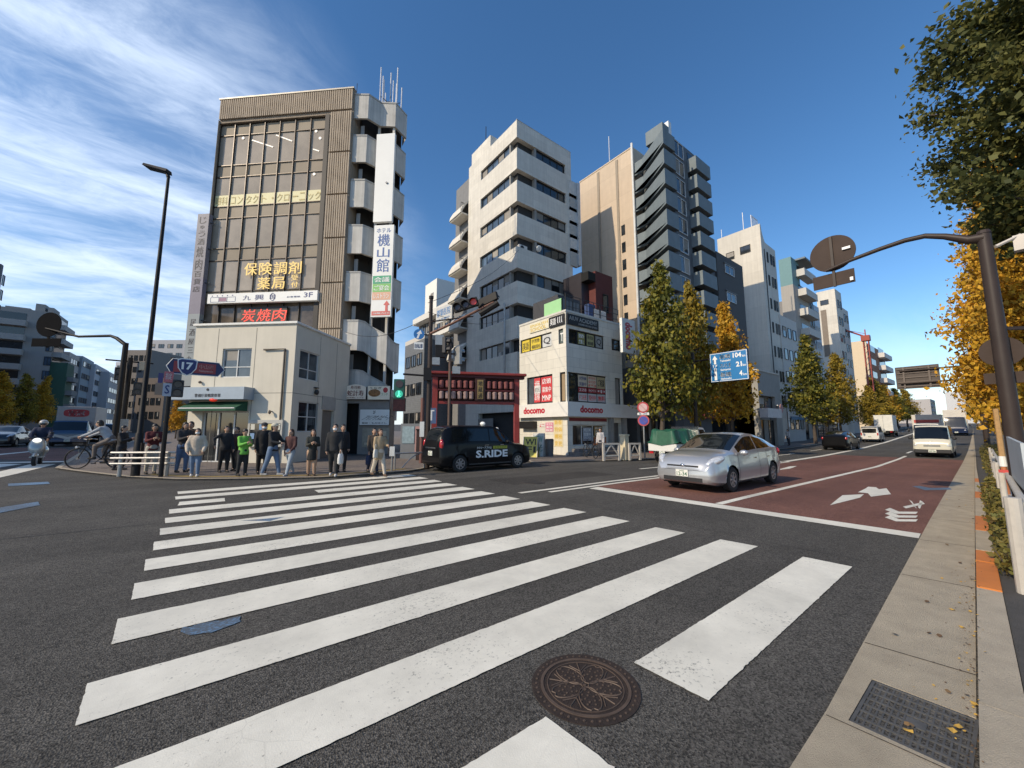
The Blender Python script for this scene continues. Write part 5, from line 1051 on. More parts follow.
# grey-blue flank and pale slab
p = on_y(806.5, 295, 18.2); Fr = Frame(p.x, 18.2, 0, zg(p.x, 18)); H5 = Fr.Fp(807, 296)[1]; W5 = Fr.Fp(819, 312)[0]; t = thing('blue_grey_building', 'narrow grey and pale blue building right of the teal-topped block', 'building', Fr.o); block_wall(t, W5 * .5, 6, H5, GREY); slab(t, W5 * .5, W5, 0, 6, 0, H5 - .8, M('pale blue wall', (.36, .44, .52), .6, var=.05), 'blue_wall')
wins(t, Ff(), .2, W5 * .5, 3, H5, 2, 7, W5 * .13, 1.3, [FR_D, G_DARK], nu=1); wins(t, Ff(), W5 * .52, W5 * .98, 3, H5 - 1, 3, 7, W5 * .08, 1.2, [FR_W, G_DARK], nu=1)
Fr, H6 = corner(834.5, 288.5, 17.5); W6 = Fr.Fp(852, 325)[0]; D6 = Fr.Sp(816, 292)[0]; t = thing('slab_building', 'pale slab apartment block with a blank side wall, before the brick building', 'building', Fr.o); block_wall(t, W6 * .4, D6, H6, WT); slab(t, W6 * .4, W6, .4, D6, 0, H6 - 2.2, WT2, 'wing')
slab(t, -.05, -.003, D6 * .55, D6 * .85, H6 - 12, H6 - 3.5, M('brown panel', (.22, .18, .14), .8), 'brown_panel'); wins(t, Ff(.4), W6 * .42, W6 * .98, 3, H6 - 2.6, 3, 7, W6 * .09, 1.5, [FR_D, G_DARK], nu=1); wins(t, Ff(), W6 * .05, W6 * .38, 3, H6 - 1, 2, 7, W6 * .08, 1.5, [FR_D, G_DARK], nu=1)
window(t, Sf(), 1, 2.2, H6 - 2.6, H6 - 1.7, -.03, [FR_D, G_DARK], 1)
# brick apartments with a crane
Fr, H7 = corner(866.5, 343, 18.5); W7 = Fr.Fp(884, 352)[0]; D7 = Fr.Sp(851, 342)[0]; t = thing('brick_building', 'brown brick apartment block with white balconies far down the avenue', 'building', Fr.o)
slab(t, 0, W7, 0, D7, 0, H7, tiles('brick wall', (.30, .12, .06), (.25, .15, .1), .4, .12, .02, .8), 'wall'); slab(t, -.3, -.003, .0, D7, 0, H7 + .6, M('beige render', (.62, .50, .34), .8, var=.05), 'side_wall')
z = H7 - 1
while z > 5: slab(t, W7 * .55, W7 + .9, -1.2, -.003, z - 1.1, z, M('white balcony', (.62, .58, .54), .7), 'balcony'); slab(t, W7 * .62, W7 * .95, -.03, -.003, z + .1, z + 1.6, G_DARK, 'balcony_door'); slab(t, W7 * .1, W7 * .4, -.03, -.003, z - .4, z + 1, G_DARK, 'window'); z -= 3.0
pc_ = pdep(867, 350, 70); tcn = thing('crane', 'small red construction crane with a slanting jib by the brick apartment block', 'crane', (pc_.x, pc_.y, zg(pc_.x, pc_.y))); RC = M('crane red', (.33, .06, .04), .6); hh = zat(341, pc_.x, pc_.y) - zg(pc_.x, pc_.y)
mb = MB()
for a, b in ((-.35, -.35), (.35, -.35), (.35, .35), (-.35, .35)): mb.bar((a, b, 0), (a, b, hh), .12)
for k in range(int(hh / 1.1)): mb.bar((-.35, -.35, k * 1.1), (.35, -.35, k * 1.1 + 1.1), .07); mb.bar((-.35, .35, k * 1.1), (-.35, -.35, k * 1.1 + 1.1), .07)
mb.build('mast', RC, tcn); mb = MB(); mb.box(-.6, .6, -.6, .6, hh, hh + 1.0); mb.build('cab', RC, tcn); mb = MB(); mb.bar((0, 0, hh + .8), (-1.6, 2.6, hh + 2.4), .22); mb.bar((0, 0, hh + 1.4), (-1.6, 2.6, hh + 2.4), .06); mb.bar((0, 0, hh + 1.0), (0, 0, hh + 2.2), .16); mb.build('jib', RC, tcn)
# small stone-fronted shop building before the white tower
p = on_y(757, 374, 14.9); Fr = Frame(p.x, 14.9, 0, zg(p.x, 15)); H8 = Fr.Fp(770, 373.5)[1]; W8 = Fr.Fp(778.5, 373)[0]; t = thing('small_building', 'small grey stone-fronted shop building in front of the white tower', 'building', Fr.o)
STN = M('grey stone front', (.33, .32, .29), .8, 0, .1, 1.2, streak=.12); xs_ = W8 * .72; mb = MB(); wall(mb, Ff(), 0, W8, 0, H8, [(.1, xs_, 0, H8 * .68)], .5); mb.box(0, W8, .55, 2.0, 0, H8 - .02); mb.add([(0, 0, 0), (0, 2, 0), (0, 2, H8), (0, 0, H8)], [(0, 1, 2, 3)]); mb.add([(W8, 0, 0), (W8, 2, 0), (W8, 2, H8), (W8, 0, H8)], [(0, 1, 2, 3)]); mb.build('wall', STN, t)
slab(t, -.05, W8 + .05, -.08, .3, H8, H8 + .15, WT, 'cornice'); window(t, Ff(), .2, xs_ - .1, H8 * .52, H8 * .66, .3, [FR_D, G_MID], 2); slab(t, -.6, xs_ * .7, -.9, -.2, H8 * .38, H8 * .5, M('white awning', (.66, .63, .60), .6), 'awning'); window(t, Ff(), .2, xs_ - .1, .1, H8 * .36, .3, [FR_D, G_DARK], 3)
tg = thing('round_sign', 'round pinkish sign on a white bracket on the grey stone shop front', 'sign', Fr.world((xs_ + .5, -.35, H8 * .52))); MB().disc((0, 0, 0), (0, -1, 0), .45, .06, 24).build('disc', M('pink sign', (.50, .26, .24), .6), tg); MB().bar((-.9, .05, .3), (.1, .3, .3), .1).build('bracket', S_WHT, tg)
tg = thing('banner', 'narrow white vertical banner beside the grey stone shop front', 'banner', Fr.world((W8 + .6, -.4, 0))); slab(tg, -.22, .22, -.03, .03, H8 * .27, H8 * .47, S_WHT, 'cloth'); mb = MB(); [text(mb, ch, Ff(-.03), -.13, .13, H8 * .47 - .35 - .33 * k, H8 * .47 - .08 - .33 * k) for k, ch in enumerate('営業中')]; mb.build('lettering', T_BLK, tg); MB().tube([(-.26, 0, 0), (-.26, 0, H8 * .48)], .03, 6).build('pole', FR_D, tg)
# row of plain shops closing the street at ground level, and far blocks down the avenue
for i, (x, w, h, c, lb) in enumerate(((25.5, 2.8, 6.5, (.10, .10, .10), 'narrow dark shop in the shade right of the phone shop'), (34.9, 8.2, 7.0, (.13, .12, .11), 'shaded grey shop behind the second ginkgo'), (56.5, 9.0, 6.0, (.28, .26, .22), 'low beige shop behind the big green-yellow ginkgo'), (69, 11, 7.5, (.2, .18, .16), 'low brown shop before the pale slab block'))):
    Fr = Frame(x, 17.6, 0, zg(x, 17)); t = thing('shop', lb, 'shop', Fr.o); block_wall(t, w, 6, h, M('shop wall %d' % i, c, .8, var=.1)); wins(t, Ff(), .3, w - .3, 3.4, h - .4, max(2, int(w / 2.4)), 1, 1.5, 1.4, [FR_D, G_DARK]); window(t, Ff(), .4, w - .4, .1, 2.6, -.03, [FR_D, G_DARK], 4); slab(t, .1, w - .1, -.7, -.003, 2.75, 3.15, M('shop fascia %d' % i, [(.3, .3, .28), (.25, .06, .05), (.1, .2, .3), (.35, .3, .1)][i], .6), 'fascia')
for i, (x, w, h, c, lb) in enumerate(((118, 14, 13, (.40, .37, .33), 'distant beige block beyond the brick apartments'), (135, 16, 16, (.3, .29, .28), 'distant grey block at the far end of the avenue'), (160, 22, 12, (.42, .41, .4), 'distant pale block where the avenue bends'))):
    Fr = Frame(x, 19 + .04 * x, 0, zg(x, 18)); t = thing('building', lb, 'building', Fr.o); block_wall(t, w, 10, h, M('distant wall %d' % i, c, .8)); wins(t, Ff(), .5, w - .5, 3, h - .5, 4, int(h / 3.2), 1.6, 1.5, [FR_D, G_DARK])
for i, (x, y, w, d, h, c, lb) in enumerate(((280, -6, 14, 14, 15, (.5, .5, .5), 'tiny pale block closing the view at the end of the avenue'), (300, 14, 20, 14, 13, (.38, .36, .35), 'far grey block left of the end of the avenue'), (265, -32, 24, 18, 12, (.33, .32, .30), 'far grey-brown block behind the trees at the end'))):
    Fr = Frame(x, y + .046 * (x - 24), -pi / 2, zg(x, y)); t = thing('building', lb, 'building', Fr.o); slab(t, 0, w, 0, d, 0, h, M('end wall %d' % i, c, .8), 'wall'); wins(t, Ff(), .5, w - .5, 2, h - .5, 5, int(h / 3), 1.5, 1.5, [FR_D, G_DARK], nu=1)

# ---- side street behind the gate
FS = F2b_
p = pdep(437, 278, 58); Fr = Frame(p.x, p.y, 0, zg(p.x, p.y)); Hh = Fr.Fp(437, 278)[1]; t = thing('white_house', 'bright white blank penthouse block rising behind the side street', 'building', Fr.o); slab(t, 0, Fr.Fp(470, 284)[0], 0, Fr.Sp(425.5, 287)[0], 0, Hh, M('bright white wall', (.72, .70, .64), .7, var=.03), 'wall'); window(t, Sf(), 1, 2, Hh - 3, Hh - 2, -.03, [FR_W, G_MID], 1)
p = pdep(470, 293, 45); Fr = Frame(p.x, p.y, radians(6), zg(p.x, p.y)); t = thing('terraced_building', 'grey building with white sloping-looking balcony bands and a white sign in the side street', 'building', Fr.o); L9 = Fr.Sp(409, 338)[0]; z9 = Fr.Sp(466, 296)[1]
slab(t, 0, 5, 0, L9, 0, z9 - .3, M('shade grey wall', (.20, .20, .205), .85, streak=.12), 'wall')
for k in range(3): mb = MB(); zz = z9 - k * 3.1; mb.box(-1.0, -.003, .2, L9, zz - .9, zz, 0); mb.build('balcony', M('white balcony band', (.62, .60, .55), .7, var=.05), t)
for k in range(2): wins(t, Sf(), .5, L9 - .5, z9 - 3.0 - 3.1 * k, z9 - .9 - 3.1 * k, 6, 1, 1.6, 1.6, [FR_D, G_DARK])
wins(t, Sf(), .5, L9 - .5, 1.2, z9 - 7.4, 5, 2, 1.6, 1.3, [FR_D, G_DARK])
a, za = Fr.Sp(442, 322.5, -1.1); b, zb = Fr.Sp(453, 305, -1.1); tg = thing('white_sign', 'white sign with blue lettering fixed on the balcony bands in the side street', 'sign', Fr.o, radians(6)); slab(tg, -1.25, -1.05, b, a + 1.2, za, zb + .3, M('dim white board', (.5, .5, .48), .6), 'board'); mb = MB(); text(mb, '都築医院', Sf(-1.25), a + 1.0, b + .3, za + (zb - za) * .45, zb, d=-.01); text(mb, '2F 診療中', Sf(-1.25), a + .8, b + .5, za + .2, za + (zb - za) * .3, d=-.01); mb.build('lettering', M('blue sign lettering', (.08, .2, .42), .5), tg)
p = pdep(424, 360, 40); Fr = Frame(p.x, p.y, radians(4), zg(p.x, p.y)); t = thing('tiled_building', 'grey tiled building behind the pole with the blue arrow sign', 'building', Fr.o); a, z_ = Fr.Sp(402, 352); slab(t, 0, 4, 0, max(3, a), 0, Fr.Fp(424, 338)[1], tiles('grey tile', (.16, .17, .18), (.11, .12, .13), .4, .2, .02, .6), 'wall'); hh = Fr.Fp(424, 338)[1]
wins(t, Sf(), .3, max(3, a) - .3, 1, hh - .5, 3, 3, 1.2, 1.3, [FR_D, G_DARK]); slab(t, 0, 4, 0, max(3, a), hh, hh + .5, WT2, 'parapet')

# ---- west side of the left road
XW = -29.0
def west(name, label, cat, px_c, py_c, px_far, D_front, mat, X=XW):
    p = on_x(px_c, py_c, X); Fr = Frame(p.x, p.y, 0, zg(p.x, p.y)); h = Fr.Fp(px_c, py_c)[1]; t = thing(name, label, cat, Fr.o); d = ray(px_far, py_c); L_ = X * d.y / d.x - p.y
    slab(t, -D_front, 0, 0, L_, 0, h, mat, 'wall'); return t, Fr, h, L_
SHG = M('blue grey render', (.29, .275, .26), .85, 0, .05, .5, streak=.07)
t, Fr, h, L_ = west('apartment_block', 'large grey apartment block with a dark window strip at the far left', 'building', 57, 313, 69.5, 40, SHG)
x0, _ = Fr.Fp(42.5, 370); x1, _ = Fr.Fp(50, 370)
for k in range(9): window(t, Ff(), x0, x1, h - 5.5 - 3.05 * k, h - 3.6 - 3.05 * k, -.05, [FR_D, G_BLUE], 2, 1, .08)
xb0, xb1 = Fr.Fp(-40, 350)[0], Fr.Fp(24, 350)[0]
for k in range(9): z = h - 2.6 - 3.05 * k; slab(t, xb0, xb1, -1.4, -.003, z - 1.2, z, M('pale shaded balcony', (.34, .32, .30), .8, var=.06), 'balcony'); slab(t, xb0 + .5, xb1 - .3, -.06, -.004, z + .05, z + 1.7, G_DARK, 'balcony_door')
for k in range(9): z = h - 2.4 - 3.05 * k; slab(t, .003, 1.4, .5, L_ - .5, z - 1.1, z, _M['pale shaded balcony'], 'balcony'); slab(t, .003, .05, 1, L_ - 1, z + .05, z + 1.6, G_DARK, 'balcony_door')
for a, b, c in ((33, 43, 303), (46, 52, 307), (2, 28, 305)): u0, u1 = Fr.Fp(a, 312)[0], Fr.Fp(b, 312)[0]; slab(t, u0, u1, 1, 5, h, Fr.Fp(a, c, 1)[1], SHG, 'roof_house')
t, Fr, h, L_ = west('green_building', 'narrow dark green building in the left street', 'building', 68, 363, 75, 10, M('dark green wall', (.03, .085, .055), .7, var=.08), -26.5)
for k in range(6): slab(t, .003, 1.0, .5, L_ - .5, h - 4 - 3 * k, h - 3 - 3 * k, GREY, 'balcony')
for nm, lb, pc_, pyc, pf, c, X in (('beige_building', 'beige block with dark windows behind the green building', 70, 352, 83, (.42, .39, .36), -29.5), ('glass_building', 'grey-blue banded office block in the left street', 83, 356, 95, (.25, .30, .34), -29), ('white_building', 'pale white block in the left street, nearer the middle', 96, 364, 110, (.48, .49, .52), -28), ('pale_building', 'pale narrow block at the end of the left street', 110, 372, 121, (.40, .41, .43), -26)):
    t, Fr, h, L_ = west(nm, lb, 'building', pc_, pyc, pf, 16, M(lb, c, .8, var=.06), X); nz = max(2, int(h / 3.3)); 
    for k in range(nz): window(t, Ff(), -12, -2, h - 2.6 - 3.2 * k, h - 1.2 - 3.2 * k, -.05, [FR_D, G_DARK], 4, 1, .1); window(t, Rf(), 1, L_ - 1, h - 2.6 - 3.2 * k, h - 1.2 - 3.2 * k, -.05, [FR_D, G_DARK], 4, 1, .1)
t, Fr, h, L_ = west('dark_tower', 'sliver of a dark tower at the left edge of the view', 'building', 1.5, 264, 4, 20, M('dark tower wall', (.09, .10, .12), .7), -27)
wins(t, Rf(), .5, max(2, L_ - .5), 6, h - 1, 1, 8, .8, 1.6, [FR_D, G_MID], nu=1)
# blocks at the end of the left street, right of the lamp post
for lb, pl, pr_, pyt, D, c in (('brown-grey block seen between the poles in the left street', 127, 152, 350, 95, (.20, .18, .165)), ('pale grey block with a flat roof behind the route sign', 147, 186, 340, 130, (.36, .36, .37)), ('low brown building by the yellow tree in the left street', 138, 166, 378, 75, (.15, .12, .10)), ('white far building in the gap of the left street', 116, 132, 362, 150, (.46, .47, .5))):
    a = pdep(pl, pyt, D); b = pdep(pr_, pyt, D); Fr = Frame(a.x, a.y, HEAD - pi / 2, zg(a.x, a.y)); w = (b - a).length; h = a.z - Fr.o.z; t = thing('building', lb, 'building', Fr.o, Fr.rz); slab(t, 0, w, 0, 10, 0, h, M(lb, c, .8, var=.06), 'wall'); wins(t, Ff(), .5, w - .5, 2, h - .6, 4, max(2, int(h / 3.2)), w / 7, 1.4, [FR_D, G_DARK], nu=2)
# unseen blocks added left of the view to shade the left road and its trees
Fr = Frame(-46, 26, 0, zg(-46, 26)); t = thing('shade_block', 'grey corner building on the west side of the left road', 'building', Fr.o); slab(t, 0, 17, 0, 32, 0, 16, SHG, 'wall')
Fr2 = Frame(-53, 62, 0, zg(-53, 62)); t2 = thing('shade_block', 'long grey block farther up the west side of the left road', 'building', Fr2.o); slab(t2, 0, 18, 0, 52, 0, 19, SHG, 'wall')
for k in range(5): window(t2, Rf(18), 1, 51, 2.5 + 3.3 * k, 4.3 + 3.3 * k, -.05, [FR_D, G_DARK], 14, 1, .1)
for k in range(4): window(t, Rf(17), 1, 31, 2.5 + 3.3 * k, 4.3 + 3.3 * k, -.05, [FR_D, G_DARK], 10, 1, .1)
# ------------------------------------------------------------ trees and plants
def leafmat(name, col, col2, tr=.25):
    m = bpy.data.materials.new(name); m.use_nodes = True; nt = m.node_tree; N = nt.nodes; L = nt.links; b = N['Principled BSDF']; b.inputs['Roughness'].default_value = .6; b.inputs['Specular IOR Level'].default_value = .25
    tc = N.new('ShaderNodeTexCoord'); n = N.new('ShaderNodeTexNoise'); n.inputs['Scale'].default_value = 1.1; n.inputs['Detail'].default_value = 4; L.new(tc.outputs['Object'], n.inputs['Vector'])
    mr = N.new('ShaderNodeMapRange'); mr.inputs[1].default_value = .38; mr.inputs[2].default_value = .62; L.new(n.outputs[0], mr.inputs[0])
    mx = N.new('ShaderNodeMix'); mx.data_type = 'RGBA'; mx.inputs['A'].default_value = (*col, 1); mx.inputs['B'].default_value = (*col2, 1); L.new(mr.outputs[0], mx.inputs['Factor']); L.new(mx.outputs['Result'], b.inputs['Base Color'])
    tb = N.new('ShaderNodeBsdfTranslucent'); L.new(mx.outputs['Result'], tb.inputs['Color']); ms = N.new('ShaderNodeMixShader'); ms.inputs[0].default_value = tr; L.new(b.outputs[0], ms.inputs[1]); L.new(tb.outputs[0], ms.inputs[2])
    L.new(ms.outputs[0], N['Material Output'].inputs[0]); return m
BARK = M('grey brown bark', (.085, .065, .05), .9, 0, .3, 6, bump=.8, bscale=25)
LM = {'green': [leafmat('olive leaf', (.13, .14, .024), (.20, .18, .03)), leafmat('yellow green leaf', (.30, .24, .032), (.17, .165, .028)), leafmat('dull green leaf', (.07, .085, .02), (.12, .12, .025))],
      'mix': [leafmat('ochre leaf', (.42, .27, .03), (.26, .21, .03)), leafmat('olive gold leaf', (.26, .21, .03), (.38, .25, .03)), leafmat('dull gold leaf', (.16, .13, .025), (.25, .18, .028))],
      'gold': [leafmat('golden leaf', (.66, .37, .035), (.50, .31, .03)), leafmat('orange leaf', (.60, .28, .025), (.68, .42, .045)), leafmat('amber leaf', (.36, .21, .025), (.50, .29, .03))],
      'dark': [leafmat('dark green leaf', (.12, .13, .04), (.17, .165, .05), .35), leafmat('olive dark leaf', (.21, .195, .055), (.12, .13, .04), .35), leafmat('deep green leaf', (.06, .075, .025), (.10, .105, .035), .35)],
      'hedge': [leafmat('hedge leaf', (.12, .13, .035), (.20, .16, .04), .2), leafmat('hedge yellow leaf', (.26, .18, .04), (.16, .14, .04), .2), leafmat('hedge brown leaf', (.13, .08, .03), (.08, .08, .025), .2)]}
def leaves_mesh(name, P, size, mats, mi, seed, flat=.5):
    """one small pointed face per leaf cluster"""
    r = np.random.RandomState(seed); n = len(P)
    nrm = r.normal(size=(n, 3)); nrm[:, 2] += flat; nrm /= np.linalg.norm(nrm, axis=1)[:, None]
    a = np.cross(nrm, r.normal(size=(n, 3))); a /= np.linalg.norm(a, axis=1)[:, None]; b = np.cross(nrm, a)
    s = (size * r.uniform(.4, 1.6, n))[:, None]; bend = nrm * s * .25
    V = np.stack([P - a * s * .9, P + b * s * .62 - bend, P + a * s * .9, P - b * s * .62 - bend], 1).reshape(-1, 3)
    me = bpy.data.meshes.new(name); me.vertices.add(4 * n); me.vertices.foreach_set('co', V.ravel()); me.loops.add(4 * n); me.loops.foreach_set('vertex_index', np.arange(4 * n, dtype=np.int32))
    me.polygons.add(n); me.polygons.foreach_set('loop_start', np.arange(0, 4 * n, 4, dtype=np.int32)); me.polygons.foreach_set('loop_total', np.full(n, 4, np.int32))
    for m in mats: me.materials.append(m)
    me.polygons.foreach_set('material_index', mi.astype(np.int32)); me.update(calc_edges=True); return me
def ginkgo(name, h, rad, n, seed, scheme, base=.17, size=.13, power=.9, nbr=60):
    """trunk with rising limbs, leaf clusters along the limbs; returns (trunk mesh, crown mesh)"""
    r = np.random.RandomState(seed); mb = MB(); top = h * .96
    tp_ = [(r.normal(0, .03) * z, r.normal(0, .03) * z, z) for z in np.linspace(0, top, 9)]; tp_[0] = (0, 0, -.1); mb.tube(tp_, [(.026 * h * (1 - .93 * i / 8) * (1.25 if i == 0 else 1)) / 1.7 for i in range(9)], 8)
    pts = []; mi = []
    for k in range(nbr):
        f = (k + r.uniform(0, 1)) / nbr; z = h * (base + (1 - base) * f * .93); env = rad * (1 - f) ** power * (1.0 if f > .12 else .6 + 3.3 * f) * r.uniform(.62, 1.12); az = k * 2.39996 + r.normal(0, .35)
        rise = env * r.uniform(.30, .75) + .03 * h * f
        i8 = min(8, z / top * 8); lo = int(i8); fr = i8 - lo; b0 = np.array(tp_[lo]) * (1 - fr) + np.array(tp_[min(lo + 1, 8)]) * fr
        e = b0 + np.array([cos(az) * env, sin(az) * env, rise]); m = (b0 + e) / 2 + np.array([0, 0, -.08 * env])
        mb.tube([b0, m, e], [.012 * h * (1 - f) ** .6 * .5 + .012, .02, .008], 5)
        nn = int(n / nbr * (.35 + 1.3 * env / rad)); t = r.uniform(.12, 1.05, nn) ** .7; c = (b0[None] * ((1 - t) ** 2)[:, None] + 2 * m[None] * (t * (1 - t))[:, None] + e[None] * (t ** 2)[:, None])
        sg = (.06 * rad + .13 * env * (1.15 - t * .55))[:, None]; pts.append(c + r.normal(size=(nn, 3)) * sg * np.array([1, 1, .75])); mi.append(r.choice(3, nn, p=[[.6, .25, .15], [.25, .55, .2], [.2, .2, .6]][k % 3]))
    P = np.concatenate(pts); mi = np.concatenate(mi)
    return mb.mesh(name + ' trunk', BARK, True), leaves_mesh(name + ' crown', P, size, LM[scheme], mi, seed)
PROTO = {}
for sch, sd_ in (('green', 1), ('mix', 2), ('gold', 3)): PROTO[sch] = ginkgo('ginkgo', 10., 2.5, 7800, sd_, sch, size=.125)
PROTO['goldtall'] = ginkgo('ginkgo', 15., 3.2, 20000, 14, 'gold', base=.08, size=.12, power=.55, nbr=90)
PROTO['goldtall2'] = ginkgo('ginkgo', 15., 3.2, 20000, 24, 'gold', base=.10, size=.12, power=.6, nbr=90)
def tree(kind, x, y, s, label, group, rz=0, sx=1.):
    t = thing('ginkgo_tree', label, 'tree', (x, y, zg(x, y) + .03), rz, group); t.scale = (s * sx, s * sx, s)
    for nm, me in zip(('trunk', 'crown'), PROTO[kind]): o = bpy.data.objects.new(nm, me); COL.objects.link(o); o.parent = t
    return t
GRP = 'ginkgo trees along the far pavement'
for i, (px, tpy, yy, kind, sx, lb) in enumerate((
    (654, 262, 13.4, 'green', .80, 'tall olive-green ginkgo right beside the phone shop, before the tan tower'), (690, 282, 14.0, 'mix', .68, 'narrow olive-gold ginkgo just right of the tallest green one'), (724, 299, 14.0, 'gold', .72, 'orange-gold ginkgo behind the blue direction sign'),
    (806, 334, 13.4, 'green', .86, 'green ginkgo with a yellowing top before the teal-topped block'), (834, 352, 13.6, 'mix', .86, 'yellowing ginkgo right of the green one with the yellowing top'),
    (868, 385, 14.2, 'mix', 1.1, 'ginkgo below the brick apartment block and its crane'))):
    p = on_y(px, tpy, yy + yb(30)); x, y = p.x, p.y; tree(kind, x, y, (p.z - zg(x, y)) / 9.9, lb, GRP, i * 1.3, sx)
for i, (x, kind, s, lb) in enumerate(((98, 'mix', 1.05, 'rounded yellow-green ginkgo, nearest of the four closing the far pavement'), (112, 'gold', 1.0, 'gold ginkgo, second nearest of the four closing the far pavement'), (130, 'green', 1.0, 'dull green ginkgo, third of the four closing the far pavement'), (152, 'mix', 1.1, 'farthest olive ginkgo of the four closing the far pavement'))):
    tree(kind, x, 12.4 + yb(x), s, lb, GRP, i * 2.1, 1.25)
G2 = 'golden ginkgo trees along the near kerb'
for i, (x, kind, s, lb) in enumerate(((24, 'goldtall2', .80, 'nearest golden ginkgo, right of the signal pole at the frame edge'), (32, 'goldtall', 1.12, 'big golden ginkgo behind the dark signal pole'), (41, 'goldtall2', 1.25, 'tall golden ginkgo whose crown overhangs the near lane'), (52, 'goldtall', .92, 'golden ginkgo behind the near gantry sign'), (66, 'goldtall2', .8, 'middle-distance golden ginkgo beyond the gantry sign'), (84, 'goldtall', .8, 'far golden ginkgo by the queue of cars'), (106, 'goldtall2', .75, 'farthest golden ginkgo of the near kerb'))):
    tree(kind, x, f_kerb(x) - (2.0 if i < 4 else 2.6), s, lb, G2, i * 1.7, [.8, .85, .66, .8, .9, 1.1, 1.1][i])
for i, (x, s) in enumerate(((136, .95), (165, .9))): tree('green', x, f_kerb(x) - 1.5, s * 1.1, ('dark green roadside tree where the near kerb vanishes', 'last small green roadside tree on the near side')[i], G2 if 0 else None, i, 1.4)
G3 = 'dim ginkgo trees in the left street'
for i, (px, tpy, D, kind, sx, lb) in enumerate(((5, 371, 52, 'gold', 1., 'dim golden ginkgo at the left edge of the view'), (28, 373, 56, 'mix', .9, 'dim olive ginkgo, second from the left edge'), (47, 375, 60, 'gold', .8, 'thin dim ginkgo just left of the blue truck'), (180, 392, 46, 'gold', .9, 'golden ginkgo in the gap left of the police box'))):
    p = pdep(px, tpy, D); tree(kind, p.x, p.y, (p.z - zg(p.x, p.y)) / 9.9, lb, G3, i, sx)
# dark broadleaf tree overhanging the upper right corner
def broadleaf(x, y, z0, cz, rad, n, seed):
    r = np.random.RandomState(seed); t = thing('broadleaf_tree', 'dark green broadleaf tree overhanging the upper right corner', 'tree', (x, y, zg(x, y)))
    mb = MB(); mb.tube([(0, 0, -.1), (.05, -.1, 2), (-.1, .1, 4.5), (0, .2, cz)], [.26, .2, .16, .07], 10); P = []; mi = []
    nb = 46
    for k in range(nb):
        ph = k * 2.39996; u = 1 - 2 * (k + .5) / nb; q = sqrt(max(0, 1 - u * u)); rr = rad * r.uniform(.72, 1.08); c = np.array([cos(ph) * q * rr, sin(ph) * q * rr, cz + u * rr * 1.5])
        s0 = np.array([0, .1, max(z0 * .8, min(cz + 1.5, c[2] - 1.6))]); m = (s0 + c) / 2 + np.array([0, 0, .2]); mb.tube([s0, m, c], [.06, .035, .012], 5)
        nn = n // nb; tt = r.uniform(.25, 1.04, nn) ** .8; cc = s0[None] * ((1 - tt) ** 2)[:, None] + 2 * m[None] * (tt * (1 - tt))[:, None] + c[None] * (tt ** 2)[:, None]
        P.append(cc + r.normal(size=(nn, 3)) * (.25 * rad / 3)); mi.append(r.choice(3, nn, p=[[.55, .25, .2], [.3, .5, .2], [.2, .2, .6]][k % 3]))
    o = bpy.data.objects.new('trunk', mb.mesh('trunk', BARK, True)); COL.objects.link(o); o.parent = t
    o = bpy.data.objects.new('crown', leaves_mesh('crown', np.concatenate(P), .072, LM['dark'], np.concatenate(mi), seed)); COL.objects.link(o); o.parent = t
broadleaf(14.9, -1.62, 4.6, 9.6, 2.7, 46000, 8)
# low planting between the kerb and the guard pipe
def planting(name, label, cat, x0, x1, off0, off1, hh, n, seed):
    r = np.random.RandomState(seed); x = r.uniform(x0, x1, n); k = np.floor(x * 2.2); lump = .55 + .45 * np.sin(k * 12.9898 + 3) ** 2; v = r.uniform(0, 1, n)
    y = np.array([f_kerb(a) for a in x]) + off1 + (off0 - off1) * v + r.normal(0, .03, n); z = .03 + hh * lump * r.uniform(0, 1, n) ** .7 * (1 - (2 * v - 1) ** 4 * .6)
    P = np.stack([x, y, z + np.array([zg(a, 0) for a in x])], 1); me = leaves_mesh(name, P, .035, LM['hedge'], r.choice(3, n, p=[.5, .3, .2]), seed, .3); t = thing(name, label, cat)
    o = bpy.data.objects.new('foliage', me); COL.objects.link(o); o.parent = t; mb = MB()
    for i in range(int((x1 - x0) * 5)): xx = r.uniform(x0, x1); yy = f_kerb(xx) + off1 + (off0 - off1) * r.uniform(.1, .9); mb.tube([(xx, yy, zg(xx, 0)), (xx + r.normal(0, .06), yy + r.normal(0, .06), zg(xx, 0) + hh * .7)], [.008, .004], 4)
    mb.build('stem', BARK, t)
planting('shrub', 'low scrubby green and yellow planting along the kerb by the guard pipe', 'shrub', 6.7, 15.5, -.03, -.42, .44, 7000, 5)
planting('shrub', 'farther strip of low yellowish planting along the near kerb', 'shrub', 16.5, 46, -.2, -1.3, .75, 7000, 6)
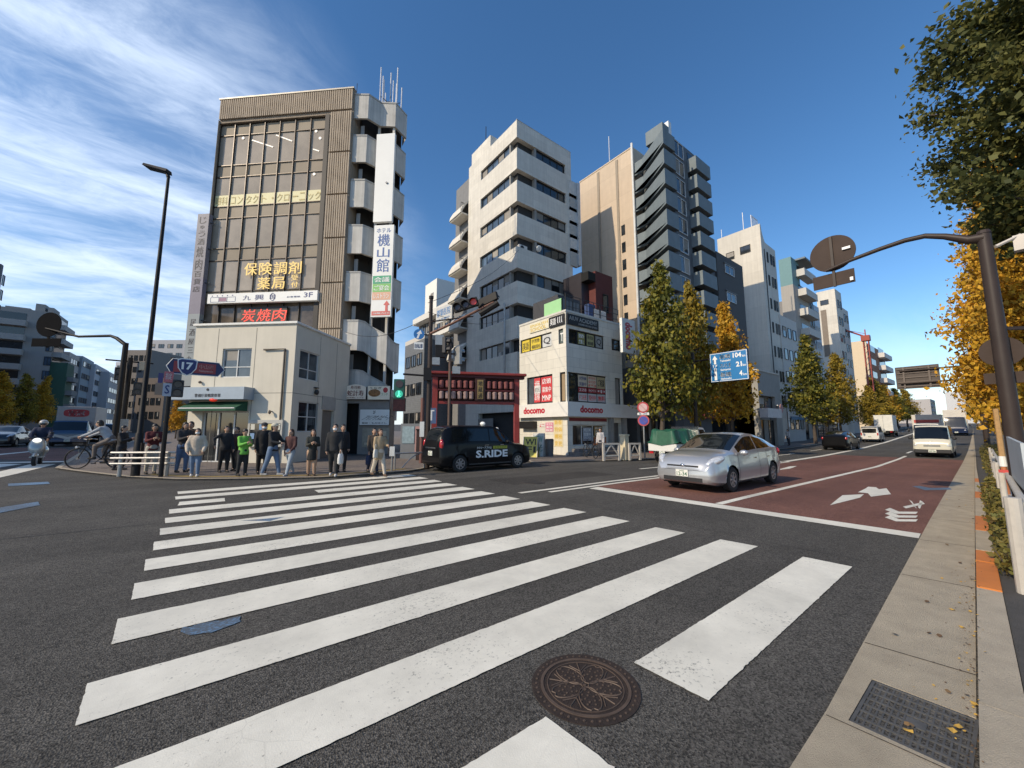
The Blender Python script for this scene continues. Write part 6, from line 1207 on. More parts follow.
# ------------------------------------------------------------ vehicles
RUB = M('tyre rubber', (.018, .018, .018), .8, 0, .2, 20); RIM = M('alloy rim', (.42, .42, .43), .3, .8, .1); UNDER = M('underbody black', (.012, .012, .012), .9)
CGL = M('car glass', (.008, .010, .012), .05, 0, .3, 1, spec=.6); LENS = M('headlamp lens', (.62, .64, .66), .08, .3, .3, 18, spec=1.); TAIL = M('tail lamp', (.42, .015, .02), .15, 0, .2, 20, spec=.9); PLATE = M('number plate', (.68, .68, .62), .5, var=.05); CHR = M('chrome', (.6, .6, .6), .15, 1.)
BTRIM = M('black car trim', (.02, .02, .022), .5)
def car_paint(name, col, metal=.0, coat=.8, spec=.5): return M(name, col, .28, metal, .04, 2, coat=coat, spec=spec)
def catmull(xs, P, n):
    out = []
    m = len(P)
    for i in range(m - 1):
        k = max(1, int(round(abs(xs[i + 1] - xs[i]) / n)))
        p0, p1, p2, p3 = P[max(i - 1, 0)], P[i], P[i + 1], P[min(i + 2, m - 1)]
        for j in range(k):
            t = j / k; q = []
            for a, b, c, d in zip(p0, p1, p2, p3):
                m1 = (c - a) * .5; m2 = (d - b) * .5
                if (b - a) * (c - b) <= 0: m1 = 0
                if (c - b) * (d - c) <= 0: m2 = 0
                lim = 3 * abs(c - b); m1 = max(-lim, min(lim, m1)); m2 = max(-lim, min(lim, m2))
                q.append(b * (2 * t ** 3 - 3 * t * t + 1) + c * (-2 * t ** 3 + 3 * t * t) + m1 * (t ** 3 - 2 * t * t + t) + m2 * (t ** 3 - t * t))
            out.append(q)
    out.append(list(P[-1])); return out
RINGU = [(0, (0, .5)), (1, (0,)), (2, (0, .3, .55, .8)), (3, (0, .3, .6, .85)), (4, (0, .12, .35, .6, .86)), (5, (0, .5)), (6, (0, .35, .7))]
def loft_car(t, st, paint, wheels, wr, glass_fn, step=.075, seams=(), trim=None):
    """st: stations (x, z0, zs, zb, zt, ws, wb, wt) from tail to nose; the skin is one surface, glass cut from it as parts"""
    S = catmull([s[0] for s in st], st, step)
    def ringpts(s):
        x, z0, zs, zb, zt, ws, wb, wt = s
        c = [(0, z0), (ws * .86, z0), (ws * .97, z0 + .07), (ws, zs), (wb, zb), (wt, zt - .03), (wt * .72, zt), (0, zt + .015)]; out = []
        for k, fr in RINGU:
            for f in fr: out.append((c[k][0] + (c[k + 1][0] - c[k][0]) * f, c[k][1] + (c[k + 1][1] - c[k][1]) * f, k, f))
        out.append((c[7][0], c[7][1], 6, 1.0)); return out
    rings = [ringpts(s) for s in S]; nr = len(rings[0]); V = {}; parts = {}
    def vert(i, j, sd):
        y, z = rings[i][j][:2]; x = S[i][0]
        if rings[i][j][2] <= 3:
            for wx in wheels:
                dx, dz = x - wx, z - wr; d = hypot(dx, dz); R = wr * 1.17
                if d < R and d > 1e-6 and z < wr + R: 
                    if d > R * .05: x, z = wx + dx / d * R, max(rings[i][j][1] if dz < 0 else 0, wr + dz / d * R)
        return (x, sd * y, z)
    for sd in (1, -1):
        for i in range(len(S) - 1):
            for j in range(nr - 1):
                x = (S[i][0] + S[i + 1][0]) / 2; k, f0 = rings[i][j][2:4]; f1 = rings[i][j + 1][3] if rings[i][j + 1][2] == k else 1.; f = (f0 + f1) / 2
                z = sum(rings[a][b][1] for a in (i, i + 1) for b in (j, j + 1)) / 4
                if k <= 3 and any(hypot(x - wx, z - wr) < wr * 1.0 for wx in wheels): continue
                nm = glass_fn(x, k, f) or 'body'
                if nm == 'body' and trim and trim(x, k, f): nm = 'trim'
                if nm in ('side_window',): nm = nm + ('L' if sd > 0 else 'R') + str(int((x > glass_fn.split) if hasattr(glass_fn, 'split') else 0))
                mb = parts.setdefault(nm, MB()); mb.add([vert(i, j, sd), vert(i + 1, j, sd), vert(i + 1, j + 1, sd), vert(i, j + 1, sd)], [(0, 1, 2, 3)])
    for i in (0, len(S) - 1):
        for j in range(nr - 1): a, b = rings[i][j], rings[i][j + 1]; x = S[i][0]; parts['body'].add([(x, a[0], a[1]), (x, b[0], b[1]), (x, -b[0], b[1]), (x, -a[0], a[1])], [(0, 1, 2, 3)])
    for nm, mb in parts.items():
        me = mb.mesh(nm, CGL if 'wind' in nm or 'glass' in nm else BTRIM if nm == 'trim' else paint); bm = bmesh.new(); bm.from_mesh(me); bmesh.ops.remove_doubles(bm, verts=bm.verts, dist=.0008); bmesh.ops.recalc_face_normals(bm, faces=bm.faces)
        for f in bm.faces: f.smooth = True
        for e in bm.edges:
            if len(e.link_faces) == 2 and e.calc_face_angle(0) > radians(34): e.smooth = False
        bm.to_mesh(me); bm.free(); nm = nm.rstrip('LR01') if nm.startswith('side') else nm
        o = bpy.data.objects.new({'trim': 'bumper_trim'}.get(nm, nm), me); COL.objects.link(o); o.parent = t
    for xs in seams:
        i = min(range(len(S) - 1), key=lambda q: abs(S[q][0] - xs)); mb = MB()
        for sd in (1, -1):
            pts = [Vector((S[i][0], sd * (r_[0] + .002), r_[1])) for r_ in rings[i] if r_[2] in (2, 3) or (r_[2] == 4 and r_[3] == 0)]; mb.add([(p.x + d, p.y, p.z) for p in pts for d in (-.006, .006)], [(2 * q, 2 * q + 1, 2 * q + 3, 2 * q + 2) for q in range(len(pts) - 1)])
        mb.build('door_seam', UNDER, t)
    w0 = max(s[5] for s in st)
    mb = MB()
    for wx in wheels: mb.box(wx - wr * 1.15, wx + wr * 1.15, -w0 * .8, w0 * .8, .16, wr * 2.1)
    mb.box(min(s[0] for s in st) + .3, max(s[0] for s in st) - .3, -w0 * .82, w0 * .82, .17, .4); mb.build('underbody', UNDER, t)
    for wx in wheels:
        for sd in (1, -1): wheel(t, (wx, sd * (w0 - .11), wr), wr, sd)
def wheel(t, c, r, sd, w=.19, rim=None):
    mb = MB(); n = 26; prof = [(-w / 2, r * .62), (-w / 2, r * .92), (-w * .36, r), (w * .36, r), (w / 2, r * .92), (w / 2, r * .62)]
    vs = [(c[0] + rr * cos(2 * pi * k / n), c[1] + y, c[2] + rr * sin(2 * pi * k / n)) for y, rr in prof for k in range(n)]
    mb.add(vs, [(i * n + k, i * n + (k + 1) % n, (i + 1) * n + (k + 1) % n, (i + 1) * n + k) for i in range(len(prof) - 1) for k in range(n)]); o = mb.build('wheel', RUB, t, smooth=True)
    mb = MB(); y = c[1] + sd * w * .38; mb.disc((c[0], y - sd * .03, c[2]), (0, sd, 0), r * .64, .02, 22, 1)
    for k in range(7): a = 2 * pi * k / 7; mb.bar((c[0], y, c[2]), (c[0] + cos(a) * r * .6, y, c[2] + sin(a) * r * .6), r * .17, .03, 0, upv=(0, 1, 0))
    for k in range(22): a, b = 2 * pi * k / 22, 2 * pi * (k + 1) / 22; mb.bar((c[0] + cos(a) * r * .61, y, c[2] + sin(a) * r * .61), (c[0] + cos(b) * r * .61, y, c[2] + sin(b) * r * .61), .035, .045, 0, upv=(0, 1, 0))
    mb.disc((c[0], y + sd * .005, c[2]), (0, sd, 0), r * .16, .05, 12, 0); mb.build('rim', [rim or RIM, UNDER], o)
def plate(t, x, z, txt, nose=1, w=.33):
    mb = MB(); mb.box(x - .008, x + .008, -w / 2, w / 2, z - .085, z + .085); o = mb.build('number_plate', PLATE, t); mb = MB(); fn = lambda u, zz, d: (x + nose * (.009 - d * 0), u * nose, zz)
    text(mb, txt, fn, -w * .42, w * .42, z - .07, z + .03, bold=.02); text(mb, '300', fn, -w * .2, w * .2, z + .038, z + .075); mb.build('lettering', M('plate green', (.03, .12, .06), .6, var=0), o)
def ellpart(t, name, c, r, mat, rot=0, tilt=0):
    mb = MB(); mb.ell(c, r, 14, 10, R=Matrix.Rotation(rot, 3, 'Z') @ Matrix.Rotation(tilt, 3, 'Y')); return mb.build(name, mat, t, smooth=True)
def mirrors(t, x, y, z, paint, r=(.07, .11, .075)):
    for sd in (1, -1): ellpart(t, 'wing_mirror', (x, sd * (y + .1), z), r, paint)
def boxpart(t, name, x0, x1, y0, y1, z0, z1, mat, bev=0): return MB().box(x0, x1, y0, y1, z0, z1).build(name, mat, t, bevel=bev)

def make_hatch(label, paint, loc, rz, plate_txt='12-34', emblem=True):
    t = thing('hatchback_car', label, 'car', loc, rz)
    st = [(-2.23, .32, .55, .98, 1.04, .70, .64, .50), (-2.16, .25, .55, 1.04, 1.13, .79, .72, .55), (-1.85, .20, .53, 1.06, 1.24, .855, .78, .60), (-1.0, .19, .50, 1.01, 1.42, .872, .815, .60), (-.3, .19, .50, .985, 1.50, .874, .82, .63), (.12, .19, .50, .965, 1.47, .874, .82, .63), (1.18, .19, .50, .95, 1.04, .872, .815, .72), (1.6, .19, .50, .91, .985, .868, .81, .70), (1.95, .20, .49, .84, .905, .84, .78, .66), (2.12, .22, .47, .76, .82, .80, .73, .60), (2.21, .24, .45, .66, .70, .74, .67, .54), (2.25, .28, .44, .56, .58, .68, .60, .46)]
    def gf(x, k, f):
        if k in (5, 6) and .2 < x < 1.12: return 'windshield'
        if k in (5, 6) and -1.78 < x < -1.02: return 'rear_window'
        if k == 4 and .1 < f < .9 and (-.36 < x < .80 or -1.40 < x < -.44): return 'side_window'
    gf.split = -.4
    loft_car(t, st, paint, (1.32, -1.38), .315, gf, seams=(.92, -.42, -1.02))
    for sd in (1, -1):
        ellpart(t, 'headlight', (1.95, sd * .70, .785), (.29, .12, .10), LENS, -sd * .60, .40); ellpart(t, 'fog_lamp', (2.165, sd * .66, .40), (.06, .07, .11), LENS, -sd * .5); ellpart(t, 'tail_light', (-2.10, sd * .70, .93), (.11, .12, .12), TAIL, sd * .5)
    boxpart(t, 'grille', 2.1, 2.238, -.42, .42, .635, .675, BTRIM); boxpart(t, 'bumper_intake', 2.18, 2.263, -.52, .52, .275, .375, BTRIM); plate(t, 2.268, .475, plate_txt)
    if emblem: ellpart(t, 'emblem', (2.225, 0, .665), (.03, .065, .045), CHR)
    mirrors(t, .78, .83, .98, paint)
    for sd in (1, -1): 
        for x in (-.15, -1.05): boxpart(t, 'door_handle', x - .09, x + .09, sd * .842, sd * .862, .80, .825, CHR) if sd < 0 else boxpart(t, 'door_handle', x - .09, x + .09, .842, .862, .80, .825, CHR)
    return t
SILVER = car_paint('silver car paint', (.46, .47, .48), .55); BLACKP = car_paint('black car paint', (.006, .006, .007), 0, .22, .15); WHITEP = car_paint('white car paint', (.70, .69, .65)); BLUEP = car_paint('navy car paint', (.012, .022, .06), 0, .2, .2); CREAMP = car_paint('cream car paint', (.60, .58, .49)); GREYP = car_paint('grey car paint', (.14, .15, .16), .5)
make_hatch('silver hatchback with a number plate, waiting at the stop line of the red lane', SILVER, (12.0, 5.42, 0), pi)
def make_taxi(loc, rz):
    t = thing('taxi', 'tall black taxi with white and yellow lettering on its side, turning past the crossing', 'taxi', loc, rz)
    st = [(-2.2, .30, .52, .92, .97, .72, .66, .52), (-2.15, .24, .52, 1.0, 1.18, .79, .73, .57), (-2.0, .20, .50, 1.05, 1.55, .84, .78, .60), (-1.75, .18, .50, 1.07, 1.69, .848, .80, .63), (-1.2, .18, .50, 1.07, 1.745, .85, .81, .645), (0, .18, .50, 1.06, 1.745, .85, .81, .645), (.42, .18, .50, 1.04, 1.68, .85, .81, .64), (1.22, .18, .50, .99, 1.08, .85, .80, .70), (1.7, .18, .50, .94, 1.0, .84, .77, .66), (2.02, .20, .50, .86, .90, .77, .68, .54), (2.14, .22, .48, .76, .80, .70, .62, .48), (2.2, .26, .46, .66, .69, .58, .5, .4)]
    def gf(x, k, f):
        if k in (5, 6) and .48 < x < 1.18: return 'windshield'
        if k in (5, 6) and -2.13 < x < -1.86: return 'rear_window'
        if k == 4 and .1 < f < .9 and (.0 < x < .78 or -1.0 < x < -.08 or -1.72 < x < -1.08): return 'side_window'
    gf.split = -.04
    loft_car(t, st, BLACKP, (1.38, -1.37), .315, gf, seams=(.92, -.06, -1.0))
    for sd in (1, -1): ellpart(t, 'headlight', (2.0, sd * .58, .78), (.14, .12, .10), LENS, -sd * .5); ellpart(t, 'tail_light', (-2.09, sd * .70, 1.02), (.09, .08, .21), TAIL, sd * .5)
    plate(t, -2.205, .70, '50-11', -1); mirrors(t, .75, .82, 1.10, BLACKP); boxpart(t, 'bumper_intake', 2.15, 2.205, -.5, .5, .32, .48, BTRIM)
    mb = MB(); mb.ell((.15, 0, 1.83), (.10, .14, .085), 14, 8); mb.tube([(.15, 0, 1.74), (.15, 0, 1.78)], .06, 10); mb.build('roof_lamp', M('white roof lamp', (.75, .74, .70), .4, emit=.15), t, smooth=True)
    mb = MB(); mb.box(-2.21, -2.13, -.42, .42, .88, .93); mb.build('tail_garnish', CHR, t)
    fn = lambda u, z, d: (u, -.853 + d * .3 - .001, z); mb = MB(); text(mb, 'S.RIDE', fn, -.70, .82, .50, .79, bold=.035); text(mb, 'タクシーアプリは', fn, -.66, .02, .84, .93); mb.build('lettering', T_WHT, t)
    mb = MB(); mb.add([fn(.10, .835, 0), fn(.80, .835, 0), fn(.80, .94, 0), fn(.10, .94, 0)], [(0, 1, 2, 3)]); bd = mb.build('yellow_badge', M('yellow badge', (.42, .42, .05), .5), t); mb = MB(); text(mb, 'エスライド', lambda u, z, d: (u, -.857, z), .16, .74, .855, .92); mb.build('lettering', T_BLK, bd)
    boxpart(t, 'side_moulding', -1.0, 1.0, -.856, -.849, .255, .30, M('dark moulding', (.05, .05, .05), .4)); boxpart(t, 'door_handle', -.3, -.1, -.86, -.835, .97, .995, CHR); boxpart(t, 'door_handle', .45, .62, -.86, -.835, .97, .995, CHR)
make_taxi((8.75, 13.62, 0), radians(0))
def make_van(name, label, cat, paint, loc, rz, H=1.98, L=4.7, Wd=.85, plate_txt='88-08', group=None, rear=False):
    t = thing(name, label, cat, loc, rz, group); h = L / 2; s = H / 1.98; w = Wd
    st = [(-h, .34, .6, 1.08 * s, 1.80 * s, w * .94, w * .92, w * .76), (-h + .08, .28, .6, 1.12 * s, 1.92 * s, w * .985, w * .96, w * .80), (-h + .5, .25, .6, 1.12 * s, 1.975 * s, w, w * .975, w * .83), (h - 1.25, .25, .6, 1.12 * s, 1.975 * s, w, w * .975, w * .83), (h - .85, .25, .6, 1.10 * s, 1.88 * s, w, w * .97, w * .82), (h - .22, .26, .6, 1.04 * s, 1.14 * s, w * .985, w * .95, w * .86), (h - .06, .29, .58, .95 * s, 1.0 * s, w * .95, w * .9, w * .78), (h, .34, .55, .82 * s, .86 * s, w * .86, w * .8, w * .66)]
    def gf(x, k, f):
        if k in (5, 6) and h - .86 < x < h - .24: return 'windshield'
        if k in (5, 6) and x < -h + .09 and x > -h + .0: return 'rear_window'
        if k == 4 and .1 < f < .9 and (h - 1.5 < x < h - .5 or h - 2.9 < x < h - 1.6 or -h + .4 < x < h - 3.0): return 'side_window'
    gf.split = h - 1.55
    loft_car(t, st, paint, (h - .9, -h + 1.0), .32, gf, .09, (h - .5, h - 1.56, h - 2.9))
    for sd in (1, -1): ellpart(t, 'headlight', (h - .08, sd * w * .74, .74), (.08, .17, .12), LENS, -sd * .3); boxpart(t, 'tail_light', -h - .012, -h + .05, sd * w * .84 - .06, sd * w * .84 + .06, .75, 1.15 * s, TAIL)
    boxpart(t, 'front_bumper', h - .10, h + .045, -w * .93, w * .93, .27, .50, BTRIM if not rear else paint, .03); boxpart(t, 'grille', h - .02, h + .012, -w * .42, w * .42, .66, .78, M('grey grille', (.25, .25, .24), .4)); plate(t, h + .055, .40, plate_txt); plate(t, -h - .02, .62, plate_txt, -1)
    if rear: boxpart(t, 'rear_glass', -h - .012, -h + .02, -w * .72, w * .72, 1.14 * s, 1.70 * s, CGL)
    mirrors(t, h - .55, w, 1.18 * s, BTRIM); return t
x = 35.4; make_van('delivery_van', 'cream white van with a dark bumper coming towards the red lane', 'van', CREAMP, (x + 2.3, 3.35 + .02 * 2, zg(x + 2.3, 3)), pi + .03)
def box_truck(label, loc, rz, cabp, boxm, L=5.6, W_=1.0, Hc=2.0, Hb=2.95, sign=None, group=None, front_panel=None):
    t = thing('box_truck', label, 'truck', loc, rz, group); h = L / 2; w = W_
    st = [(h - 1.55, .5, .75, 1.25, Hc - .05, w * .94, w * .93, w * .80), (h - 1.4, .45, .75, 1.25, Hc, w * .95, w * .94, w * .82), (h - .62, .45, .75, 1.25, Hc, w * .95, w * .94, w * .82), (h - .45, .45, .75, 1.22, Hc - .1, w * .95, w * .93, w * .82), (h - .10, .42, .75, 1.15, 1.22, w * .95, w * .92, w * .84), (h - .02, .44, .72, 1.0, 1.04, w * .93, w * .88, w * .78), (h, .48, .70, .9, .92, w * .88, w * .82, w * .7)]
    def gf(x, k, f):
        if k in (5, 6) and h - .47 < x < h - .11: return 'windshield'
        if k == 4 and .1 < f < .9 and h - 1.25 < x < h - .3: return 'side_window'
    loft_car(t, st, cabp, (h - .75, -h + 1.2), .36, gf, .06)
    b = boxpart(t, 'cargo_box', -h, h - 1.62, -w, w, .82, Hb, boxm, .03); boxpart(t, 'chassis', -h + .1, h - 1.3, -w * .5, w * .5, .42, .815, UNDER)
    mb = MB(); 
    for sd in (1, -1):
        mb.bar((-h, sd * (w + .005), .84), (h - 1.62, sd * (w + .005), .84), .05); mb.bar((-h, sd * (w + .005), Hb - .02), (h - 1.62, sd * (w + .005), Hb - .02), .05)
    mb.bar((-h - .01, 0, .85), (-h - .01, 0, Hb - .05), .04); mb.build('box_trim', M('truck trim', (.45, .45, .44), .4, .4), t)
    for sd in (1, -1): ellpart(t, 'headlight', (h - .05, sd * w * .70, .72), (.07, .14, .09), LENS, -sd * .2); boxpart(t, 'tail_light', -h - .03, -h, sd * w * .75 - .12, sd * w * .75 + .12, .62, .74, TAIL)
    boxpart(t, 'front_bumper', h - .12, h + .06, -w * .95, w * .95, .33, .54, cabp, .03); plate(t, h + .07, .44, '40-21'); plate(t, -h - .03, .66, '40-21', -1); mirrors(t, h - .12, w + .08, 1.45, BTRIM, (.05, .08, .17)); return t, h, w
tk, h, w = box_truck('blue box truck with a red oval sign above its cab, in the left street', (-9.0, 44.9 + 2.9, zg(-9, 47)), -pi / 2, car_paint('truck blue', (.02, .05, .12)), M('grey truck box', (.34, .33, .32), .5), L=5.8, W_=1.08, Hc=1.98, Hb=3.15)
mb = MB(); n = 20; ol = [(.62 * (1 if cos(q) > 0 else -1) * abs(cos(q)) ** .5, 2.62 + .30 * (1 if sin(q) > 0 else -1) * abs(sin(q)) ** .6) for q in [2 * pi * k / n for k in range(n)]]; mb.plate(ol, lambda u, z, d: (h - 1.62 + .02 + d, u * 1.15, z), .015); rs_ = mb.build('oval_sign', M('red oval sign', (.36, .02, .025), .5, var=.05), tk); mb = MB(); text(mb, '吉冠', lambda u, z, d: (h - 1.595, u, z), -.45, .45, 2.42, 2.82, bold=.02); mb.build('lettering', T_WHT, rs_)
mb = MB(); mb.plate([(-.95, 1.02), (0, .72), (.95, 1.02), (.95, .86), (0, .52), (-.95, .86)], lambda u, z, d: (h + .02 + d, u, z), .02); mb.build('white_chevron', M('truck white stripe', (.5, .5, .48), .5), tk)
def make_sedan(label, paint, loc, rz, group=None, k=1.): 
    t = make_hatch(label, paint, loc, rz, '77-10', False); t.name = 'sedan_car'; t.scale = (k, k, k)
    if group: t['group'] = group
    return t
p = pdep(6, 440, 30); make_sedan('dark saloon car waiting at the far left edge', car_paint('dark saloon paint', (.03, .033, .04), .4), (p.x, p.y, zg(p.x, p.y)), -pi / 2, None, 1.05)
p = pdep(106, 440, 46); make_van('minivan', 'small silver minivan just behind the blue box truck', 'van', SILVER, (p.x, p.y, zg(p.x, p.y)), -pi / 2, 1.75, 3.6, .78)
GV = 'traffic on the avenue'
make_sedan('black car driving away in the far lanes of the avenue', BLACKP, (43.0, 9.35, zg(43, 9)), .02, GV, 1.05)
make_van('minivan', 'white minivan driving away behind the black car', 'van', WHITEP, (62.5, 10.6, zg(62.5, 10)), .046, 1.8, 4.2, .84, group=GV, rear=True)
box_truck('white box truck ahead of the white minivan', (80, 11.9, zg(80, 10)), .046, WHITEP, M('white truck box', (.66, .65, .60), .5), L=6.2, Hb=3.1, group=GV)
tk, h, w = box_truck('white truck with a red band right behind the cream van', (57.5, 5.5, zg(57, 5)), pi + .046, WHITEP, M('pale truck box', (.58, .55, .5), .5), L=6.0, Hb=3.0, Hc=2.1, group=GV); boxpart(tk, 'red_band', h - 1.615, h - 1.6, -.85, .85, 2.2, 2.5, M('red truck band', (.45, .06, .05), .5))
box_truck('navy truck with a white deflector waiting near the kerb in the distance', (88, 5.5, zg(88, 5)), pi + .046, BLUEP, M('pale truck box', (.58, .55, .5), .5), L=7.5, W_=1.15, Hc=2.6, Hb=3.7, group=GV)
make_van('minivan', 'dark grey minivan in the queue beside the navy truck', 'van', GREYP, (80, 8.2, zg(80, 8)), pi + .046, 1.85, 4.4, .85, group=GV)
make_sedan('small silver car far off in the oncoming lane', SILVER, (104, 8.9, zg(104, 9)), pi + .046, GV)
make_sedan('tiny grey car at the end of the oncoming queue', GREYP, (126, 7.6, zg(126, 8)), pi + .046, GV)
# small flat-bed truck under a green tarpaulin
t = thing('flatbed_truck', 'small white flat-bed truck loaded under a green tarpaulin, parked behind the silver hatchback', 'truck', (19.3, 10.75, zg(19, 10.7)), 0)
h = 1.72; w = .74
st = [(.55, .4, .6, 1.05, 1.7, w * .96, w * .95, w * .8), (.7, .35, .6, 1.05, 1.78, w, w * .97, w * .83), (1.25, .35, .6, 1.05, 1.77, w, w * .97, w * .83), (1.64, .35, .6, 1.0, 1.08, w, w * .95, w * .85), (1.72, .4, .58, .85, .88, w * .92, w * .86, w * .74)]
def gf(x, k, f):
    if k in (5, 6) and 1.27 < x < 1.62: return 'windshield'
    if k == 4 and .1 < f < .9 and .75 < x < 1.4: return 'side_window'
loft_car(t, st, WHITEP, (1.2, -1.0), .27, gf, .06)
boxpart(t, 'bed', -h, .52, -w, w, .58, .66, WHITEP); boxpart(t, 'side_board', -h, .52, -w - .02, -w, .6, .95, WHITEP); boxpart(t, 'side_board', -h, .52, w, w + .02, .6, .95, WHITEP); boxpart(t, 'tail_board', -h - .02, -h, -w, w, .6, .95, WHITEP); boxpart(t, 'guard_frame', .46, .52, -w, w, .66, 1.8, CHR)
boxpart(t, 'chassis', -h + .1, .5, -.4, .4, .35, .575, UNDER); plate(t, -h - .03, .50, '15-62', -1, .30)
for sd in (1, -1): boxpart(t, 'tail_light', -h - .045, -h - .021, sd * .58 - .12, sd * .58 + .12, .46, .56, TAIL)
mb = MB(); r = random.Random(4); nx, ny = 22, 14; vs = []
for i in range(nx + 1):
    for j in range(ny + 1):
        x = -h - .06 + (2.26 + .0) * i / nx; v = j / ny; a = (v - .5) * 2; yy = a * (w + .05); edge = abs(a) > .82 or i == 0; hump = 1.60 + .09 * sin(i * .55) * cos(j * .5) + .035 * sin(i * 1.3 + j * .9) - .25 * max(0, abs(a) - .6)
        z = hump if not edge else (1.0 + .07 * sin(i * .7 + j * .4) if i else .86 + .14 * abs(a))
        vs.append((x, yy * (1.06 if edge else 1), z))
mb.add(vs, [(i * (ny + 1) + j, (i + 1) * (ny + 1) + j, (i + 1) * (ny + 1) + j + 1, i * (ny + 1) + j + 1) for i in range(nx) for j in range(ny)])
mb.build('tarpaulin', M('green tarpaulin', (.013, .085, .045), .55, 0, .25, 3, bump=.3, bscale=9), t, smooth=True, angle=70)

# two-wheelers
def bike_wheel(mb, c, r, tw=.022, mi=0): mb.tube([(c[0] + r * cos(2 * pi * k / 28), c[1], c[2] + r * sin(2 * pi * k / 28)) for k in range(29)], tw, 6, mi, cap=False)
def make_bicycle(label, loc, rz, sc=1.):
    t = thing('bicycle', label, 'bicycle', loc, rz); t.scale = (sc,) * 3; FRM = M('black bicycle frame', (.02, .02, .022), .4, .2)
    for x in (.55, -.52):
        mb = MB(); bike_wheel(mb, (x, 0, .34), .33); o = mb.build('wheel', RUB, t); mb = MB()
        for k in range(12): a = 2 * pi * k / 12; mb.bar((x, 0, .34), (x + .32 * cos(a), 0, .34 + .32 * sin(a)), .004)
        mb.tube([(x, -.05, .34), (x, .05, .34)], .025, 8); mb.build('spokes', CHR, o)
    mb = MB(); bb, seat, head, hb = (-.08, 0, .30), (-.24, 0, .80), (.36, 0, .78), (.34, 0, .98)
    for a, b in ((bb, seat), (seat, head), (bb, head), (bb, (-.52, 0, .34)), (seat, (-.52, 0, .34)), (head, (.55, 0, .34)), (head, hb)): mb.tube([a, b], .019, 8)
    mb.build('frame', FRM, t); mb = MB(); mb.tube([(.22, -.26, .98), (.34, -.2, 1.0), (.35, 0, .98), (.34, .2, 1.0), (.22, .26, .98)], .014, 8); mb.build('handlebar', CHR, t)
    mb = MB(); mb.ell((-.27, 0, .86), (.14, .085, .05), 12, 8); mb.build('saddle', BTRIM, t); mb = MB(); mb.tube([(bb[0], -.1, bb[2]), (bb[0], .1, bb[2])], .02, 8); mb.bar((bb[0], .1, bb[2]), (bb[0] + .12, .1, bb[2] - .12), .02); mb.bar((bb[0], -.1, bb[2]), (bb[0] - .12, -.1, bb[2] + .12), .02); mb.box(bb[0] + .07, bb[0] + .17, .1, .19, bb[2] - .14, bb[2] - .11); mb.box(bb[0] - .17, bb[0] - .07, -.19, -.1, bb[2] + .10, bb[2] + .13); mb.build('crank', FRM, t)
    mb = MB()
    for i in range(6): z = .80 + .05 * i; s_ = .13 + .008 * i; mb.tube([(.52 - s_, -s_, z), (.52 + s_, -s_, z), (.52 + s_, s_, z), (.52 - s_, s_, z), (.52 - s_, -s_, z)], .006, 4)
    mb.box(.40, .64, -.13, .13, .79, .80); mb.build('basket', FRM, t); mb = MB(); mb.ell((.60, 0, .72), (.05, .05, .045), 10, 8); mb.build('lamp', LENS, t); return t
def make_scooter(label, loc, rz, sc=1.):
    t = thing('scooter', label, 'scooter', loc, rz); t.scale = (sc,) * 3; PP = car_paint('grey scooter paint', (.34, .36, .36), .3)
    for x in (.60, -.58): wheel(t, (x, 0, .22), .22, 1, .10)
    mb = MB(); mb.ell((.47, 0, .72), (.13, .22, .33), 16, 10, R=Matrix.Rotation(-.3, 3, 'Y')); mb.ell((.60, 0, .36), (.20, .09, .13), 12, 8); mb.build('front_fairing', PP, t, smooth=True)
    mb = MB(); mb.box(-.1, .42, -.16, .16, .28, .34); mb.ell((-.48, 0, .52), (.42, .20, .22), 16, 10); mb.build('body', PP, t, smooth=True); mb = MB(); mb.ell((-.35, 0, .75), (.40, .16, .075), 14, 8); mb.build('saddle', BTRIM, t)
    mb = MB(); mb.tube([(.30, -.33, 1.02), (.40, -.2, 1.02), (.44, 0, 1.0), (.40, .2, 1.02), (.30, .33, 1.02)], .02, 8); mb.tube([(.44, 0, 1.0), (.50, 0, .8)], .03, 8); mb.build('handlebar', BTRIM, t); mb = MB(); mb.ell((.60, 0, .93), (.07, .11, .08), 12, 8); mb.build('headlight', M('lit headlamp', (.9, .88, .8), .2, emit=1.2), t)
    for sd in (1, -1): mb = MB(); mb.tube([(.38, sd * .2, 1.02), (.36, sd * .3, 1.18)], .008, 5); mb.ell((.36, sd * .31, 1.2), (.02, .06, .04), 8, 6); mb.build('mirror', BTRIM, t)
    mb = MB(); mb.box(-.95, -.93, -.09, .09, .34, .5); mb.build('number_plate', PLATE, t); return t
# ------------------------------------------------------------ street furniture
POLE = M('dark brown pole paint', (.040, .028, .023), .5, 0, .15, 4, spec=.3); POLEB = M('black pole paint', (.014, .013, .013), .55, 0, .15, 4, spec=.25); GALV = M('galvanised steel', (.36, .36, .35), .45, .6, .15, 6); WPAINT = M('white street paint', (.50, .46, .40), .5, 0, .12, 8, dirt=.1)
BROWNS = M('brown sign back', (.060, .042, .034), .7, 0, .15, 2.5, spec=.2); SIGBOX = M('signal housing', (.055, .05, .048), .5, .1, .1)
def yaw_to_cam(x, y): return atan2(-y, -x) + pi / 2          # front (local -y) turned to the camera
def cp(px, py, D): p = pdep(px, py, D); return p
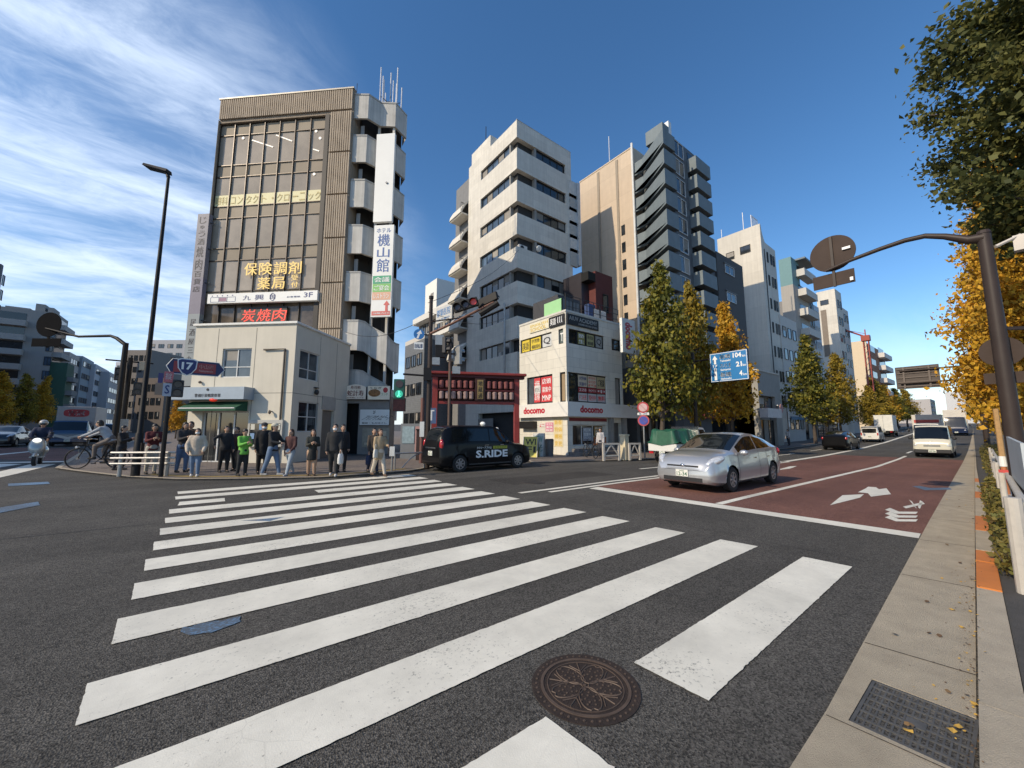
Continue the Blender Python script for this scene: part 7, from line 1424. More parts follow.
# lamp post
b = gp(135, 476, .05); D = depth(b.x, b.y); zt = zat(176, b.x, b.y) - b.z
t = thing('lamp_post', 'tall black street lamp post with a flat lamp head, behind the low guard rail', 'lamp post', b, HEAD + pi / 2)
MB().tube([(0, 0, 0), (0, 0, 1.4), (0, 0, 1.45), (0, 0, zt * .5), (0, 0, zt)], [.12, .11, .08, .065, .045], 14).build('pole', POLEB, t, smooth=True)
mb = MB(); mb.tube([(0, 0, zt - .05), (.06, 0, zt + .1), (.2, 0, zt + .2)], .06, 10); mb.build('neck', POLEB, t, smooth=True)
mb = MB(); mb.add([(.0, -.14, zt + .10), (.0, .14, zt + .10), (.86, .17, zt + .34), (.86, -.17, zt + .34), (.0, -.10, zt + .22), (.0, .10, zt + .22), (.86, .12, zt + .44), (.86, -.12, zt + .44)], [(0, 3, 2, 1), (4, 5, 6, 7), (0, 1, 5, 4), (1, 2, 6, 5), (2, 3, 7, 6), (3, 0, 4, 7)]); mb.build('lamp_head', POLEB, t); boxpart(t, 'access_door', -.155, -.13, -.06, .06, .6, 1.1, POLE)
# left cantilever with sign backs
p = cp(126, 343, 19); g0 = zg(p.x, p.y) + .05; t = thing('sign_gantry', 'black cantilever pole with dark round and oblong sign backs over the left road', 'sign', (p.x, p.y, g0), HEAD + pi / 2); H_ = p.z - g0
q = cp(50, 327, 20.5); loc = lambda P: Vector(((P.x - p.x) * cos(-(HEAD + pi / 2)) - (P.y - p.y) * sin(-(HEAD + pi / 2)), (P.x - p.x) * sin(-(HEAD + pi / 2)) + (P.y - p.y) * cos(-(HEAD + pi / 2)), P.z - g0)); ql = loc(q)
MB().tube([(0, 0, 0), (0, 0, H_)], [.14, .11], 12).build('pole', POLEB, t, smooth=True); MB().tube([(0, 0, H_ - .1), (.5, 0, H_ + .25), (1.3, ql.y * .3, H_ + .48), (ql.x * .6, ql.y * .6, H_ + .55), (ql.x + .3, ql.y, ql.z - .05)], [.09, .085, .07, .06, .05], 10).build('arm', POLEB, t, smooth=True)
DK = M('backlit sign back', (.012, .012, .013), .95, spec=.05); MB().disc((ql.x, ql.y + .06, ql.z + .12), (0, 1, 0), .68, .03, 28).build('round_sign', DK, t); boxpart(t, 'plate_sign', ql.x - .78, ql.x + .78, ql.y + .05, ql.y + .08, ql.z - 1.1, ql.z - .65, DK); MB().bar((ql.x, ql.y, ql.z - 1.15), (ql.x, ql.y, ql.z + .8), .08).build('bracket', POLEB, t)  # near-black colour stands in for the backlit look of the sign backs
# crowded signal post by the cantilever
def signal_head(t, c, n, horiz, lit, col, ang=0, s=.3, vis=True, mat=None):
    """housing with n lenses and visors; the lit one glows"""
    mb = MB(); w = n * s * 1.12
    if horiz: mb.box(-w / 2, w / 2, -.06, .09, -s * .6, s * .6)
    else: mb.box(-s * .6, s * .6, -.06, .09, -w / 2, w / 2)
    o = mb.build('signal_head', mat or SIGBOX, t, loc=c, rz=ang, bevel=.02); lo = MB()
    for k in range(n):
        u = (k - (n - 1) / 2) * s * 1.12; q_ = (u, 0) if horiz else (0, -u)
        l = MB().disc((q_[0], -.07, q_[1]), (0, -1, 0), s * .42, .02, 18).build('lens', M('lit ' + str(col), col, .3, var=0, emit=.9 if col[1] > .1 else .12) if k == lit else M('unlit lens', (.05, .03, .03), .2), o)
        if vis:
            v = MB(); m = 12; vs = []
            for i in range(m + 1): a = -.25 + (pi + .5) * i / m; vs += [(q_[0] + s * .46 * cos(a), -.06, q_[1] + s * .46 * sin(a)), (q_[0] + s * .46 * cos(a), -.06 - s * .55, q_[1] + s * .42 * sin(a))]
            v.add(vs, [(2 * i, 2 * i + 1, 2 * i + 3, 2 * i + 2) for i in range(m)]); v.build('visor', mat or SIGBOX, o)
    return o
p = cp(121, 440, 20); g0 = zg(p.x, p.y) + .05; yz = yaw_to_cam(p.x, p.y); t = thing('signal_post', 'dark post crowded with signal boxes, just left of the lamp post', 'traffic signal', (p.x, p.y, g0), yz); hz = zat(358, p.x, p.y) - g0
MB().tube([(0, 0, 0), (0, 0, hz)], .11, 10).build('pole', POLEB, t); signal_head(t, (-.35, -.15, hz - .9), 2, False, 9, (.1, .4, .3)); signal_head(t, (.4, -.1, hz - 1.6), 2, False, 9, (.1, .4, .3)); boxpart(t, 'control_box', -.2, .2, -.3, -.1, 1.2, 2.0, GALV); MB().bar((-.9, 0, hz - .2), (.9, 0, hz - .2), .07).build('crossarm', POLEB, t); boxpart(t, 'plate', .35, .75, -.05, -.02, hz - .6, hz - .15, M('cream plate', (.45, .40, .30), .6))
# route sign
b = gp(160.5, 477, .05); yz = yaw_to_cam(b.x, b.y); t = thing('route_sign', 'red and blue arrow-shaped route sign with the number 17 on a dark pole', 'sign', b, yz); hs = zat(366, b.x, b.y) - b.z; k = depth(b.x, b.y) / F * 1.07
MB().tube([(0, .08, 0), (0, .08, hs + .3)], .065, 10).build('pole', POLEB, t); L0, L1 = -4 * k, 40 * k; hh = 7.2 * k; fn = lambda u, z, d: (u, d, hs + z)
out = [(L0, 0), (L0 + 4 * k, hh), (L1 - 5 * k, hh * .95), (L1, 0), (L1 - 5 * k, -hh * .95), (L0 + 4 * k, -hh)]
MB().plate(out, lambda u, z, d: (u, -d + .0, hs + z), .03).build('board', M('navy sign face', (.025, .03, .10), .45), t)
MB().plate([(L0 + 5 * k, hh * .72), (L1 - 7 * k, hh * .68), (L1 - 7 * k, -hh * .68), (L0 + 5 * k, -hh * .72)], lambda u, z, d: (u, -.012 - d, hs + z), .01).build('red_panel', M('red sign panel', (.32, .04, .045), .45, var=.08), t)
mb = MB(); mb.tube([(u, -.008, hs + z) for u, z in out + out[:1]], .012, 5); mb.build('border', T_WHT, t)
cx = 11 * k; sh = [(-6.8, 6.2), (-4.5, 7.4), (4.5, 7.4), (6.8, 6.2), (6.2, -1), (3.2, -5.6), (0, -7.6), (-3.2, -5.6), (-6.2, -1)]
MB().plate([(cx + a * k * 1.12, z * k * 1.12) for a, z in sh], lambda u, z, d: (u, -.02 - d, hs + z), .012).build('shield_edge', T_WHT, t); so = MB().plate([(cx + a * k * .98, z * k * .98) for a, z in sh], lambda u, z, d: (u, -.034 - d, hs + z), .01).build('shield', M('blue shield', (.02, .03, .14), .4), t)
mb = MB(); text(mb, '17', lambda u, z, d: (u, -.05, hs + z), cx - 4.2 * k, cx + 4.2 * k, -2.6 * k, 4.6 * k, bold=.04); mb.build('lettering', T_WHT, so); mb = MB(); text(mb, '中山道', lambda u, z, d: (u, -.027, hs + z), cx + 9 * k, L1 - 9 * k, -.5 * k, 3.6 * k, bold=.01); text(mb, 'Nakasendo', lambda u, z, d: (u, -.027, hs + z), cx + 9 * k, L1 - 9 * k, -3.6 * k, -1.4 * k); mb.build('lettering', M('pale red lettering', (.55, .30, .28), .5), t)
def small_plate(nm, px0, py0, px1, py1, col, yo=-.03):
    z0, z1 = hs - (py1 - 366) * k * .93, hs - (py0 - 366) * k * .93; x0, x1 = (px0 - 162.5) * k * .88, (px1 - 162.5) * k * .88; return MB().box(x0, x1, yo, yo + .03, z0, z1).build(nm, M(nm + str(col), col, .5), t), x0, x1, z0, z1
o, x0, x1, z0, z1 = small_plate('plate', 157, 372, 164.5, 383, (.50, .14, .15)); mb = MB(); text(mb, '指定', lambda u, z, d: (u, -.036, z), x0 + .04, x1 - .04, z0 + .1, z1 - .05); mb.build('lettering', T_WHT, o)
o, x0, x1, z0, z1 = small_plate('plate', 151, 384, 157, 396, (.30, .20, .14)); o, x0, x1, z0, z1 = small_plate('plate', 157, 384, 164, 397, (.42, .44, .50), -.05); mb = MB(); text(mb, 'S', lambda u, z, d: (u, -.057, z), x0 + .05, x1 - .05, z0 + .08, z1 - .06); mb.build('lettering', T_NAVY, o)
o, x0, x1, z0, z1 = small_plate('plate', 152.5, 374, 156.5, 384, (.06, .05, .16)); signal_head(t, (.20, .02, hs - 21 * k), 2, False, 5, (.1, .4, .3), 0, .26)
# low guard rail at the corner
a, b = gp(115, 476.5, .05), gp(170, 476, .05); t = thing('guard_rail', 'low pale three-bar guard rail on two posts at the kerb corner', 'railing', (a.x, a.y, a.z), atan2(b.y - a.y, b.x - a.x)); L_ = (b.xy - a.xy).length; 
for x in (0.12, L_ - .12): MB().tube([(x, 0, 0), (x, 0, .80)], .06, 10).build('post', GALV, t)
for z in (.42, .60, .78): MB().tube([(-.15, -.06, z), (L_ + .15, -.06, z)], .034, 8).build('bar', M('pale rail', (.50, .48, .44), .45, .2, .1), t)
# signal pole with arm at the far corner
b = gp(427, 468, .05); yz = yaw_to_cam(b.x, b.y); t = thing('signal_pole', 'brown signal pole with a red light on its arm and a blue arrow disc', 'traffic signal', b, yz); D = depth(b.x, b.y); k = D / F * 1.02; zf = lambda py: zat(py, b.x, b.y) - b.z
MB().tube([(0, 0, 0), (0, 0, zf(299))], [.10, .075], 12).build('pole', POLE, t); MB().tube([(0, 0, zf(299)), (0, 0, zf(299) + .12)], .1, 10).build('cap', POLEB, t)
X = lambda px: (px - 428) * k
MB().tube([(0, -.05, zf(334)), (X(447), -.25, zf(325)), (X(490), -.7, zf(303))], .055, 8).build('arm', M('rusty arm', (.16, .075, .05), .5, .2, .2), t); MB().tube([(0, -.05, zf(322)), (X(470), -.35, zf(316))], .03, 6).build('stay', POLE, t)
MB().tube([(X(476), -.5, zf(315)), (X(494), -.75, zf(304))], .13, 8).build('sign_backing', POLEB, t)
o = signal_head(t, (X(462), -.45, zf(306)), 3, True, 2, (.55, .06, .05), 0, .32, True, POLEB); o.rotation_euler = (0, -.28, -.35); o = signal_head(t, (X(484), -.5, zf(300)), 3, True, 5, (.3, .1, .1), 2.3, .30, True, POLEB); o.rotation_euler = (0, .25, 2.4)
sc_ = X(417); zz = zf(335); dk = MB().disc((sc_, -.03, zz), (0, -1, 0), 5.2 * k, .03, 28).build('blue_disc', M('blue sign face', (.03, .16, .42), .4, var=.04), t); mb = MB()
mb.plate([(-.05, -.2), (.05, -.2), (.05, .02), (.14, .02), (0, .2), (-.14, .02), (-.05, .02)], lambda u, z, d: (sc_ + (u * .8 + z * .3) , -.05 - d, zz + z * .9), .01); mb.build('arrow', T_WHT, dk); o = boxpart(t, 'plate', X(412.5), X(421.5), -.05, -.02, zf(350), zf(343), S_WHT); mb = MB(); text(mb, '自転車', lambda u, z, d: (u, -.056, z), X(413.2), X(420.8), zf(349), zf(344.5)); mb.build('lettering', T_NAVY, o)
MB().bar((X(412), 0, zz), (0, 0, zz), .05).build('bracket', POLE, t)
for i, (px, py, w, h_) in enumerate(((437, 341, .34, .42), (438, 352, .40, .5), (434, 362, .3, .3), (426, 375, .3, .5))): boxpart(t, 'equipment_box', X(px) - w / 2, X(px) + w / 2, -.32, -.05, zf(py) - h_ / 2, zf(py) + h_ / 2, (GALV, POLEB, GALV, POLEB)[i])
signal_head(t, (X(443), -.2, zf(346)), 2, False, 5, (.1, .3, .2), 1.2, .30)
MB().tube([(0, -.02, zf(376)), (X(403), -.05, zf(375))], .04, 8).build('bracket', POLEB, t)
o = signal_head(t, (X(400), -.1, zf(390)), 2, False, 1, (.03, .30, .20), 0, .36, False, M('green signal housing', (.012, .08, .055), .5)); mb = MB()
for zz_ in (-.2,): mb.ell((0, -.085, zz_ + .09), (.03, .01, .03), 8, 6); mb.capsule((0, -.085, zz_ + .05), (.0, -.085, zz_ - .03), .025, .025, 6); mb.capsule((0, -.085, zz_ - .03), (.05, -.085, zz_ - .11), .018, .015, 6); mb.capsule((0, -.085, zz_ - .03), (-.05, -.085, zz_ - .11), .018, .015, 6); mb.capsule((0, -.085, zz_ + .04), (.06, -.085, zz_ - .01), .014, .012, 6)
mb.build('walking_figure', M('lit green figure', (.1, .75, .45), .4, var=0, emit=1.2), o)
# thin brown post
b = gp(448, 468, .05); t = thing('signal_post', 'slim brown post with side signal boxes standing before the red gate', 'traffic signal', b, yz); zz = zat(344, b.x, b.y) - b.z
MB().tube([(0, 0, 0), (0, 0, zz)], .06, 10).build('pole', M('brown post', (.12, .075, .055), .5, .2, .15), t); signal_head(t, (.32, -.05, zz - .5), 2, False, 5, (.1, .3, .2), 2.2, .34, True, GALV); boxpart(t, 'bracket', .05, .25, -.03, .03, zz - .45, zz - .38, POLE); boxpart(t, 'equipment_box', .1, .42, -.1, .12, zz - 1.25, zz - .95, GALV)
# poles and notice by the shop front corner
b = gp(421, 463, .05); t = thing('utility_pole', 'reddish brown utility pole just behind the signal pole', 'pole', b, yz); zz = zat(398, b.x, b.y) - b.z; MB().tube([(0, 0, 0), (0, 0, zz)], .09, 10).build('pole', M('red brown pole', (.16, .075, .06), .6, .1, .15), t); boxpart(t, 'notice', -.1, .1, -.12, -.1, 1.2, 1.9, S_WHT)
b = gp(430, 462, .05); t = thing('sign_post', 'slim post with small blue arrow signs left of the gate leg', 'sign', b, yz); zz = zat(408, b.x, b.y) - b.z; MB().tube([(0, 0, 0), (0, 0, zz)], .03, 8).build('pole', GALV, t); o = boxpart(t, 'plate', -.24, .24, -.05, -.03, zz - .75, zz, M('dim blue plate', (.10, .15, .28), .5)); mb = MB(); mb.plate([(-.15, -.1), (.15, -.1), (.15, -.16), (.05, -.16), (.05, -.6), (-.05, -.6), (-.05, -.16), (-.15, -.16)], lambda u, z, d: (u, -.056 - d, zz + z), .005); mb.build('arrow', T_WHT, o)
# red gate over the shopping street
GR = M('shaded vermilion paint', (.27, .036, .028), .5, 0, .15, 2, dirt=.1); GRD = M('dark red gate paint', (.09, .014, .013), .6, 0, .15, 2)  # gate red lowered: the shade it stands in is painted into the colour
a = cp(433, 372, 19.6); c = cp(519, 377.5, 20.6); g0 = zg(a.x, a.y) + .05; rz = atan2(c.y - a.y, c.x - a.x); t = thing('street_gate', 'red gate with rows of white lanterns spanning the shopping street behind the taxi', 'gate', (a.x, a.y, g0), rz); L_ = (c.xy - a.xy).length; H_ = a.z - g0
for x in (.12, L_ - .15): MB().box(x - .13, x + .13, -.13, .13, 0, H_ - .15).build('leg', GR, t)
MB().box(-.35, L_ + .35, -.32, .32, H_ - .12, H_ + .02).build('top_beam', GR, t, bevel=.03); MB().box(-.25, L_ + .25, -.2, .2, H_ - .26, H_ - .125).build('under_beam', GRD, t)
kz = 20 / F; zl = H_ - 1.55; MB().box(.255, L_ - .285, -.10, .10, zl - .08, zl + .06).build('lower_beam', GR, t); MB().box(.255, L_ - .285, -.02, .02, zl + .07, H_ - .265).build('lattice_panel', M('dark lattice', (.05, .014, .013), .8), t)
LANT = M('shaded paper lantern', (.30, .20, .18), .7, 0, .15, 6); LAN2 = M('shaded rosy lantern', (.20, .06, .055), .7, 0, .15, 6); n = 13  # lantern colours darkened to carry the shade under the gate
for r_, z in enumerate((zl + .36, zl + .92)):
    for i in range(n):
        x = .45 + (L_ - .9) * i / (n - 1)
        if abs(x - L_ * .53) < .42: continue
        mb = MB(); mb.tube([(x, -.17, z - .2), (x, -.17, z - .16), (x, -.17, z + .16), (x, -.17, z + .2)], [.08, .12, .12, .08], 10); mb.build('lantern', LANT if r_ == 0 else LAN2, t)
MB().box(.27, L_ - .3, -.12, -.05, zl + .60, zl + .68).build('rail', GR, t); o = MB().box(L_ * .53 - .26, L_ * .53 + .26, -.3, -.1, zl + .10, H_ - .3).build('name_board', M('name board frame', (.05, .018, .015), .6), t); pb = MB().box(L_ * .53 - .15, L_ * .53 + .15, -.33, -.302, zl + .18, H_ - .38).build('gilt_panel', M('gilt panel', (.33, .22, .08), .4, .3, .2, 5), o)
mb = MB()
for i, ch in enumerate('地蔵通'): z1 = H_ - .42 - .32 * i; text(mb, ch, lambda u, z, d: (u, -.336, z), L_ * .53 - .11, L_ * .53 + .11, z1 - .28, z1 - .02)
mb.build('lettering', T_BLK, pb)
# shop things beside the stair tower corner
b = gp(410, 466, .05); t = thing('vending_machine', 'dim vending machine standing at the corner of the shop front', 'vending machine', cp(413, 452, 21), yz - .3); t.location.z = zg(t.location.x, t.location.y) + .05; boxpart(t, 'cabinet', -.6, .5, -.3, .4, 0, 1.85, M('vending case', (.16, .17, .18), .5, var=.1)); boxpart(t, 'display', -.5, .15, -.33, -.302, .8, 1.7, M('vending display', (.25, .33, .36), .3, var=.3, scale=6)); boxpart(t, 'side_panel', .2, .45, -.33, -.302, .3, 1.7, M('rosy panel', (.38, .22, .2), .5))
p = cp(424, 455, 20); t = thing('planter_box', 'dark brown street cabinet beside the vending machine', 'cabinet', (p.x, p.y, zg(p.x, p.y) + .05), yz); boxpart(t, 'body', -.4, .4, -.25, .25, 0, 1.5, M('dark brown cabinet', (.06, .035, .028), .6, var=.15)); boxpart(t, 'lid', -.43, .43, -.28, .28, 1.5, 1.56, POLEB); t.name = 'street_cabinet'
# hoop rails near the pedestrians
a, b = gp(394, 470, .05), gp(424, 468, .05); t = thing('hoop_rail', 'pale kerb rail with a curved hoop, right of the woman in the tan coat', 'railing', (a.x, a.y, a.z), atan2(b.y - a.y, b.x - a.x)); L_ = (b.xy - a.xy).length
for x in (.02, L_): MB().tube([(x, 0, 0), (x, 0, .62)], .035, 8).build('post', GALV, t)
MB().tube([(0, 0, .62), (L_, 0, .62)], .03, 8).build('bar', GALV, t); MB().tube([(L_ * .25 + L_ * .6 * i / 8, 0, .05 + .52 * sin(pi / 2 * i / 8)) for i in range(9)], .02, 6).build('hoop', GALV, t)
b = gp(391.5, 471, .05); t = thing('button_post', 'white push-button box on a slim post beside the kerb rail', 'post', b, yz); MB().tube([(0, 0, 0), (0, 0, .75)], .035, 8).build('pole', GALV, t); boxpart(t, 'button_box', -.09, .09, -.08, .06, .55, .9, S_WHT)
# no-entry style signs, fence and pillar by the phone shop
b = gp(645, 459, .05); yz2 = yaw_to_cam(b.x, b.y); t = thing('sign_post', 'post with two round signs, red above blue, before the green tarpaulin truck', 'sign', b, yz2); zf2 = lambda py: zat(py, b.x, b.y) - b.z; k2 = depth(b.x, b.y) / F * 1.1
MB().tube([(0, .03, 0), (0, .03, zf2(401))], .04, 8).build('pole', GALV, t)
for nm, py, r, cols in (('red_sign', 407.5, 5.0, ((.45, .06, .06), (.60, .40, .38))), ('blue_sign', 420.5, 5.0, ((.45, .08, .09), (.07, .09, .36)))):
    o = MB().disc((0, -.02, zf2(py)), (0, -1, 0), r * k2, .025, 26).build(nm, M('sign red rim' + nm, cols[0], .4), t); o2 = MB().disc((0, -.04, zf2(py)), (0, -1, 0), r * k2 * .74, .02, 24).build('face', M('sign face' + nm, cols[1], .4), o); mb = MB(); mb.bar((-.5 * r * k2, -.053, zf2(py) + .5 * r * k2), (.5 * r * k2, -.053, zf2(py) - .5 * r * k2), .05, .01); mb.build('bar', M('sign bar' + nm, cols[0] if nm == 'blue_sign' else (.25, .1, .1), .4), o)
o = boxpart(t, 'plate', -5 * k2, 5 * k2, -.03, -.005, zf2(415), zf2(412.6), S_WHT); mb = MB(); text(mb, '8-20', lambda u, z, d: (u, -.036, z), -3.5 * k2, 3.5 * k2, zf2(414.6), zf2(413)); mb.build('lettering', T_NAVY, o)
def low_fence(label, pa, pb, h=.8, nm='low_fence'):
    a, b = gp(*pa, .05), gp(*pb, .05); t = thing(nm, label, 'fence', (a.x, a.y, a.z), atan2(b.y - a.y, b.x - a.x)); L_ = (b.xy - a.xy).length
    for x in (.05, L_ - .05): MB().box(x - .05, x + .05, -.05, .05, 0, h).build('post', WPAINT, t)
    MB().box(-.0, L_, -.04, .04, h + .003, h + .09).build('top_bar', WPAINT, t); MB().box(.101, L_ - .101, -.03, .03, .22, .29).build('lower_bar', WPAINT, t); mb = MB(); mb.bar((.1, 0, .29), (L_ / 2, 0, h - .01), .05); mb.bar((L_ / 2, .003, h - .01), (L_ - .1, .003, .29), .05); mb.build('brace', WPAINT, t)
low_fence('white low fence with a diagonal brace in front of the phone shop door', (603, 461), (620, 460.5)); low_fence('second white low fence, right of the cream stone pillar', (629, 460.3), (641, 460))
b = gp(625, 460, .05); t = thing('stone_pillar', 'cream stone pillar between the two white low fences', 'pillar', b, 0); boxpart(t, 'shaft', -.16, .16, -.16, .16, 0, 1.25, M('cream stone', (.58, .50, .34), .8, var=.1)); boxpart(t, 'cap', -.19, .19, -.19, .19, 1.25, 1.33, _M['cream stone'])
# A-boards and bits by the phone shop wall
def aboard(label, px, py, w, h, col, D, txt, tcol):
    p = cp(px, py, D); t = thing('a_board', label, 'sign', (p.x, p.y, zg(p.x, p.y) + .05), yaw_to_cam(p.x, p.y) - .35); mb = MB(); mb.add([(-w / 2, -.2, 0), (w / 2, -.2, 0), (w / 2, 0, h), (-w / 2, 0, h)], [(0, 1, 2, 3)]); mb.add([(-w / 2, .2, 0), (w / 2, .2, 0), (w / 2, .012, h), (-w / 2, .012, h)], [(0, 1, 2, 3)]); mb.build('panel', M('aboard' + label[:8], col, .5), t)
    mb = MB(); 
    for s_ in (-w / 2, w / 2): mb.bar((s_, -.21, 0), (s_, .0, h), .04); mb.bar((s_, .21, 0), (s_, .01, h), .04)
    mb.build('frame', GALV, t); mb = MB(); n = len(txt)
    for i, s_ in enumerate(txt): f0, f1 = .9 - .75 * i / n, .9 - .75 * (i + .8) / n; text(mb, s_, lambda u, z, d: (u, -.2 * (1 - z / h) - .01, z), -w * .38, w * .38, h * f1, h * f0)
    mb.build('lettering', tcol, t)
aboard('yellow A-board with dark lettering on the pavement by the phone shop', 531, 445, .85, 1.15, (.62, .55, .12), 22.5, ('WI', 'FI'), T_BLK); aboard('white A-board next to the yellow one', 539, 443, .7, 1.35, (.55, .55, .52), 23.0, ('NEW', '光'), M('teal lettering', (.05, .25, .22), .5))
p = cp(549.5, 447, 23.2); t = thing('trash_bin', 'small grey bin against the sunlit phone shop wall', 'bin', (p.x, p.y, zg(p.x, p.y) + .05), 0); MB().tube([(0, 0, 0), (0, 0, .95)], [.22, .26], 14).build('drum', M('grey bin', (.13, .12, .115), .5), t); MB().tube([(0, 0, .95), (0, 0, 1.02)], [.27, .22], 14).build('lid', BTRIM, t)
# blue direction sign
Yb = 10.6; p = on_y(729.5, 366, Yb); t = thing('direction_sign', 'blue direction sign with white distances on an arm over the far lanes', 'sign', (p.x, Yb, 0), pi / 2 * -1)
# local x -> world -Y : right as seen by traffic heading +X
q = lambda px, py: (lambda P: (-(P.y - Yb), P.z))(on_x(px, py, p.x)); u0, z1 = q(709.5, 353); u1, z0 = q(749, 379.5); zA_ = q(709.5, 382.5)[1]; z1 = q(748.5, 348.5)[1]; z0 = (zA_ + q(749.5, 379)[1]) / 2
bd = MB().box(u0, u1, .0, .04, z0, z1).build('board', M('blue board', (.012, .17, .42), .4, var=.03), t); mb = MB(); w = u1 - u0; h = z1 - z0; e = .02
for a in ((u0 + e, u1 - e, z1 - e - .03, z1 - e), (u0 + e, u1 - e, z0 + e, z0 + e + .03), (u0 + e, u0 + e + .03, z0 + e + .03, z1 - e - .03), (u1 - e - .03, u1 - e, z0 + e + .03, z1 - e - .03)): mb.box(a[0], a[1], -.006, -.001, a[2], a[3])
mb.build('border', T_WHT, bd); fn = lambda u, z, d: (u, -.006, z); mb = MB(); 
for i, (a, b_, c) in enumerate((('高崎', 'Takasaki', '104'), ('さいたま', 'Saitama', '21'), ('板橋', 'Itabashi', '4'))):
    zt_ = z1 - h * (.07 + .31 * i); text(mb, a, fn, u0 + w * .27, u0 + w * .56, zt_ - h * .16, zt_); text(mb, b_, fn, u0 + w * .28, u0 + w * .56, zt_ - h * .255, zt_ - h * .185); ww = {3: .22, 2: .15, 1: .08}[len(c)]; text(mb, c, fn, u0 + w * (.85 - ww), u0 + w * .85, zt_ - h * .17, zt_, bold=.03); text(mb, 'km', fn, u0 + w * .87, u0 + w * .955, zt_ - h * .17, zt_ - h * .09)
ua = u0 + w * .14; mb.plate([(ua - .035 * w, z0 + h * .06), (ua + .035 * w, z0 + h * .06), (ua + .035 * w, z0 + h * .48), (ua - .035 * w, z0 + h * .48)], lambda u, z, d: (u, -.006 - d, z), .003); mb.plate([(ua - .03 * w, z0 + h * .62), (ua + .03 * w, z0 + h * .62), (ua + .03 * w, z0 + h * .78), (ua + .075 * w, z0 + h * .78), (ua, z0 + h * .92), (ua - .075 * w, z0 + h * .78), (ua - .03 * w, z0 + h * .78)], lambda u, z, d: (u, -.006 - d, z), .003); text(mb, '17', fn, ua - .06 * w, ua + .06 * w, z0 + h * .51, z0 + h * .595); mb.build('lettering', T_WHT, bd)
up = -(13.0 - Yb); MB().tube([(up, .15, zg(p.x, 12)), (up, .15, z1 + .45)], [.13, .1], 12).build('pole', POLE, t); mb = MB()
for z in (z0 + .3, z1 - .3): mb.tube([(up, .15, z), (u1 - .1, .1, z)], .055, 8)
mb.build('arm', POLE, t); mb = MB(); mb.tube([(up, .15, z1 + .4), (up + .6, .1, z1 + .55)], .04, 8); mb.build('lamp_arm', POLE, t)
# near cantilever on the right: seen from behind
bx, by = 9.9, f_kerb(9.9) - .38; 
zt = zat(236, bx, by); t = thing('sign_gantry', 'thick dark brown pole with a curved arm and brown sign backs, at the right edge', 'sign', (bx, by, zg(bx, by) + .03), 0); 
MB().tube([(0, 0, 0), (0, 0, 1.6), (0, 0, zt)], [.108, .10, .08], 16).build('pole', POLE, t, smooth=True); MB().tube([(0, 0, zt), (0, 0, zt + .06)], [.09, .07], 16).build('cap', POLE, t)
P1 = on_x(832, 262, bx); ya, za = P1.y - by, P1.z - zg(bx, by) - .03; za2 = on_x(925, 236, bx)
arm = [(0, .0, zt - .06)] + [(0, q_.y - by, q_.z - zg(bx, by) - .03) for q_ in (on_x(a_, b_, bx) for a_, b_ in ((968, 240), (945, 236.5), (925, 236), (905, 240.5), (880, 249), (850, 260.5), (826, 271)))]
MB().tube(arm, [.09, .07, .052, .046, .043, .04, .036, .032], 12).build('arm', POLE, t, smooth=True)
rs_ = (on_x(832, 235.5, bx).z - on_x(832, 272, bx).z) / 2; zc = (on_x(832, 235.5, bx).z + on_x(832, 272, bx).z) / 2 - zg(bx, by) - .03
MB().disc((.08, ya, zc + .03), (1, 0, 0), rs_ * .98, .025, 36).build('round_sign', BROWNS, t); zb1, zb0 = on_x(832, 268.5, bx).z - .05, on_x(832, 288, bx).z; yl, yr = on_x(812, 280, bx).y - by, on_x(853.5, 272, bx).y - by
MB().box(.065, .095, yr, yl, zb0 + .02, zb1 - .06).build('plate_sign', BROWNS, t); MB().bar((.05, ya, zb0), (.05, ya, zc + rs_), .045).build('bracket', POLE, t); mb = MB(); mb.box(.03, .06, ya - .30, ya - .17, zc + .03, zc + .08); mb.box(.03, .06, yr + .02, yr + .07, zb0 + .05, zb0 + .12); mb.build('sticker', T_WHT, t)
zl = zat(352, bx, by); MB().disc((.2, -.0, zl), (1, 0, 0), .24, .03, 28).build('lower_round_sign', BROWNS, t); boxpart(t, 'lower_plate', .19, .22, -.28, .22, zl - .52, zl - .34, BROWNS); mb = MB(); mb.tube([(0, 0, zl), (.2, 0, zl)], .03, 8); mb.build('clamp', GALV, t)
signal_head(t, (.55, -.55, zl + .15), 2, False, 5, (.3, .1, .1), pi / 2 + pi, .30, True, GALV); MB().bar((0, 0, zl + .35), (.5, -.5, zl + .35), .05).build('side_arm', POLE, t); mb = MB(); mb.tube([(.02, -.1, zt - .25), (.2, -.35, zt - .1), (.3, -.5, zt - .3)], .03, 6); mb.box(.15, .3, -.42, -.28, zt - .35, zt - .1); mb.build('camera_box', M('pale camera box', (.55, .50, .44), .5), t)
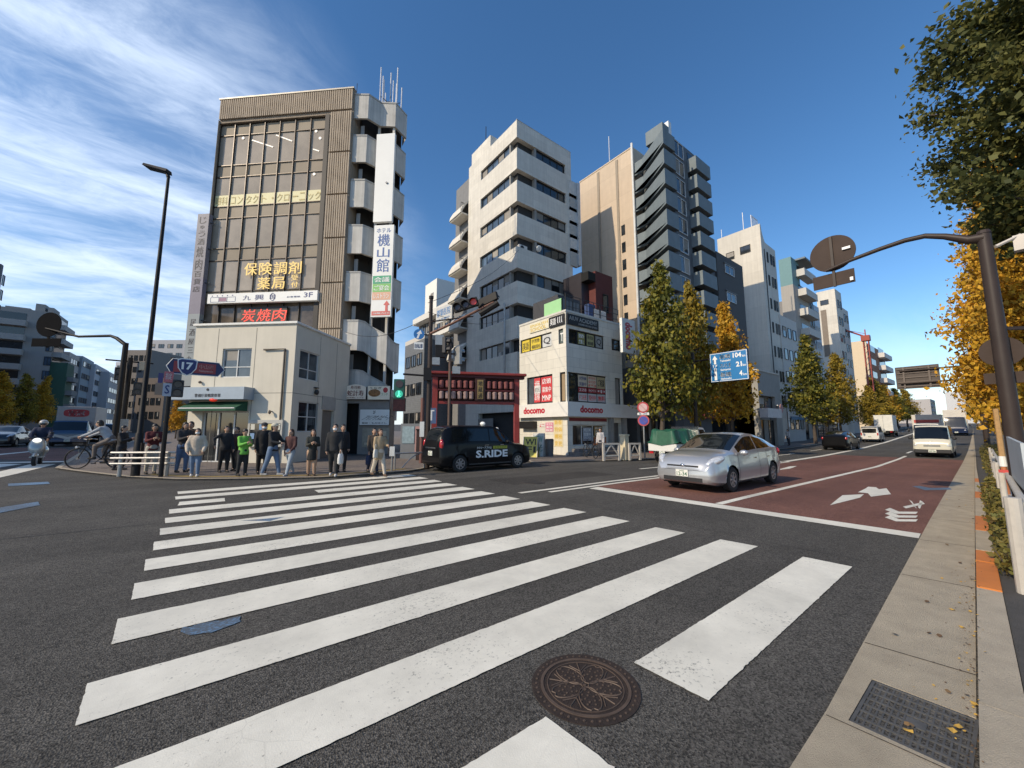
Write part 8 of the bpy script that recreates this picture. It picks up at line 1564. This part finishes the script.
# gantry sign further on, also from behind
gx, gy = 50.5, 5.35; P0 = on_x(894.5, 367, gx); P1_ = on_x(938.5, 364, gx); t = thing('direction_sign', 'brown back of a large rectangular sign over the near lanes', 'sign', (gx, P0.y, zg(gx, gy)), 0); yl, yr = 0, P1_.y - P0.y; zt1_ = (on_x(894.5, 367.5, gx).z + on_x(938, 364, gx).z) / 2 - zg(gx, gy); zb_ = (on_x(895.5, 390, gx).z + on_x(938.5, 386.5, gx).z) / 2 - zg(gx, gy)
MB().box(0, .06, yr, yl, zb_, zt1_).build('board', M('dark sign back', (.075, .060, .052), .6, .1, .15, 1.5), t); mb = MB()
for i in range(5): z = zb_ + (zt1_ - zb_) * (i + .5) / 5; mb.box(-.08, -.002, yr + .1, yl - .1, z - .04, z + .04)
for y in (yr + (yl - yr) * .22, yr + (yl - yr) * .8): mb.box(-.14, -.081, y - .06, y + .06, zb_ + .05, zt1_ - .05)
mb.build('stiffener', M('sign rib', (.13, .105, .09), .5, .2), t); yp = f_kerb(gx) - .7 - P0.y; mb = MB(); mb.tube([(-.2, yp, 0), (-.2, yp, zt1_ + .1)], [.18, .14], 12); mb.build('pole', POLE, t); mb = MB()
for z in (zb_ + .5, zt1_ - .4): mb.tube([(-.2, yp, z), (-.16, yl - .3, z)], .08, 8)
mb.build('arm', POLE, t)
# guard pipe along the near kerb
px0, py0 = gp(1018, 592, .03).xy; t = thing('guard_pipe', 'pale metal guard pipe with two rails running along the near kerb', 'railing', (0, 0, 0)); fy = lambda x: f_kerb(x) - .15 - .014 * (x - px0)
posts = [px0 + 3.4 * i for i in range(0, 7)]
for i, x in enumerate(posts): MB().tube([(x, fy(x), zg(x, 0)), (x, fy(x), zg(x, 0) + .93)], .062 if i == 0 else .036, 12).build('post', WPAINT, t)
for z in (.86, .50): MB().tube([(x, fy(x) - .07, zg(x, 0) + z) for x in posts], .034, 10).build('rail', WPAINT, t)
x = posts[0]; MB().tube([(x, fy(x), zg(x, 0) + .66), (x, fy(x), zg(x, 0) + .74)], .06, 12).build('yellow_tape', M('yellow tape', (.5, .33, .08), .5), t)
mp_ = pdep(1004, 470, 6.6); x = mp_.x; t = thing('marker_post', 'slim white-capped post with a red and white warning tag by the guard pipe', 'post', (x, mp_.y, zg(x, 0) + .03)); MB().tube([(0, 0, 0), (0, 0, .95)], .035, 10).build('post', M('orange post', (.45, .16, .06), .6), t); MB().tube([(0, 0, .952), (0, 0, 1.12)], [.045, .04], 10).build('cap', S_WHT, t); o = boxpart(t, 'tag', -.052, -.048, -.06, .06, .70, .90, M('red tag', (.5, .06, .05), .5)); mb = MB(); text(mb, '注意', lambda u, z, d: (-.056, u, z), .05, -.05, .76, .86); mb.build('lettering', T_WHT, o)
t = thing('hoarding_panel', 'pale blue-grey board fixed to the guard rail at the foot of the dark pole', 'board', (0, 0, 0)); x0, x1 = 7.4, 10.6; f0 = lambda x: f_kerb(x) - .30; mb = MB(); mb.add([(x0, f0(x0), .86), (x1, f0(x1), .86), (x1, f0(x1), 1.50), (x0, f0(x0), 1.44), (x0, f0(x0) - .03, .86), (x1, f0(x1) - .03, .86), (x1, f0(x1) - .03, 1.50), (x0, f0(x0) - .03, 1.44)], [(0, 1, 2, 3), (7, 6, 5, 4), (0, 4, 5, 1), (1, 5, 6, 2), (2, 6, 7, 3), (3, 7, 4, 0)]); mb.build('board', M('pale blue board', (.42, .46, .48), .5, var=.12, scale=1.2), t); mb = MB(); [mb.bar((x, f0(x) - .05, .02), (x, f0(x) - .05, 1.4), .05) for x in (x0 + .2, x1 - .2)]; mb.build('stand', GALV, t)
x = 12.5; t = thing('wooden_stake', 'rough wooden stake standing behind the guard pipe', 'stake', (x, f_kerb(x) - .32, zg(x, 0) + .03)); MB().tube([(0, 0, 0), (.05, 0, 2.0)], [.05, .04], 8).build('stake', M('raw wood', (.40, .24, .10), .8, 0, .2, 8), t)
make_bicycle('bicycle parked by the phone shop door, left of the white low fence', (gp(598, 459, .05).x, gp(598, 459, .05).y + .5, .05), 1.2)
# overhead wires in the side street
t = None
for i, (pa, pb, lb) in enumerate((((428, 303, 15.2), (519, 250, 31.0), 'upper thin black cable from the signal pole to the banded block'), ((428, 318, 15.2), (345, 332, 22), 'thin black cable from the signal pole to the brown ribbed block'), ((428, 312, 15.2), (505, 318, 30), 'lower thin black cable crossing before the banded block'))):
    a, b = cp(*pa), cp(*pb); tag(MB().tube([a.lerp(b, s) - Vector((0, 0, .5 * sin(pi * s))) for s in [j / 10 for j in range(11)]], .012, 5).build('cable', BTRIM), lb, 'cable')
# ------------------------------------------------------------ people
SKIN = M('skin', (.46, .28, .19), .55, 0, .06, 8); HAIR = M('black hair', (.014, .011, .010), .5, 0, .2, 30); HAIRB = M('brown hair', (.05, .028, .018), .5, 0, .2, 30); EYE = M('eye', (.02, .015, .012), .3); LIP = M('lip', (.30, .10, .09), .5)
def cloth(name, c, v=.18): return M(name, c, .85, 0, v, 7, bump=.4, bscale=14)
def remesh(mb, vox, name):
    me = mb.mesh('tmp', SKIN); o = bpy.data.objects.new('tmp', me); COL.objects.link(o); md = o.modifiers.new('r', 'REMESH'); md.mode = 'VOXEL'; md.voxel_size = vox; md.use_smooth_shade = True; sm = o.modifiers.new('s', 'SMOOTH'); sm.iterations = 3; sm.factor = .5
    dg = bpy.context.evaluated_depsgraph_get(); out = bpy.data.meshes.new_from_object(o.evaluated_get(dg)); out.name = name; bpy.data.objects.remove(o); bpy.data.meshes.remove(me); return out
def person(label, px=None, py=None, top=None, rel=0., coat=(.05, .05, .05), trou=(.03, .03, .035), hair=HAIR, shoe=(.02, .02, .02), arms=((5, 8, 12, 0), (5, 8, 12, 0)), legs=((6, 8), (-6, 4)), coatlen=.47, puff=.006, mask=False, hat=None, helmet=None, longhair=False, skirt=None, bare=False, turn=0., lean=0., loc=None, rz=None, H=None, pelvis=None, hood=None, group='people waiting at the crossing', nod=0.):
    if loc is None:
        b = gp(px, py, .05); H = (py - top) * depth(b.x, b.y) / F * 1.0; rz = atan2(-b.y, -b.x) + radians(rel); loc = b
    t = thing('person', label, 'person', loc, rz, group); h = H
    V3 = lambda x, y, z: Vector((x, y, z)) * h
    hipz = .52 if pelvis is None else pelvis / h
    la, ra = [radians(v) for v in legs[0]], [radians(v) for v in legs[1]]
    J = {}
    def leg(sd, a, kb):
        hip = V3(0, sd * .052, hipz); kn = hip + V3(sin(a), sd * .01, -cos(a)) * .245; an = kn + V3(sin(a - kb), 0, -cos(a - kb)) * .235; return hip, kn, an
    L, R = leg(1, *la), leg(-1, *ra)
    if pelvis is None:
        dz = .045 * h - min(L[2].z, R[2].z); L, R = [tuple(p + Vector((0, 0, dz)) for p in q) for q in (L, R)]; hz = hipz * h + dz
    else: hz = pelvis
    pc = Vector((0, 0, hz)); ln = radians(lean)
    def up(x, y, z): z -= .52; return pc + V3(x * cos(ln) + z * sin(ln), y, -x * sin(ln) + z * cos(ln))
    neck, head, chest, waist = up(.005, 0, .855), up(.012, 0, .932), up(0, 0, .74), up(0, 0, .61)
    def arm(sd, sw, ab, el, inw):
        sw, ab, el, inw = map(radians, (sw, ab, el, inw)); sh = up(0, sd * .100, .812); d1 = Vector((sin(sw), sd * sin(ab), -cos(sw) * cos(ab))).normalized(); e = sh + d1 * .172 * h; d2 = Vector((sin(sw + el), -sd * sin(inw), -cos(sw + el))).normalized(); w = e + d2 * .148 * h; return sh, e, w, d2
    A = [arm(1, *arms[0]), arm(-1, *arms[1])]
    # skin: one closed surface
    mb = MB(); RZ = Matrix.Rotation(radians(turn), 3, 'Z') @ Matrix.Rotation(radians(nod) + ln * .3, 3, 'Y')
    mb.ell(head, (.060 * h, .047 * h, .068 * h), 16, 12, R=RZ); mb.ell(head + RZ @ V3(.012, 0, -.034), (.044 * h, .037 * h, .034 * h), 12, 8, R=RZ); mb.capsule(head + RZ @ V3(.055, 0, .012), head + RZ @ V3(.066, 0, -.012), .006 * h, .010 * h, 8)
    for sd in (1, -1): mb.ell(head + RZ @ V3(-.002, sd * .047, -.004), (.011 * h, .007 * h, .017 * h), 8, 6, R=RZ)
    mb.capsule(neck - V3(0, 0, .04), head - V3(0, 0, .02), .031 * h, .029 * h)
    ex = Vector((cos(ln), 0, -sin(ln))); T_ = lambda rows, p=0., mb=mb: mb.stack([(up(0, 0, z), (rx + p) * h, (ry + p) * h, ex) for z, rx, ry in rows])
    T_([(.47, .06, .075), (.52, .072, .088), (.60, .062, .076), (.70, .072, .086), (.78, .070, .096), (.82, .05, .080), (.845, .03, .035)])
    for sh, e, w, d2 in A: mb.capsule(neck - V3(0, 0, .045), sh, .034 * h, .028 * h); mb.capsule(sh, e, .026 * h, .022 * h); mb.capsule(e, w, .022 * h, .0165 * h); mb.capsule(w, w + d2 * .045 * h, .018 * h, .020 * h)
    for hip, kn, an in (L, R): mb.capsule(hip, kn, .058 * h, .040 * h, 12); mb.capsule(kn, an, .038 * h, .023 * h, 12); mb.capsule(an, an + V3(.055, 0, -.024), .020 * h, .015 * h)
    me = remesh(mb, .0105 * h, 'body'); 
    fb = MB()
    for sd, (sh, e, w, d2) in zip((1, -1), A):
        side = Vector((0, 1, 0)).cross(d2); side = side.normalized() if side.length > .01 else Vector((1, 0, 0)); acr = d2.cross(side).normalized(); pb = w + d2 * .05 * h
        for k, ln_ in enumerate((.036, .041, .039, .031)): o = pb + side * (.014 * (1.5 - k) * .9) * h; fb.tube([o, o + d2 * ln_ * h * .55 + acr * (-sd * .004 * h), o + d2 * ln_ * h * .9 + acr * (-sd * .016 * h)], [.0052 * h, .0048 * h, .0035 * h], 6)
        o = w + d2 * .022 * h + side * .017 * h; fb.tube([o, o + (d2 * .5 + side * .8) * .026 * h, o + (d2 * .9 + side * .7) * .038 * h], [.0062 * h, .0056 * h, .004 * h], 6)
    bm = bmesh.new(); bm.from_mesh(me); fm = fb.mesh('f', SKIN, True); bm.from_mesh(fm); bm.to_mesh(me); bm.free(); bpy.data.meshes.remove(fm)
    me.materials.clear(); me.materials.append(SKIN); me.polygons.foreach_set('material_index', [0] * len(me.polygons)); o = bpy.data.objects.new('body', me); COL.objects.link(o); o.parent = t
    def part(name, mb, mat, vox=.016):
        m = remesh(mb, vox * h, name); m.materials.clear(); m.materials.append(mat); m.polygons.foreach_set('material_index', [0] * len(m.polygons)); o = bpy.data.objects.new(name, m); COL.objects.link(o); o.parent = t; return o
    p = puff
    mb = MB(); hem = coatlen; rows = [(hem, .080 + (.012 if hem < .45 else 0), .094 + (.014 if hem < .45 else 0))] + ([(.50, .082, .096)] if hem < .48 else []) + [(.60, .070, .084), (.70, .076, .092), (.78, .074, .101), (.822, .055, .086), (.855, .036, .042)]
    T_(rows, p, mb)
    for sh, e, w, d2 in A: mb.capsule(neck - V3(0, 0, .05), sh, (.040 + p * .5) * h, (.037 + p * .7) * h); mb.capsule(sh, e, (.033 + p * .7) * h, (.028 + p * .7) * h); mb.capsule(e, w + d2 * .01 * h, (.028 + p * .7) * h, (.023 + p * .6) * h)
    if hood: mb.capsule(neck + V3(-.035, .03, -.01), neck + V3(-.035, -.03, -.01), .04 * h, .04 * h)
    part('jacket', mb, cloth('jacket %s' % (coat,), coat))
    mb = MB(); mb.capsule(pc + V3(0, 0, .03), pc, .088 * h, .092 * h, 12)
    if skirt:
        T_([(.33, .085, .10), (.45, .082, .096), (.52, .075, .092), (.58, .066, .08)], .008, mb); part('skirt', mb, cloth('skirt %s' % (skirt,), skirt)); mb = MB()
    for hip, kn, an in (L, R): mb.capsule(hip, kn, .062 * h, .046 * h, 12); mb.capsule(kn, an + V3(0, 0, .012), .045 * h, .034 * h, 12)
    part('trousers' if not bare else 'leggings', mb, cloth('trousers %s' % (trou,), trou))
    for hip, kn, an in (L, R): mb = MB(); mb.capsule(an + V3(-.018, 0, -.024), an + V3(.085, 0, -.028), .027 * h, .022 * h); mb.capsule(an, an + V3(0, 0, -.02), .030 * h, .027 * h); part('shoe', mb, cloth('shoe %s' % (shoe,), shoe), .011)
    hm = MB()
    if not helmet:
        hm.ell(head + RZ @ V3(-.010, 0, .016), (.061 * h, .053 * h, .066 * h), 16, 10, R=RZ); hm.ell(head + RZ @ V3(-.026, 0, -.012), (.046 * h, .050 * h, .062 * h), 14, 8, R=RZ)
        if longhair: hm.capsule(head + RZ @ V3(-.04, 0, 0), neck + V3(-.045, 0, -.06), .042 * h, .035 * h); hm.capsule(head + RZ @ V3(-.01, .045, -.01), neck + V3(-.0, .05, -.03), .016 * h, .014 * h); hm.capsule(head + RZ @ V3(-.01, -.045, -.01), neck + V3(-.0, -.05, -.03), .016 * h, .014 * h)
        part('hair', hm, hair, .011)
    for sd in (1, -1): ellpart(t, 'eye', head + RZ @ V3(.0565, sd * .019, .008), (.004 * h, .008 * h, .005 * h), EYE)
    if mask: mb = MB(); mb.ell(head + RZ @ V3(.040, 0, -.026), (.034 * h, .040 * h, .030 * h), 14, 10, R=RZ); mb.build('face_mask', M('white mask', (.70, .70, .68), .8, var=.04), t, smooth=True)
    else: ellpart(t, 'mouth', head + RZ @ V3(.0535, 0, -.038), (.005 * h, .014 * h, .005 * h), LIP)
    if hat: mb = MB(); mb.ell(head + RZ @ V3(-.004, 0, .038), (.068 * h, .059 * h, .046 * h), 16, 10, R=RZ); mb.ell(head + RZ @ V3(.062, 0, .030), (.040 * h, .045 * h, .007 * h), 14, 6, R=RZ); mb.build('cap', cloth('cap %s' % (hat,), hat), t, smooth=True)
    if helmet: mb = MB(); mb.ell(head + RZ @ V3(-.010, 0, .024), (.082 * h, .074 * h, .074 * h), 18, 12, R=RZ); mb.build('helmet', car_paint('helmet %s' % (helmet,), helmet), t, smooth=True); mb = MB(); mb.ell(head + RZ @ V3(.03, 0, .006), (.050 * h, .062 * h, .030 * h), 14, 8, R=RZ); mb.build('visor', CGL, t, smooth=True)
    Wd = t.matrix_basis; M4 = Matrix.Translation(Vector(loc)) @ Matrix.Rotation(rz, 4, 'Z')
    return t, [M4 @ a[2] for a in A], h
def handbag(label, wpos, rz, w, hh, d, col, nm='bag', strap=.16):
    t = thing(nm, label, 'bag', (wpos.x, wpos.y, wpos.z), rz); mb = MB(); vs = []
    n = 10; prof = [(.55, 0), (1, .12), (1.05, .5), (.85, .92), (.7, 1)]
    mb.tube([(0, 0, -strap - hh + hh * z) for s, z in prof], [w / 2 * s for s, z in prof], 12); o = mb.build('pouch', cloth('bag %s' % (col,), col, .1), t, smooth=True); o.scale = (1, d / w, 1)
    MB().tube([(w * .3 * cos(a), 0, -strap + strap * sin(a)) for a in [pi * i / 10 for i in range(11)]], .009, 6).build('handle', cloth('bag %s' % (col,), col, .1), t); return t
def phone(label, wpos, rz): t = thing('phone', label, 'phone', wpos, rz); MB().box(-.004, .004, -.036, .036, -.02, .13).build('case', BTRIM, t); MB().box(.0045, .006, -.032, .032, -.015, .125).build('screen', M('phone screen', (.2, .25, .3), .2), t)
HOLD = ((18, 6, 95, 32), (20, 6, 92, 30)); DOWN = ((3, 9, 10, 0), (4, 9, 10, 0))
_, w, h = person('person in a maroon jacket and pale trousers holding a phone beside the lamp post', 150, 474, 425.5, 12, (.10, .018, .022), (.42, .39, .33), arms=HOLD, longhair=True, nod=18); phone('phone held by the person in the maroon jacket', w[0].lerp(w[1], .5) + Vector((.02, -.06, .06)), HEAD)
person('person in a dark coat and jeans behind the one in the beige coat', 181, 472.5, 424, 25, (.045, .04, .04), (.10, .15, .25), longhair=True, arms=HOLD, group='people waiting at the crossing')
person('person with black hair in a brown jacket, half hidden behind the beige coat', 187, 470.5, 423, -20, (.075, .048, .032), (.07, .11, .2), arms=DOWN)
person('person in a wide beige coat, white mask and jeans', 194, 476.5, 430, -8, (.50, .42, .33), (.14, .20, .30), shoe=(.6, .6, .58), arms=((8, 20, 30, 10), (8, 20, 30, 10)), coatlen=.43, puff=.022, mask=True, longhair=True)
person('person in black reaching an arm out, between the beige coat and green jacket', 223, 472.5, 427.5, 20, (.022, .022, .024), (.016, .016, .018), arms=((10, 8, 15, 0), (12, 55, 25, 0)))
person('person in a dark jacket partly behind the green jacket', 234, 471, 428.5, -30, (.05, .025, .022), (.02, .02, .022), arms=DOWN)
_, w, h = person('person in a bright green jacket looking down at a phone', 241.5, 476, 430.5, 28, (.16, .46, .07), (.018, .02, .022), arms=HOLD, puff=.010, nod=22, coatlen=.45); phone('phone held by the person in the green jacket', w[0].lerp(w[1], .5) + Vector((.02, -.06, .06)), HEAD)
person('tall person in a long black coat, cap and mask before the notice board', 261, 474, 424.5, 5, (.014, .014, .016), (.014, .014, .016), coatlen=.36, mask=True, hat=(.03, .03, .035), arms=DOWN)
person('person in a pale cap, black jacket and jeans leaning sideways', 271, 475.5, 424.5, 55, (.018, .019, .022), (.13, .19, .29), hat=(.50, .46, .36), arms=((30, 10, 50, 15), (20, 12, 60, 15)), legs=((16, 4), (-14, 6)), shoe=(.3, .3, .3))
person('person in a maroon jumper and pale jeans striding', 289, 475, 429.5, -35, (.075, .030, .028), (.33, .38, .42), legs=((22, 6), (-20, 8)), shoe=(.45, .45, .45), longhair=True, hair=HAIRB, arms=((12, 10, 35, 10), (-8, 10, 15, 0)))
person('person in a dark jacket, black skirt and tan tights with hands together', 311, 475.5, 431, 6, (.028, .030, .024), (.40, .26, .17), skirt=(.02, .02, .02), bare=True, arms=HOLD, longhair=True, hair=HAIRB, shoe=(.05, .03, .02))
_, w, h = person('person in a black puffer jacket with a white mask and a white carrier bag', 333, 476, 425.5, -5, (.016, .017, .019), (.02, .021, .022), mask=True, puff=.018, arms=((12, 9, 25, 0), (5, 10, 12, 0)), shoe=(.55, .55, .55), legs=((12, 4), (-10, 8))); handbag('white carrier bag hanging from the hand of the person in the black puffer jacket', w[0], HEAD, .27, .36, .16, (.62, .62, .60), 'carrier_bag')
person('person in black just behind the puffer jacket', 341, 472, 426, 15, (.016, .016, .018), (.015, .015, .017), arms=DOWN)
_, w, h = person('woman in a tan coat and cream trousers walking onto the crossing', 378.5, 476, 429.5, 30, (.38, .28, .17), (.52, .45, .36), hair=HAIRB, longhair=True, coatlen=.36, puff=.006, legs=((20, 6), (-18, 10)), arms=((20, 10, 70, 20), (6, 10, 15, 0)), shoe=(.08, .05, .03), group='people walking'); handbag('white shoulder bag at the side of the woman in the tan coat', w[1] + Vector((0, 0, .28)), HEAD, .28, .30, .13, (.60, .57, .50), 'shoulder_bag')
_, w, h = person('person in dark clothes close behind the woman in the tan coat', 372.5, 473, 429, 20, (.06, .045, .035), (.02, .025, .045), legs=((16, 5), (-16, 8)), arms=((4, 8, 12, 0), (6, 9, 12, 0)), group='people walking'); handbag('navy bag hanging low beside the woman in the tan coat', w[1], HEAD, .28, .34, .16, (.02, .03, .07), 'tote_bag')
person('person in black standing behind the guard rail, right of the cyclist', 119, 470, 427, 60, (.02, .02, .022), (.03, .03, .035), arms=HOLD)
person('distant person in a pale top on the far pavement below the teal-topped block', None, loc=(46.5, 13.3 + yb(46), zg(46, 13) + .05), rz=2.6, H=1.65, coat=(.55, .52, .5), trou=(.03, .03, .04), group='distant pedestrians')
person('person in a pale coat by the phone shop door, behind the low fence', None, loc=(gp(606, 458, .05).x + .3, gp(606, 458, .05).y + .6, .05), rz=3.6, H=1.6, coat=(.45, .43, .42), trou=(.05, .05, .06), group='distant pedestrians')
person('person in a white cap and dark coat just past the nose of the taxi', None, loc=(11.6, 16.4, .05), rz=4.0, H=1.62, coat=(.40, .39, .38), trou=(.10, .10, .11), hat=(.6, .6, .58), group='distant pedestrians')
# scooter rider and cyclist
p = pdep(37, 463, 17.2); sc_ = 1.16; rz = atan2(-p.y, -p.x) - .12; z = zg(p.x, p.y); make_scooter('silver-grey scooter with a lit headlamp at the left stop line', (p.x, p.y, z), rz, sc_)
dirx = Vector((cos(rz), sin(rz), 0)); person('scooter rider in a navy jacket and pale helmet', None, loc=Vector((p.x, p.y, z)) - dirx * .30 * sc_, rz=rz, H=1.66 * sc_, pelvis=.86 * sc_, coat=(.018, .025, .055), trou=(.25, .24, .21), arms=((38, 16, 18, 6), (38, 16, 18, 6)), legs=((66, 78), (66, 78)), helmet=(.40, .38, .34), puff=.024, lean=6, group='riders', mask=False)
p = pdep(97, 470, 15.6); sc_ = 1.16; rz = HEAD + pi / 2 + .32; z = zg(p.x, p.y) + .055; make_bicycle('dark bicycle with a basket ridden past the corner towards the left', (p.x, p.y, z), rz, sc_)
dirx = Vector((cos(rz), sin(rz), 0)); person('cyclist in a pale grey jacket leaning on the handlebar', None, loc=Vector((p.x, p.y, z)) - dirx * .27 * sc_, rz=rz, H=1.62 * sc_, pelvis=.95 * sc_, coat=(.40, .41, .42), trou=(.16, .13, .11), arms=((52, 8, 14, 2), (52, 8, 14, 2)), legs=((62, 62), (28, 40)), lean=30, group='riders')
